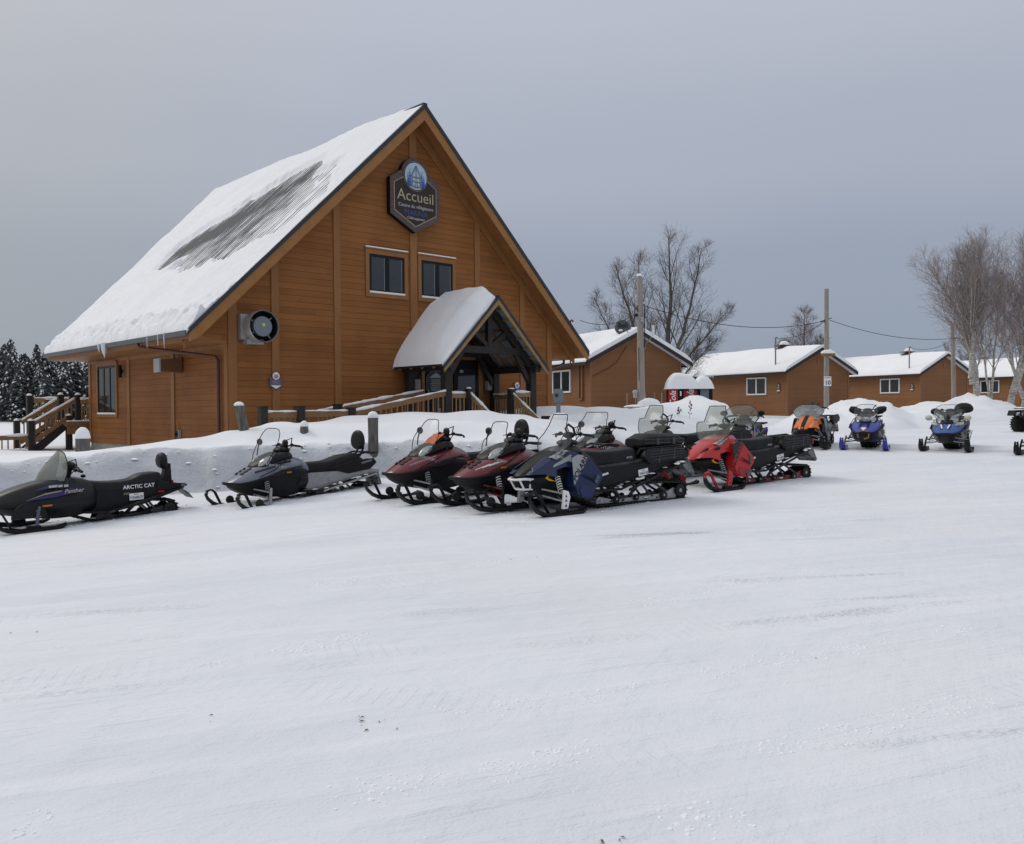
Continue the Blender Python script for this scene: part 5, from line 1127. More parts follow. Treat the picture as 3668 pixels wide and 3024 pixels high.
def front_end(t, S):
    sx, sy = S.get('sx', .98), S.get('sy', .53); kx = sx - .08
    for sg in (1, -1):
        ski(t, sg, sx, sy, S.get('ski', M['black']), S.get('loop', M['black']), S.get('pol', False), S.get('skiwheel', False))
        # spindle
        sm = S.get('spindle', M['black'])
        if S.get('pol'):
            poly = [(kx - .045, .09), (kx + .05, .09), (kx + .015, .36), (kx - .06, .34), (kx - .09, .26)]; o_ = MB()
            o_.prism([(x, sg * (sy + .02), z) for x, z in poly], (0, -sg * .045, 0)); o_.build('spindle', sm, t, smooth=0, bevel=.008)
            o_ = MB(); 
            for z_ in (.15, .22, .28): o_.prism([(kx - .03, sg * (sy + .021), z_ - .02), (kx + .022 - (z_ - .1) * .1, sg * (sy + .021), z_ - .02), (kx - .02 + (0.01), sg * (sy + .021), z_ + .022)], (0, sg * .003, 0))
            o_.build('spindle_window', M['darkalu'], t, smooth=0)
        else:
            o_ = MB(); o_.tube([(kx, sg * sy, .08), (kx - .02, sg * (sy - .02), .24), (kx - .05, sg * (sy - .05), .37)], [.026, .024, .022], 8); o_.build('spindle', sm, t)
        o_ = MB(); am = S.get('arm', M['alu'])
        ay = sy - .04; iy = .16
        for (xa, za, zo) in ((kx + .14, .36, .30), (kx - .16, .34, .29)): o_.tube([(kx - .03, sg * ay, zo), (xa, sg * iy, za)], .014, 6)
        for (xa, za) in ((kx + .10, .26), (kx - .16, .24)): o_.tube([(kx, sg * ay, .20), (xa, sg * iy, za)], .014, 6)
        o_.tube([(kx - .06, sg * ay, .22), (kx - .10, sg * iy, .33)], .009, 6); o_.build('control_arm', am, t)
        o_ = MB(); p0 = V((kx - .03, sg * (sy - .10), .27)); p1 = V((kx - .08, sg * .24, S.get('shz', .62))); o_.tube([p0, p0.lerp(p1, .5)], .02, 8); o_.tube([p0.lerp(p1, .4), p1], .028, 8); sh = o_.build('shock_absorber', M['black'], t)
        o_ = MB(); N = 80; pts = []; ax = (p1 - p0).normalized(); a_ = ax.orthogonal().normalized(); b_ = ax.cross(a_)
        for k in range(N + 1):
            tt = k / N; an = tt * 2 * math.pi * 7; pts.append(p0.lerp(p1, .15 + .68 * tt) + (a_ * math.cos(an) + b_ * math.sin(an)) * .036)
        o_.tube(pts, .0075, 4, caps=False); o_.build('spring', S.get('spring', M['ltgrey']), sh)
def track_unit(t, S):
    xr = S.get('xr', -1.3); rr_ = S.get('rr', .125); zr = rr_ + .045; xf = S.get('xf', -.02); tw = .19
    circ = [(xr, zr, rr_ + .012), (.55, .36, .10), (xf, .11, .075), (xr + .22, .055, .02)]; pts = []
    for cx, cz, r_ in circ: pts += [(cx + r_ * math.cos(R(a)), cz + r_ * math.sin(R(a))) for a in range(0, 360, 12)]
    pts = sorted(set(pts))
    def half(ps):
        h = []
        for p in ps:
            while len(h) >= 2 and (h[-1][0] - h[-2][0]) * (p[1] - h[-2][1]) - (h[-1][1] - h[-2][1]) * (p[0] - h[-2][0]) <= 0: h.pop()
            h.append(p)
        return h
    H_ = half(pts)[:-1] + half(pts[::-1])[:-1]
    per = []; tot = 0
    for a, b in zip(H_, H_[1:] + H_[:1]): l = math.dist(a, b); per.append((a, b, l)); tot += l
    n = int(tot / .064); step = tot / n; smp = []; acc = 0; idx = 0; pos = 0
    for k in range(n):
        tgt = k * step
        while acc + per[idx][2] < tgt: acc += per[idx][2]; idx += 1
        a, b, l = per[idx]; f = (tgt - acc) / l; smp.append((a[0] + (b[0] - a[0]) * f, a[1] + (b[1] - a[1]) * f))
    mb = MB(); vs = []; fs = []
    for k, (x, z) in enumerate(smp):
        q = smp[(k + 1) % n]; p = smp[k - 1]; dx, dz = q[0] - p[0], q[1] - p[1]; l = math.hypot(dx, dz); nxn, nzn = dz / l, -dx / l
        vs += [(x, tw, z), (x, -tw, z), (x - nxn * .018, -tw, z - nzn * .018), (x - nxn * .018, tw, z - nzn * .018)]
        # lug
        lx, lz = x + nxn * .026, z + nzn * .026
        ux, uz = dx / l * .011, dz / l * .011
        for (y0, y1) in ((-tw, -.06), (-.045, .045), (.06, tw)):
            mb.add([(x - ux, y0, z - uz), (x + ux, y0, z + uz), (lx + ux * .6, y0, lz + uz * .6), (lx - ux * .6, y0, lz - uz * .6), (x - ux, y1, z - uz), (x + ux, y1, z + uz), (lx + ux * .6, y1, lz + uz * .6), (lx - ux * .6, y1, lz - uz * .6)], [(0, 1, 2, 3), (7, 6, 5, 4), (0, 4, 5, 1), (1, 5, 6, 2), (2, 6, 7, 3), (3, 7, 4, 0)])
    for k in range(n):
        j = (k + 1) % n
        for c in range(4): d = (c + 1) % 4; fs.append((k * 4 + c, k * 4 + d, j * 4 + d, j * 4 + c))
    mb.add(vs, fs); mb.build('track', M['rubber'], t, smooth=0)
    rm = S.get('rail', M['alu'])
    for sg in (1, -1):
        mb = MB(); y = sg * .13
        mb.prism([(xf - .02, y, .17), (xf + .03, y, .14), (xf + .05, y, .07), (xr + .1, y, .055), (xr, y, .1), (xr - .02, y, zr + .03), (xr + .12, y, zr + .05), (xr + .35, y, .14), (xf - .3, y, .11)], (0, sg * .014, 0)); r_ = mb.build('slide_rail', rm, t, smooth=0)
        mb = MB()
        for k in range(5): x0 = xf - .25 + (xr + .5 - xf) * k / 5; mb.lathe([(.016, 0), (.016, .004)], (x0, y + sg * .0145, .087), 'y', 10)
        mb.build('rail_hole', M['blackm'], r_, smooth=0)
        for (x, z, r2, w_) in ((xr, zr, rr_ - .02, .035), (xr + .36, .115, .07, .03), (xf - .34, .12, .062, .03), (xf - .75, .12, .05, .03)):
            mb = MB(); yc = sg * .165; mb.lathe([(r2 * .62, -w_ / 2), (r2 * .95, -w_ / 2), (r2, -w_ / 4), (r2, w_ / 4), (r2 * .95, w_ / 2), (r2 * .62, w_ / 2)], (x, yc, z), 'y', 22); wh = mb.build('bogie_wheel', M['rubber'], t)
            mb = MB(); mb.lathe([(r2 * .2, -w_ / 2 - .006), (r2 * .3, -w_ / 2 - .002), (r2 * .3, w_ / 2 + .002), (r2 * .2, w_ / 2 + .006)], (x, yc, z), 'y', 12)
            for k in range(5): a = R(72 * k); mb.beam((x, yc, z), (x + r2 * .66 * math.cos(a), yc, z + r2 * .66 * math.sin(a)), w_ * .8, r2 * .16, up=(0, 1, 0)) if False else mb.beam((x + r2 * .2 * math.cos(a), yc, z + r2 * .2 * math.sin(a)), (x + r2 * .66 * math.cos(a), yc, z + r2 * .66 * math.sin(a)), r2 * .17, w_ * .9, up=(0, 1, 0))
            mb.build('hub', S.get('hub', M['alu']), wh, smooth=0)
    mb = MB(); xm = (xr + xf) / 2
    for sg in (1, -1):
        y = sg * .12; mb.beam((xm + .35, y, .10), (xm + .62, y, .38), .02, .03); mb.beam((xm - .25, y, .12), (xm + .05, y, .42), .02, .03); mb.beam((xr + .2, y, .14), (xm - .15, y, .40), .02, .035)
    mb.tube([(xm + .1, 0, .12), (xm - .2, 0, .40)], .028, 8); mb.tube([(xm + .62, 0, .38), (xm + .3, 0, .12)], .026, 8)
    for x, z in ((xr, zr), (xm + .05, .40), (xm - .25, .12), (xm + .35, .1), (xr + .36, .12)): mb.tube([(x, -.17, z), (x, .17, z)], .012, 6)
    mb.build('suspension_arm', S.get('susp', M['darkalu']), t)
def tunnel(t, S, line, top=.60, m_=None, hw=.20):
    """line: lower edge of the tunnel side, front to rear"""
    m_ = m_ or M['darkalu']; a = line
    poly = list(a) + [(a[-1][0] - .02, a[-1][1] + .09)] + [(a[-1][0] + .1, max(top, a[-1][1] + .1)), (a[0][0], top)]
    plate(t, 'tunnel_side', m_, poly, hw, .012, bevel=0)
    mb = MB(); mb.prism([(a[0][0], -hw + .01, top - .012), (a[-1][0] + .1, -hw + .01, max(top, a[-1][1] + .1) - .012), (a[-1][0] - .02, -hw + .01, a[-1][1] + .08), (a[-1][0] - .02, -hw + .01, a[-1][1] + .06), (a[0][0], -hw + .01, top - .03)], (0, 2 * hw - .02, 0)); mb.build('tunnel_top', m_, t, smooth=0)
    for sg in (1, -1):   # running board
        mb = MB(); f = a[0]; 
        for (p, q) in zip(a, a[1:]): 
            w0 = .17 if p[0] > -.9 else .08; w1 = .17 if q[0] > -.9 else .04
            mb.add([(p[0], sg * hw, p[1]), (p[0], sg * (hw + w0), p[1]), (q[0], sg * (hw + w1), q[1]), (q[0], sg * hw, q[1]), (p[0], sg * hw, p[1] + .03), (p[0], sg * (hw + w0), p[1] + .035), (q[0], sg * (hw + w1), q[1] + .035), (q[0], sg * hw, q[1] + .03)], [(0, 1, 2, 3), (7, 6, 5, 4), (0, 4, 5, 1), (1, 5, 6, 2), (2, 6, 7, 3), (3, 7, 4, 0)])
        mb.build('running_board', S.get('board', M['black']), t, smooth=0)
def seat(t, st, m_=None, name='seat'):
    return hull(t, name, m_ or M['vinyl'], [(x, [(0, zb), (w, zb), (w * 1.04, (zb + zt) / 2), (w * .86, zt - .02), (w * .4, zt), (0, zt)]) for x, zb, zt, w in st], crease=((1, .7), (3, .45)))
def dust(t, line, y0, y1, seed, n=26, s_=1.0):
    rg = random.Random(seed); mb = MB()
    for k in range(n):
        u = rg.random() * (len(line) - 1); i = int(u); a, b = line[i], line[i + 1]; f = u - i
        mb.ell((lerp(a[0], b[0], f), rg.choice((-1, 1)) * rg.uniform(y0, y1), lerp(a[1], b[1], f)), (rg.uniform(.02, .07) * s_, rg.uniform(.015, .04) * s_, rg.uniform(.006, .018) * s_), 7, 5, jit=.2, seed=k)
    tag(mb.build('caught_snow', SNOW, t, smooth=60), kind='stuff')
def lic(t, x, z, y, s, w=.22, h=.10, ang=0):
    ca, sa = math.cos(R(ang)), math.sin(R(ang)); ex = V((-ca, 0, sa)); ez = V((sa, 0, ca)); o = V((x, y, z))
    mb = MB(); mb.prism([o + ex * (i * w / 2) + ez * (j * h / 2) for i, j in ((-1, -1), (1, -1), (1, 1), (-1, 1))], (0, .008, 0)); p = mb.build('licence_plate', M['white'], t, smooth=0)
    mb = MB(); text(mb, s, h * .52, o + V((0, .0085, 0)) - ez * h * .12, ex, ez, .003, off=.01); text(mb, 'Québec', h * .22, o + V((0, .0085, 0)) + ez * h * .34, ex, ez, .003); mb.build('plate_number', mat('plate_blue', (.03, .05, .14)), p, smooth=0)
def txt(t, name, s, size, x, y, z, m_, ang=0, shear=0, off=0, sx=1, tilt=0):
    ca, sa = math.cos(R(ang)), math.sin(R(ang)); ex = V((-ca, tilt * sa, sa)); ey = V((sa, tilt * ca, ca))
    mb = MB(); text(mb, s, size, (x, y, z), ex, ey, .004, shear=shear, off=off, sx=sx); return mb.build(name, m_, t, smooth=0)
def sled(label, x, y, yaw, group='parked snowmobiles', z=None):
    return thing('snowmobile', label, 'snowmobile', (x, y, (hgt(x, y) if z is None else z) - .018), R(yaw), group)
# ---- crossover sled with angular panels
def angular(t, S):
    col, hood = S['col'], S.get('hoodc', M['black']); xr = S.get('xr', -1.75)
    S.update(pol=True, shz=.60); front_end(t, S); track_unit(t, dict(S, xr=xr, xf=-.05))
    hull(t, 'body', M['black'], [sec(1.36, .43, .52, .05, .09, .47, .05), sec(1.24, .36, .59, .10, .20, .50, .10), sec(1.05, .27, .70, .14, .26, .50, .14), sec(.85, .24, .82, .16, .26, .55, .18), sec(.6, .21, .90, .18, .27, .6, .2), sec(.35, .21, .93, .18, .26, .62, .18), sec(.1, .25, .84, .18, .24, .6, .15), sec(-.12, .33, .72, .16, .21, .55, .14)])
    plate(t, 'hood_panel', S.get('upper', col), [(1.30, .57), (1.22, .62), (.99, .735), (.72, .86), (.57, .89), (.46, .85), (.50, .68), (.56, .63), (.71, .665), (.86, .63), (.9, .52), (1.06, .57)], .32, .10, tilt=-.45, zc=.65, xt=-.22, xc=.8)
    hull(t, 'hood', hood, [(1.37, [(0, .50), (.08, .50), (.10, .52), (.05, .545), (0, .55)]), (1.2, [(0, .58), (.17, .55), (.2, .58), (.12, .66), (0, .68)]), (.95, [(0, .7), (.22, .68), (.25, .72), (.16, .80), (0, .82)]), (.7, [(0, .8), (.26, .8), (.28, .84), (.2, .915), (0, .935)]), (.45, [(0, .84), (.25, .84), (.27, .88), (.18, .96), (0, .985)]), (.2, [(0, .8), (.18, .8), (.18, .84), (.12, .91), (0, .93)])], crease=((2, .8), (3, .85)))
    if S.get('upper2'): plate(t, 'hood_shoulder', col, [(1.24, .605), (.99, .725), (.70, .86), (.69, .90), (.96, .80), (1.21, .665)], .248, .02, tilt=-1.5, zc=.73, xt=-.705, xc=.99, bevel=.004)
    for o in plate(t, 'headlight', LENS, [(.92, .80), (.66, .905), (.585, .885), (.84, .765)], .245, .10, tilt=-.7, zc=.85, xt=-.2, xc=.75): pass
    plate(t, 'side_panel', col, [(.60, .81), (.54, .83), (.35, .79), (.12, .55), (.13, .48), (.28, .34), (.38, .21), (.57, .23), (.63, .30), (.65, .38), (.69, .43), (.60, .66)], .45, .2, tilt=-.18, zc=.5, bevel=.012)
    plate(t, 'panel_rib', S.get('col_dk', M['black']), [(.60, .33), (.55, .40), (.31, .36), (.30, .34), (.38, .23), (.56, .245)], .462, .012, tilt=-.18, zc=.5, bevel=.003) if S.get('ribs', True) else None
    plate(t, 'panel_stripe', S['stripe'], [(.66, .79), (.54, .835), (.35, .80), (.675, .41), (.67, .60)], .463, .012, tilt=-.18, zc=.5, bevel=.002)
    if S.get('word', 'POLARIS').strip(): txt(t, 'lettering', S.get('word', 'POLARIS'), .118, .528, .440, .648, S.get('wordm', M['blackm']), ang=49, off=.012, sx=1.0, tilt=-.18)
    dust(t, [(.3, .31), (-.31, .31), (-.9, .45), (xr, .66)], .20, .34, 3); dust(t, [(.2, .11), (xr, .10)], .10, .17, 5, 18, .7)
    if S.get('stripe2'): plate(t, 'hood_stripe', S['stripe2'], [(.92, .66), (.90, .695), (.60, .83), (.55, .80), (.60, .72), (.66, .745)], .335, .012, tilt=-.45, zc=.65, xt=-.22, xc=.8, bevel=.001)
    plate(t, 'chevron', mat('chevron_yellow', (.75, .38, .01), .4), [(1.03, .515), (.975, .56), (.985, .515), (.86, .46), (.965, .475)], .275, .01, xt=-.18, xc=.95, bevel=0)
    # bumper
    mb = MB(); bm = S.get('bumper', M['black'])
    mb.tube([(1.10, .2, .50), (1.32, .17, .51), (1.42, .08, .50), (1.43, 0, .50), (1.42, -.08, .50), (1.32, -.17, .51), (1.10, -.2, .50)], .017, 8); mb.tube([(1.15, .12, .36), (1.28, .12, .36), (1.34, 0, .36), (1.28, -.12, .36), (1.15, -.12, .36)], .015, 8)
    for sg in (1, -1): mb.tube([(1.38, sg * .12, .51), (1.29, sg * .11, .365)], .015, 8); mb.tube([(1.24, sg * .18, .51), (1.2, sg * .13, .36)], .013, 8)
    mb.build('bumper', bm, t)
    windshield(t, S.get('ws', [(.80, .86, .20, .1), (.74, .96, .29, .12), (.71, 1.03, .31, .14), (.66, 1.12, .24, .1), (.62, 1.24, .16, .05), (.56, 1.38, .135, .03), (.55, 1.405, .12, .02)]), S.get('wsm', CLEAR))
    mb = MB(); mb.ell((.42, 0, .99), (.17, .16, .05), 14, 8); mb.build('instrument_pod', M['black'], t)
    handlebar(t, .34, 1.10, .40, 0, True); mb = MB(); mb.tube([(.45, .06, 1.1), (.5, .06, 1.2), (.43, .04, 1.26), (.33, .04, 1.2), (.31, .05, 1.1)], .017, 8); mb.build('grab_strap', M['blackm'], t)
    seat(t, [(.22, .70, .88, .10), (.05, .62, .86, .13), (-.3, .58, .85, .17), (-.62, .60, .88, .19), (-.76, .62, .90, .19), (-.82, .66, .86, .16)]); txt(t, 'lettering', S.get('seatw', 'AXYS'), .05, -.62, .205, .74, M['ltgrey'], shear=.3)
    plate(t, 'rear_side_cover', M['black'], [(.18, .60), (-.35, .62), (-.85, .66), (-1.85, .80), (-1.88, .70), (-.9, .50), (-.35, .34), (.15, .30)], .235, .035, bevel=.01)
    tunnel(t, S, [(.35, .27), (-.31, .27), (-.9, .41), (xr - .08, .64)], .62, M['darkalu'])
    for sg in (1, -1): mb = MB(); mb.beam((-.45, sg * .385, .27), (xr, sg * .27, .62), .02, .035); mb.build('board_edge', S.get('edge', M['black']), t, smooth=0)
    # rack
    mb = MB()
    for sg in (1, -1):
        mb.tube([(-.78, sg * .2, .78), (-.82, sg * .23, .86), (-1.72, sg * .25, .90), (-1.84, sg * .22, .86), (-1.86, sg * .2, .74)], .016, 6); mb.tube([(-.85, sg * .24, .76), (-1.80, sg * .25, .79)], .012, 6)
        for k in range(5): x = -.95 - k * .2; mb.tube([(x, sg * .24, .88), (x - .06, sg * .25, .76)], .011, 6)
    for k in range(4): x = -.95 - k * .26; mb.tube([(x, -.23, .88), (x, .23, .88)], .012, 6)
    mb.tube([(-1.84, -.22, .86), (-1.84, .22, .86)], .016, 6); mb.build('cargo_rack', M['black'], t)
    if S.get('box'):
        hull(t, 'cargo_box', M['blackm'], [(-.90, [(0, .90), (.17, .90), (.2, .92), (.19, .99), (.15, 1.01), (0, 1.02)]), (-1.1, [(0, .90), (.2, .90), (.23, .93), (.22, 1.04), (.16, 1.085), (0, 1.09)]), (-1.65, [(0, .90), (.2, .90), (.23, .93), (.22, 1.04), (.16, 1.07), (0, 1.08)]), (-1.84, [(0, .90), (.17, .90), (.2, .92), (.19, .98), (.15, 1.0), (0, 1.01)])], 0, 30, .012)
        mb = MB()
        for z_ in (.945, 1.0): mb.beam((-.93, .232, z_), (-1.80, .222, z_), .006, .012)
        for x_ in (-1.2, -1.55): mb.box((x_ - .03, .225, .92), (x_ + .03, .24, 1.02))
        mb.build('box_latch', M['darkalu'], t, smooth=0)
        txt(t, 'lettering', 'LT', .11, -1.74, .25, .86, M['white'], ang=50, off=.01)
    mb = MB(); mb.box((-1.9, .2, .72), (-1.87, .24, .82)); mb.box((-1.9, -.24, .72), (-1.87, -.2, .82)); mb.build('tail_light', TAIL, t, smooth=0)
    mb = MB(); mb.prism([(-1.80, -.19, .60), (-1.92, -.19, .68), (-2.08, -.19, .42), (-2.04, -.19, .38), (-1.86, -.19, .50)], (0, .38, 0)); mb.build('snow_flap', SNOWY, t, smooth=0)
    plate(t, 'saddle_bag', M['blackm'], [(-.84, .74), (-.95, .86), (-1.66, .88), (-1.78, .80), (-1.70, .70), (-1.0, .62)], .30, .10, bevel=.02)
    mb = MB()
    for k in range(4): mb.beam((-.95 - k * .02, .303, .82 - k * .045), (-1.70 + k * .02, .303, .85 - k * .04), .006, .010)
    mb.beam((-1.15, .304, .64), (-1.22, .304, .875), .006, .02); mb.beam((-1.48, .304, .68), (-1.50, .304, .875), .006, .02); mb.build('bag_strap', M['darkalu'], t, smooth=0)
    lic(t, -.88, .505, .236, S.get('plate', 'V46314J'), .2, .1, ang=8)
    for sg in (1, -1):
        mb = MB()
        for k in range(4): mb.beam((.50 - k * .05, sg * .478, .56 - k * .02), (.42 - k * .05, sg * .482, .50 - k * .02), .01, .012)
        mb.build('vent_slot', M['blackm'], t, smooth=0)
        mb = MB(); mb.tube([(.12, sg * .38, .32), (.0, sg * .40, .45), (-.12, sg * .37, .50), (-.2, sg * .3, .50)], .013, 6); mb.build('toe_hold', M['black'], t)
    mb = MB(); mb.beam((-.02, .245, .50), (-.16, .245, .525), .012, .03); mb.build('badge', M['white'], t, smooth=0)
# ---- touring sled with smooth hood
def touring(t, S):
    hood = S['hood']; xr = S.get('xr', -1.3); front_end(t, S); track_unit(t, dict(S, xr=xr))
    bh = lambda x, zm, zt, w: (x, [(0, zm), (w * .6, zm), (w, zm), (w * .93, zm + .45 * (zt - zm)), (w * .52, zt - .012), (0, zt)])
    hull(t, 'hood', hood, [bh(1.40, .452, .485, .10), bh(1.30, .46, .54, .21), bh(1.10, .49, .65, .31), bh(.84, .565, .77, .375), bh(.55, .65, .85, .40), bh(.30, .70, .88, .36), bh(.08, .70, .83, .24), bh(-.02, .68, .76, .14)], crease=((2, .8), (4, .75)))
    bb = lambda x, zb, wb, w1, z1, w2, zm: (x, [(0, zb), (wb, zb), (w1, z1), (w2, zm - .02), (w2 * .8, zm + .01), (0, zm + .01)])
    hull(t, 'belly_pan', M['black'], [bb(1.40, .41, .06, .1, .43, .13, .455), bb(1.26, .32, .10, .17, .38, .25, .475), bb(1.05, .23, .14, .2, .36, .34, .52), bb(.82, .20, .2, .29, .36, .405, .585), bb(.5, .18, .28, .41, .36, .43, .67), bb(.2, .21, .28, .40, .38, .39, .71), bb(-.08, .33, .26, .32, .42, .28, .60)], crease=((1, .5), (2, .75), (3, .6)))
    if S.get('sidecol'): plate(t, 'side_vent', M['blackm'], [(.86, .56), (.62, .70), (.20, .72), (.05, .62), (.45, .58), (.70, .50)], .425, .03, xt=0, bevel=.01)
    else: plate(t, 'side_vent', M['blackm'], [(.84, .57), (.60, .665), (.30, .70), (.42, .63), (.66, .56)], .432, .03, bevel=.01)
    mb = MB(); mb.tube([(1.30, .20, .45), (1.41, .10, .46), (1.43, 0, .46), (1.41, -.10, .46), (1.30, -.20, .45)], .026, 10); mb.build('bumper', M['black'], t)
    hull(t, 'cowl', M['black'], [(.98, [(0, .68), (.10, .68), (.13, .69), (.08, .72), (0, .725)]), (.86, [(0, .70), (.22, .70), (.26, .73), (.16, .81), (0, .83)]), (.65, [(0, .76), (.26, .76), (.31, .80), (.24, .89), (0, .92)]), (.42, [(0, .82), (.24, .82), (.30, .87), (.24, .97), (0, .99)]), (.2, [(0, .8), (.2, .82), (.22, .86), (.16, .93), (0, .95)])], crease=((2, .7), (3, .7)))
    for sg in (1, -1):
        mb = MB(); Mx = Matrix.Rotation(R(33), 4, 'Y') @ Matrix.Rotation(sg * R(-28), 4, 'X'); mb.ell((.80, sg * .175, .80), (.15, .085, .03), 16, 8, M=Matrix.Rotation(sg * R(-14), 4, 'Z') @ Mx); mb.build('headlight', LENS, t)
    plate(t, 'side_marker', AMBER, [(S.get('mx', .42), .60), (S.get('mx', .42) - .09, .605), (S.get('mx', .42) - .09, .63), (S.get('mx', .42), .625)], .44, .012, bevel=0)
    windshield(t, S.get('ws', [(.84, .79, .20, .12), (.80, .90, .27, .15), (.76, 1.00, .30, .17), (.70, 1.10, .27, .14), (.64, 1.18, .21, .09), (.60, 1.25, .18, .07), (.56, 1.30, .13, .05), (.555, 1.31, .07, .03)]), S.get('wsm', CLEAR))
    for sg in (1, -1):
        if S.get('mirrors', True): mirror(t, sg, (.66, .30, .90), (.54, .42, 1.12), m_=S.get('mirm'))
    handlebar(t, .26, 1.05, .38, .0, muffs=S.get('muffs', False)); 
    mb = MB(); mb.ell((.36, 0, .98), (.14, .18, .06), 14, 8); mb.build('instrument_pod', M['black'], t)
    hull(t, 'tank_cover', S.get('tank', hood), [(.34, [(0, .6), (.2, .6), (.25, .70), (.18, .84), (0, .88)]), (.15, [(0, .6), (.2, .6), (.235, .70), (.17, .83), (0, .88)]), (-.02, [(0, .58), (.17, .58), (.2, .66), (.14, .77), (0, .81)]), (-.14, [(0, .56), (.14, .56), (.16, .62), (.1, .69), (0, .71)])])
    two = S.get('two', True)
    if two: st = [(.05, .56, .74, .10), (-.15, .54, .745, .15), (-.5, .50, .75, .18), (-.66, .52, .80, .185), (-.80, .54, .85, .18), (-1.1, .56, .87, .18), (-1.28, .60, .86, .15)]
    else: st = [(.05, .56, .74, .10), (-.15, .54, .75, .15), (-.5, .50, .76, .18), (-.75, .54, .80, .18), (-.98, .58, .80, .15)]
    seat(t, st)
    if S.get('back'):
        hull(t, 'backrest', M['vinyl'], [(-1.22, [(0, 1.0), (.12, 1.0), (.19, 1.06), (.16, 1.18), (.08, 1.24), (0, 1.25)]), (-1.26, [(0, .92), (.15, .92), (.22, 1.04), (.19, 1.20), (.1, 1.29), (0, 1.30)]), (-1.33, [(0, .92), (.15, .92), (.21, 1.04), (.18, 1.20), (.1, 1.28), (0, 1.29)])]); mb = MB()
        for sg in (1, -1): mb.tube([(-1.25, sg * .08, .80), (-1.34, sg * .08, .95), (-1.34, sg * .08, 1.1)], .02, 6)
        mb.build('backrest_bracket', M['black'], t)
    plate(t, 'rear_side_cover', M['black'], [(-.45, .62), (-1.0, .74), (-1.48, .76), (-1.55, .68), (-1.4, .56), (-.9, .50)], .225, .05, bevel=.012)
    mb = MB()
    for sg in (1, -1): mb.tube([(-1.15, sg * .18, .84), (-1.3, sg * .22, .88), (-1.55, sg * .2, .86), (-1.6, sg * .1, .84)], .018, 6)
    mb.tube([(-1.6, -.1, .84), (-1.6, .1, .84)], .018, 6)
    for k in range(3): mb.tube([(-1.35 - k * .09, -.2, .87), (-1.35 - k * .09, .2, .87)], .012, 6)
    mb.build('grab_rack', M['black'], t); mb = MB(); mb.box((-1.56, -.12, .68), (-1.53, .12, .74)); mb.build('tail_light', TAIL, t, smooth=0)
    tunnel(t, S, S.get('tline', [(.2, .24), (-.27, .23), (-.9, .36), (-1.55, .46)]), .56, S.get('tun', M['alu']))
    for sg in (1, -1): mb = MB(); mb.beam((-.25, sg * .375, .24), (-1.5, sg * .28, .475), .02, .03); mb.build('board_edge', M['alu'], t, smooth=0)
    dust(t, [(.15, .28), (-.27, .27), (-.9, .40), (-1.5, .50)], .21, .33, 7, 30); dust(t, [(.2, .11), (xr, .10)], .10, .17, 5, 18, .8)
    mb = MB(); mb.prism([(-1.52, -.19, .50), (-1.60, -.19, .52), (-1.68, -.19, .26), (-1.62, -.19, .24)], (0, .38, 0)); mb.build('snow_flap', SNOWY, t, smooth=0)
    mb = MB()
    for sg in (1, -1): mb.tube([(-1.5, sg * .12, .50), (-1.68, sg * .12, .52)], .014, 6)
    mb.tube([(-1.68, -.12, .52), (-1.68, .12, .52)], .014, 6); mb.build('rear_bumper', M['alu'], t)
    for sg in (1, -1):
        mb = MB()
        for k in range(3): x0 = 1.20 - k * .07; zt_ = .60 + k * .035; mb.prism([(x0, sg * .06, zt_), (x0 - .05, sg * .07, zt_ + .025), (x0 - .055, sg * .13, zt_ + .018), (x0 - .01, sg * .12, zt_ - .008)], (0, 0, .012))
        mb.build('hood_scoop', M['blackm'], t, smooth=0)
        mb = MB(); mb.tube([(.30, sg * .15, .96), (.50, sg * .34, .80), (.74, sg * .40, .665), (1.0, sg * .365, .56)], .009, 5); mb.build('panel_seam', M['blackm'], t)
        mb = MB(); mb.tube([(.1, sg * .37, .30), (.3, sg * .40, .40), (.22, sg * .40, .50), (.05, sg * .36, .48)], .012, 5); mb.build('toe_hold', M['black'], t)
    for q in S.get('streaks', ()): 
        mb = MB(); mb.beam(q[0], q[1], .004, q[2]); mb.build('hood_stripe', q[3], t, smooth=0)
DR = paint('maroon_paint', (.13, .012, .018), (.09, .008, .012)); BL = paint('blue_paint', (.007, .017, .07), (.005, .012, .045)); RD = paint('bright_red_paint', (.46, .016, .016), (.36, .010, .010))
SV = paint('silver_paint', (.15, .165, .21), (.11, .12, .155)); OR = paint('orange_paint', (.72, .17, .02), (.6, .13, .015)); RB = paint('royal_blue_paint', (.018, .03, .32), (.012, .02, .22)); BB = paint('bright_blue_paint', (.02, .075, .30), (.014, .05, .22))
GR = paint('grey_paint2', (.14, .155, .18), (.09, .1, .12)); SIL = mat('silver_decal', (.30, .31, .33), .35); BK = paint('black_paint', (.012, .012, .014), (.02, .02, .022))
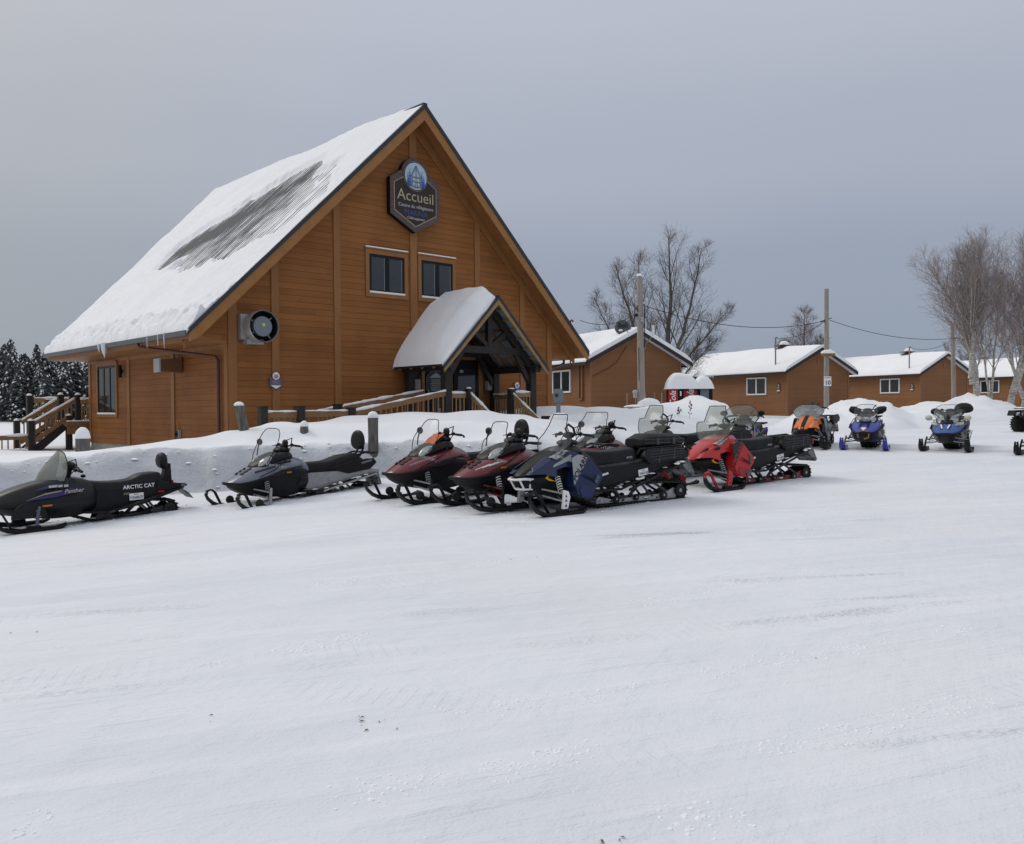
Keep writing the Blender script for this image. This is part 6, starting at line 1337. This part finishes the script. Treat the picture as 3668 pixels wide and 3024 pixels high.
# 1 long low sled, nearest the left edge
def classic(t):
    S = dict(sx=.93, sy=.50, ski=M['black'], spindle=mat('purple_grey', (.10, .10, .14)), spring=M['blackm'], shz=.5); front_end(t, S); track_unit(t, dict(xr=-1.20, rr=.12, xf=-.1, rail=M['darkalu'], hub=M['blackm']))
    G = mat('charcoal_green_paint', (.006, .0078, .0074), .42, spec=.25, coat=.08, noise_amt=.4, nscale=3, col2=(.010, .012, .0115))
    bh = lambda x, zb, zt, w, wb, zm=None: (x, [(0, zb), (wb, zb), (w, zb + .35 * (zt - zb)), (w * .98, zb + .6 * (zt - zb)), (w * .62, zt - .02), (0, zt)])
    hull(t, 'hood', G, [bh(1.46, .36, .44, .10, .06), bh(1.36, .28, .53, .27, .14), bh(1.15, .22, .62, .36, .2), bh(.9, .18, .70, .42, .26), bh(.6, .13, .76, .45, .32), bh(.3, .14, .78, .44, .32), bh(.08, .18, .74, .36, .28), bh(-.1, .24, .64, .27, .22)], crease=((2, .6), (4, .6)))
    mb = MB(); mb.tube([(1.30, .27, .38), (1.44, .12, .40), (1.46, 0, .40), (1.44, -.12, .40), (1.30, -.27, .38)], .03, 8); mb.build('bumper', M['black'], t)
    plate(t, 'wheel_arch', M['blackm'], [(.93 + .24 * math.cos(R(a)), .20 + .24 * math.sin(R(a))) for a in range(0, 181, 15)], .435, .05, bevel=.004)
    PU = mat('purple_decal', (.035, .028, .13), .35); TN = mat('tan_decal', (.32, .25, .17), .4)
    plate(t, 'hood_decal', PU, [(.98, .46), (.70, .56), (.36, .615), (.16, .60), (.30, .545), (.62, .49)], .452, .008, bevel=0, xt=.0, tilt=-.12); plate(t, 'hood_decal', TN, [(.98, .465), (.75, .535), (.5, .575), (.5, .59), (.72, .56)], .462, .008, bevel=0, tilt=-.12)
    txt(t, 'lettering', 'Panther', .085, .33, .462, .575, mat('tan_text', (.42, .36, .30)), ang=3, shear=.3, off=.012)
    plate(t, 'hood_decal', PU, [(.86, .61), (.60, .685), (.44, .685), (.66, .63)], .405, .008, bevel=0, tilt=-.5, zc=.62); mb = MB()
    for x, w in ((.66, .12), (.53, .06), (.45, .06)): mb.prism([(x, .401, .633), (x - w, .398, .640), (x - w, .378, .672), (x, .38, .665)], (0, .006, 0))
    mb.build('registration_sticker', M['ltgrey'], t, smooth=0); plate(t, 'side_marker', AMBER, [(.76, .36), (.63, .365), (.63, .39), (.76, .385)], .455, .01, bevel=0)
    windshield(t, [(.76, .72, .25, .75), (.71, .84, .25, .72), (.64, .94, .23, .6), (.56, 1.04, .19, .42), (.48, 1.13, .13, .22), (.44, 1.18, .06, .05)], SMOKE)
    handlebar(t, .22, .90, .38, -.05, False); mb = MB(); mb.ell((.28, 0, .93), (.10, .12, .07), 14, 8); mb.ell((.08, 0, .76), (.04, .04, .03), 10, 6); mb.build('console', M['black'], t)
    seat(t, [(.10, .50, .72, .14), (-.1, .42, .66, .18), (-.5, .40, .665, .20), (-.64, .42, .70, .205), (-.74, .44, .77, .20), (-.95, .46, .78, .20), (-1.12, .50, .77, .19)])
    txt(t, 'lettering', 'ARCTIC CAT', .085, -.70, .218, .56, M['white'], ang=2, off=.012); txt(t, 'lettering', '440', .06, -.50, .214, .45, TN, shear=.3)
    hull(t, 'backrest', M['vinyl'], [(-1.06, [(0, .86), (.10, .86), (.15, .93), (.13, 1.0), (.06, 1.04), (0, 1.05)]), (-1.12, [(0, .82), (.12, .82), (.18, .92), (.15, 1.03), (.08, 1.09), (0, 1.10)]), (-1.22, [(0, .76), (.10, .78), (.15, .9), (.13, 1.0), (.07, 1.06), (0, 1.07)])])
    mb = MB(); mb.prism([(-1.12, -.07, .55), (-1.28, -.07, .55), (-1.26, -.07, .9), (-1.18, -.07, .9)], (0, .14, 0)); mb.build('backrest_bracket', M['black'], t, smooth=0)
    plate(t, 'tail_box', M['black'], [(-.98, .47), (-1.14, .48), (-1.2, .60), (-1.0, .66)], .215, .05, bevel=.01); mb = MB(); mb.box((-1.10, .214, .44), (-1.0, .226, .47)); mb.box((-1.30, -.08, .56), (-1.27, .08, .62)); mb.build('tail_light', TAIL, t, smooth=0)
    tunnel(t, dict(board=M['black']), [(.15, .20), (-.2, .18), (-.75, .29), (-1.38, .48)], .50, M['black'])
    for sg in (1, -1): mb = MB(); mb.beam((-.2, sg * .37, .19), (-1.42, sg * .22, .50), .02, .03); mb.build('board_edge', M['darkalu'], t, smooth=0)
    mb = MB(); mb.tube([(-1.35, .15, .50), (-1.5, .13, .53), (-1.52, 0, .54), (-1.5, -.13, .53), (-1.35, -.15, .50)], .016, 6); mb.prism([(-1.38, -.18, .50), (-1.52, -.18, .40), (-1.6, -.18, .30), (-1.5, -.18, .38)], (0, .36, 0)); mb.build('rear_bumper', M['darkalu'], t)
    lic(t, -.66, .40, .216, 'V26867F', .22, .11, ang=2)
t_ = sled('long low black snowmobile with purple side stripes and tall backrest at the left edge', -6.72, 13.81, 220.6, z=-.265); classic(t_)
# 2 silver touring sled
t_ = sled('silver-grey two-seat touring snowmobile with mirrors, alone in front of the snowbank', -3.80, 15.55, 226, z=-.17)
touring(t_, dict(hood=SV, skiwheel=True, back=True, tank=SV, tun=M['alu'], arm=M['alu'], spindle=M['alu'], mx=.52, ws=[(.84, .79, .20, .12), (.80, .92, .24, .15), (.74, 1.04, .26, .17), (.66, 1.18, .25, .14), (.60, 1.28, .22, .10), (.56, 1.34, .17, .06), (.55, 1.365, .09, .03)],
    streaks=[((1.05, .30, .635), (.70, .385, .73), .035, BK), ((.66, .36, .765), (.40, .37, .80), .03, BK)]))
txt(t_, 'lettering', 'Venture', .10, .72, .36, .742, M['ltgrey'], ang=-14, shear=.3, tilt=-.6); txt(t_, 'lettering', 'TF', .09, .56, .39, .69, M['ltgrey'], ang=-10, shear=.3, tilt=-.3); txt(t_, 'lettering', 'YAMAHA', .06, -1.30, .23, .70, M['ltgrey'], ang=12)
# 3 maroon touring, orange cloth behind its screen
t_ = sled('maroon snowmobile with an orange cloth behind its tall clear windshield', -.86, 14.59, 216.1, z=.03)
touring(t_, dict(hood=DR, skiwheel=True, back=True, loop=M['black'], mx=.16, streaks=[((1.15, .305, .60), (.72, .395, .735), .012, M['ltgrey'])]))
txt(t_, 'lettering', 'VENTURE', .07, .86, .375, .70, M['ltgrey'], ang=-18, shear=.3, tilt=-.5)
mb = MB(); mb.grid([[(.62 - i * .05, -.17 + k * .057, .91 + .04 * i + .015 * math.sin(k * 2 + i)) for k in range(7)] for i in range(5)]); mb.build('orange_cloth', mat('orange_cloth', (.62, .13, .04), .8), t_, fix=False)
# 4 maroon sport
t_ = sled('maroon snowmobile with white hood streaks, close beside the blue one', .32, 13.46, 213.1, z=.04)
REDM = paint('red_arm', (.16, .012, .016))
touring(t_, dict(hood=DR, skiwheel=True, two=False, arm=REDM, spring=M['white'], mx=.86, ws=[(.82, .80, .19, .1), (.78, .90, .26, .14), (.74, .98, .27, .14), (.69, 1.05, .2, .09), (.66, 1.14, .175, .07), (.62, 1.23, .165, .06), (.60, 1.265, .13, .04), (.595, 1.27, .07, .02)],
    streaks=[((1.20, .27, .585), (.98, .335, .665), .010, M['white']), ((1.10, .30, .61), (.86, .37, .695), .010, M['white']), ((1.0, .325, .635), (.80, .385, .70), .008, M['white'])]))
txt(t_, 'lettering', 'Vector', .075, .84, .372, .72, M['ltgrey'], ang=-15, shear=.3, tilt=-.5)
# 5 blue crossover, nearest
t_ = sled('dark blue and black snowmobile with white bumper and grey side stripe, nearest the camera', 1.15, 13.04, 215.4, z=.01)
angular(t_, dict(upper2=True, col=BL, col_dk=paint('deep_blue', (.010, .022, .085)), stripe=SIL, stripe2=SIL, spindle=M['white'], bumper=M['white'], box=True, rail=M['alu'], wordm=M['blackm'], plate='V46314J', spring=M['white']))
txt(t_, 'lettering', 'TITAN', .045, .78, .345, .79, SIL, ang=-24, off=.004, tilt=-.45); txt(t_, 'lettering', '800', .085, .255, .482, .475, mat('blue_grey', (.12, .14, .19)), ang=52, off=.01, tilt=-.18)
# 6 maroon touring behind the blue one
t_ = sled('maroon touring snowmobile with a wide flared windshield, behind the blue one', 1.95, 15.9, 214)
touring(t_, dict(hood=DR, back=False, ws=[(.84, .79, .20, .12), (.80, .90, .26, .15), (.76, 1.00, .30, .17), (.70, 1.10, .31, .16), (.64, 1.19, .27, .12), (.58, 1.27, .25, .10), (.545, 1.33, .23, .06), (.54, 1.34, .2, .04)])); txt(t_, 'lettering', 'VENTURE', .10, .70, .385, .735, M['ltgrey'], ang=-12, shear=.3, tilt=-.4)
# 7 black crossover with grey screen
t_ = sled('black snowmobile with a hazy grey windshield, between the blue and the bright red ones', 3.25, 17.1, 214)
angular(t_, dict(col=BK, stripe=BK, wordm=REDM, spindle=RD, wsm=HAZY, ribs=False, seatw='POLARIS', plate='V31207K', rail=M['darkalu'], ws=[(.80, .86, .22, .1), (.74, .98, .30, .12), (.71, 1.12, .32, .14), (.69, 1.17, .31, .13), (.68, 1.18, .19, .07), (.62, 1.32, .17, .05), (.58, 1.42, .14, .03)]))
# 8 bright red crossover
t_ = sled('bright red and black snowmobile with a tall hazy windshield', 4.12, 15.85, 215.9, z=.06)
angular(t_, dict(col=RD, upper=RD, hoodc=RD, col_dk=paint('red_dk', (.30, .014, .014)), stripe=BK, wordm=mat('red_word', (.40, .03, .03)), spindle=RD, loop=RD, rail=REDM, wsm=HAZY, plate='V1545N', ws=[(.80, .87, .22, .1), (.74, .98, .30, .12), (.71, 1.14, .34, .18), (.69, 1.17, .32, .17), (.68, 1.18, .19, .07), (.62, 1.34, .17, .05), (.58, 1.46, .14, .03)]))
plate(t_, 'hood_vent', M['blackm'], [(1.22, .655), (1.20, .67), (1.06, .735), (1.02, .72), (1.1, .69)], .285, .02, tilt=-.45, zc=.65, xt=-.22, xc=.8, bevel=0); plate(t_, 'hood_vent', M['blackm'], [(.98, .70), (.90, .745), (.82, .745), (.86, .70)], .33, .02, tilt=-.45, zc=.65, xt=-.22, xc=.8, bevel=0)
plate(t_, 'panel_decal', mat('grey_decal', (.09, .09, .095), .4), [(.28, .62), (.22, .58), (.20, .48), (.30, .42), (.32, .45), (.25, .50), (.26, .56)], .463, .01, tilt=-.18, bevel=0); plate(t_, 'panel_decal', mat('grey_decal', (.09, .09, .095), .4), [(.42, .30), (.25, .345), (.33, .23), (.40, .22)], .478, .01, tilt=-.18, bevel=0)
# 9 grey and blue touring behind the red one
t_ = sled('grey snowmobile with blue patches and a rounded clear screen, behind the red one', 5.55, 20.6, 244)
touring(t_, dict(hood=GR, tank=GR, back=False, mirrors=True, ws=[(.84, .79, .18, .12), (.80, .90, .25, .15), (.76, 1.00, .29, .17), (.70, 1.12, .30, .16), (.64, 1.22, .25, .12), (.60, 1.29, .17, .08), (.59, 1.31, .08, .03)], wsm=HAZY)); plate(t_, 'hood_panel', GR, [(.95, .60), (.60, .86), (.30, .84), (.50, .66), (.75, .60)], .40, .03, tilt=-.3); plate(t_, 'hood_decal', RB, [(.75, .70), (.62, .80), (.50, .80), (.62, .70)], .42, .02, tilt=-.3, bevel=0); plate(t_, 'rear_decal', RB, [(-.5, .66), (-1.0, .76), (-1.4, .72), (-1.0, .66)], .25, .01, bevel=0)
mb = MB(); mb.beam((.7, .44, .565), (.05, .44, .60), .01, .018); mb.build('hood_stripe', M['white'], t_, smooth=0)
# 10 orange
t_ = sled('orange and black snowmobile with a dark smoked screen', 8.55, 24.63, 237)
angular(t_, dict(col=BK, hoodc=OR, upper=OR, stripe=GR, wordm=BK, word=' ', seatw=' ', wsm=DARKS, ribs=False, xr=-1.35, plate='', ws=[(.82, .84, .22, .1), (.78, .94, .30, .15), (.74, 1.02, .33, .17), (.68, 1.12, .26, .12), (.62, 1.19, .15, .05)]))
mb = MB(); mb.prism([(1.40, -.05, .50), (1.2, -.05, .70), (.95, -.05, .84), (.6, -.05, .965), (.6, -.05, .80), (1.35, -.05, .45)], (0, .10, 0)); mb.build('hood_center', M['black'], t_, smooth=0, bevel=.01); plate(t_, 'knee_panel', mat('grey_white', (.33, .32, .33), .4), [(.35, .82), (.0, .84), (-.05, .72), (.15, .66)], .36, .03, tilt=-.3, bevel=.005)
plate(t_, 'tunnel_decal', mat('grey_white2', (.24, .24, .25), .4), [(-.2, .60), (-1.5, .76), (-1.55, .55), (-.4, .38)], .245, .01, bevel=0)
# 11 royal blue with blue skis
t_ = sled('royal blue snowmobile with blue skis and black hand muffs', 9.83, 24.02, 242)
BRZ = mat('bronze_arm', (.30, .17, .05), .4)
touring(t_, dict(hood=RB, tank=RB, ski=RB, loop=RB, arm=paint('blue_arm', (.02, .03, .14)), spindle=BRZ, spring=M['white'], mirrors=False, muffs=True, two=False, ws=[(.84, .84, .17, .1), (.80, .94, .22, .12), (.74, 1.05, .24, .12), (.68, 1.15, .20, .1), (.64, 1.20, .12, .05)]))
mb = MB(); mb.tube([(1.36, .02, .30), (1.36, .12, .33), (1.38, .14, .42), (1.38, .08, .50), (1.38, 0, .51), (1.38, -.08, .50), (1.38, -.14, .42), (1.36, -.12, .33)], .02, 8); mb.build('front_hoop', BRZ, t_); mb = MB(); mb.ell((.93, 0, .80), (.05, .15, .07), 16, 8); mb.build('center_headlight', LENS, t_)
mb = MB(); mb.prism([(1.30, -.07, .58), (1.30, .07, .58), (1.40, 0, .50)], (.02, 0, .02)); mb.prism([(.86, .22, .86), (.80, .28, .94), (.95, .13, .80)], (.01, 0, .02)); mb.prism([(.86, -.22, .86), (.80, -.28, .94), (.95, -.13, .80)], (.01, 0, .02)); mb.build('white_decal', M['white'], t_, smooth=0)
# 12 bright blue
t_ = sled('blue and black snowmobile with round cream mirrors, second from the right edge', 11.79, 23.34, 235)
touring(t_, dict(hood=BB, tank=BK, ski=M['black'], mirrors=False, muffs=False, arm=M['alu'], spring=M['white'], two=True, back=False, ws=[(.84, .84, .20, .1), (.80, .94, .27, .12), (.74, 1.05, .27, .12), (.70, 1.15, .20, .1), (.66, 1.20, .12, .05)]))
for sg in (1, -1):
    mirror(t_, sg, (.75, .30, .78), (.72, .46, .86), (.05, .09, .075), mat('cream_mirror', (.60, .56, .46), .4))
    mb = MB(); mb.prism([(1.02, sg * .20, .66), (.86, sg * .375, .68), (.80, sg * .39, .74), (.98, sg * .24, .73)], (.015, 0, .02)); mb.build('turn_decal', mat('pale_decal', (.5, .5, .42), .4), t_, smooth=0)
xf = lambda y, z: .99 - .85 * (z - .72) - .55 * abs(y)
for sg in (1, -1):
    mb = MB(); mb.prism([(xf(y, z), sg * y, z) for y, z in ((0, .72), (.11, .79), (.34, .93), (.40, 1.05), (.30, 1.07), (.10, .99), (0, .95))], (-.10, 0, .03)); mb.build('upper_fairing', M['black'], t_, smooth=0, bevel=.01)
    mb = MB(); mb.prism([(xf(y, z) + .012, sg * y, z) for y, z in ((.06, .80), (.12, .815), (.31, .945), (.29, .99), (.10, .90))], (-.02, 0, .0)); mb.build('slanted_headlight', LENS, t_, smooth=0, bevel=.004)
    mb = MB(); mb.prism([(1.26 - 1.2 * (z - .56), sg * y, z + .015) for y, z in ((.05, .57), (.09, .58), (.12, .66), (.08, .655))], (0, 0, .02)); mb.build('white_decal', M['white'], t_, smooth=0)
hull(t_, 'hand_muff', mat('muff', (.016, .016, .018), .8), [(.42, [(0, 1.0), (.12, 1.0), (.18, 1.06), (.13, 1.16), (0, 1.2)]), (.25, [(0, .96), (.2, .98), (.27, 1.1), (.18, 1.25), (0, 1.28)]), (.05, [(0, .97), (.17, 1.0), (.24, 1.08), (.16, 1.2), (0, 1.24)])]).location = (0, .30, 0)
mb = MB(); mb.ell((.24, -.38, 1.02), (.12, .12, .09), 12, 8); mb.build('hand_muff', MATS['muff'], t_)
# 13 at the right edge
t_ = sled('dark snowmobile of which mainly one black ski shows at the right edge', 13.5, 21.9, 232)
touring(t_, dict(hood=BK, tank=BK, ski=M['black'], arm=M['black'], mirrors=False, two=False))
# ================================================================ ATV
az = hgt(18.7, 30.8)
t_ = thing('quad_bike', 'black four-wheeled quad bike with alloy wheels cut by the right edge', 'quad bike', (19.2, 31.4, az), R(190))
def qwheel(x, y):
    mb = MB(); mb.lathe([(.17, -.11), (.27, -.12), (.305, -.09), (.31, 0), (.305, .09), (.27, .12), (.17, .11)], (x, y, .31), 'y', 32)
    for k in range(22):
        a = 2 * math.pi * k / 22
        for s_ in (-1, 1): mb.box((-.02, -.055, 0), (.02, .055, .03), Matrix.Translation((x + .305 * math.cos(a + s_ * .07), y + s_ * .06, .31 + .305 * math.sin(a + s_ * .07))) @ Matrix.Rotation(-(a + s_ * .07) + math.pi / 2, 4, 'Y'))
    w = mb.build('wheel', M['rubber'], t_, smooth=30); sg = 1 if y > 0 else -1
    mb = MB(); mb.lathe([(.02, .07), (.16, .06), (.175, .09), (.165, .09), (.15, .05), (.02, .05)], (x, y, .31), 'y', 28) if sg > 0 else mb.lathe([(.02, -.07), (.16, -.06), (.175, -.09), (.165, -.09), (.15, -.05), (.02, -.05)], (x, y, .31), 'y', 28); mb.build('rim', M['blackm'], w)
    mb = MB()
    for k in range(5):
        a = R(72 * k + 20)
        for d in (-.16, .16): mb.beam((x + .03 * math.cos(a), y + sg * .095, .31 + .03 * math.sin(a)), (x + .165 * math.cos(a + d), y + sg * .09, .31 + .165 * math.sin(a + d)), .022, .02, up=(0, 1, 0))
    mb.lathe([(.165, sg * .08), (.178, sg * .095), (.168, sg * .1)], (x, y, .31), 'y', 28); mb.build('spoke_set', M['galv'], w)
for x, y in ((.65, .45), (.65, -.45), (-.65, .45), (-.65, -.45)): qwheel(x, y)
hull(t_, 'body', M['black'], [(1.0, [(0, .5), (.2, .5), (.25, .6), (.2, .75), (0, .8)]), (.6, [(0, .45), (.25, .45), (.28, .6), (.22, .88), (0, .95)]), (.1, [(0, .35), (.3, .35), (.25, .55), (.18, .85), (0, .92)]), (-.5, [(0, .4), (.25, .4), (.25, .6), (.2, .85), (0, .9)]), (-1.0, [(0, .5), (.22, .5), (.25, .6), (.2, .78), (0, .82)])])
for x in (.68, -.62): plate(t_, 'fender', M['black'], [(x + .42, .62), (x + .36, .80), (x - .36, .82), (x - .45, .66), (x - .38, .66), (x - .3, .74), (x + .3, .73), (x + .36, .6)], .56, .36, bevel=.012)
mb = MB(); mb.tube([(.25, 0, .85), (.2, 0, 1.12)], .03, 8); mb.tube([(.1, .38, 1.15), (.2, .15, 1.14), (.2, -.15, 1.14), (.1, -.38, 1.15)], .016, 8); mb.build('handlebar', M['blackm'], t_)
mb = MB()
for y in (-.3, 0, .3): mb.tube([(1.0, y, .86), (.45, y, .88)], .012, 6)
for x in (1.0, .72, .45): mb.tube([(x, -.34, .87), (x, .34, .87)], .012, 6)
mb.build('front_rack', M['blackm'], t_); 
for a, b in ((.1, .24), (-.24, -.1)): mb = MB(); mb.box((.98, a, .62), (1.03, b, .72)); mb.build('headlight', LENS, t_, smooth=0)
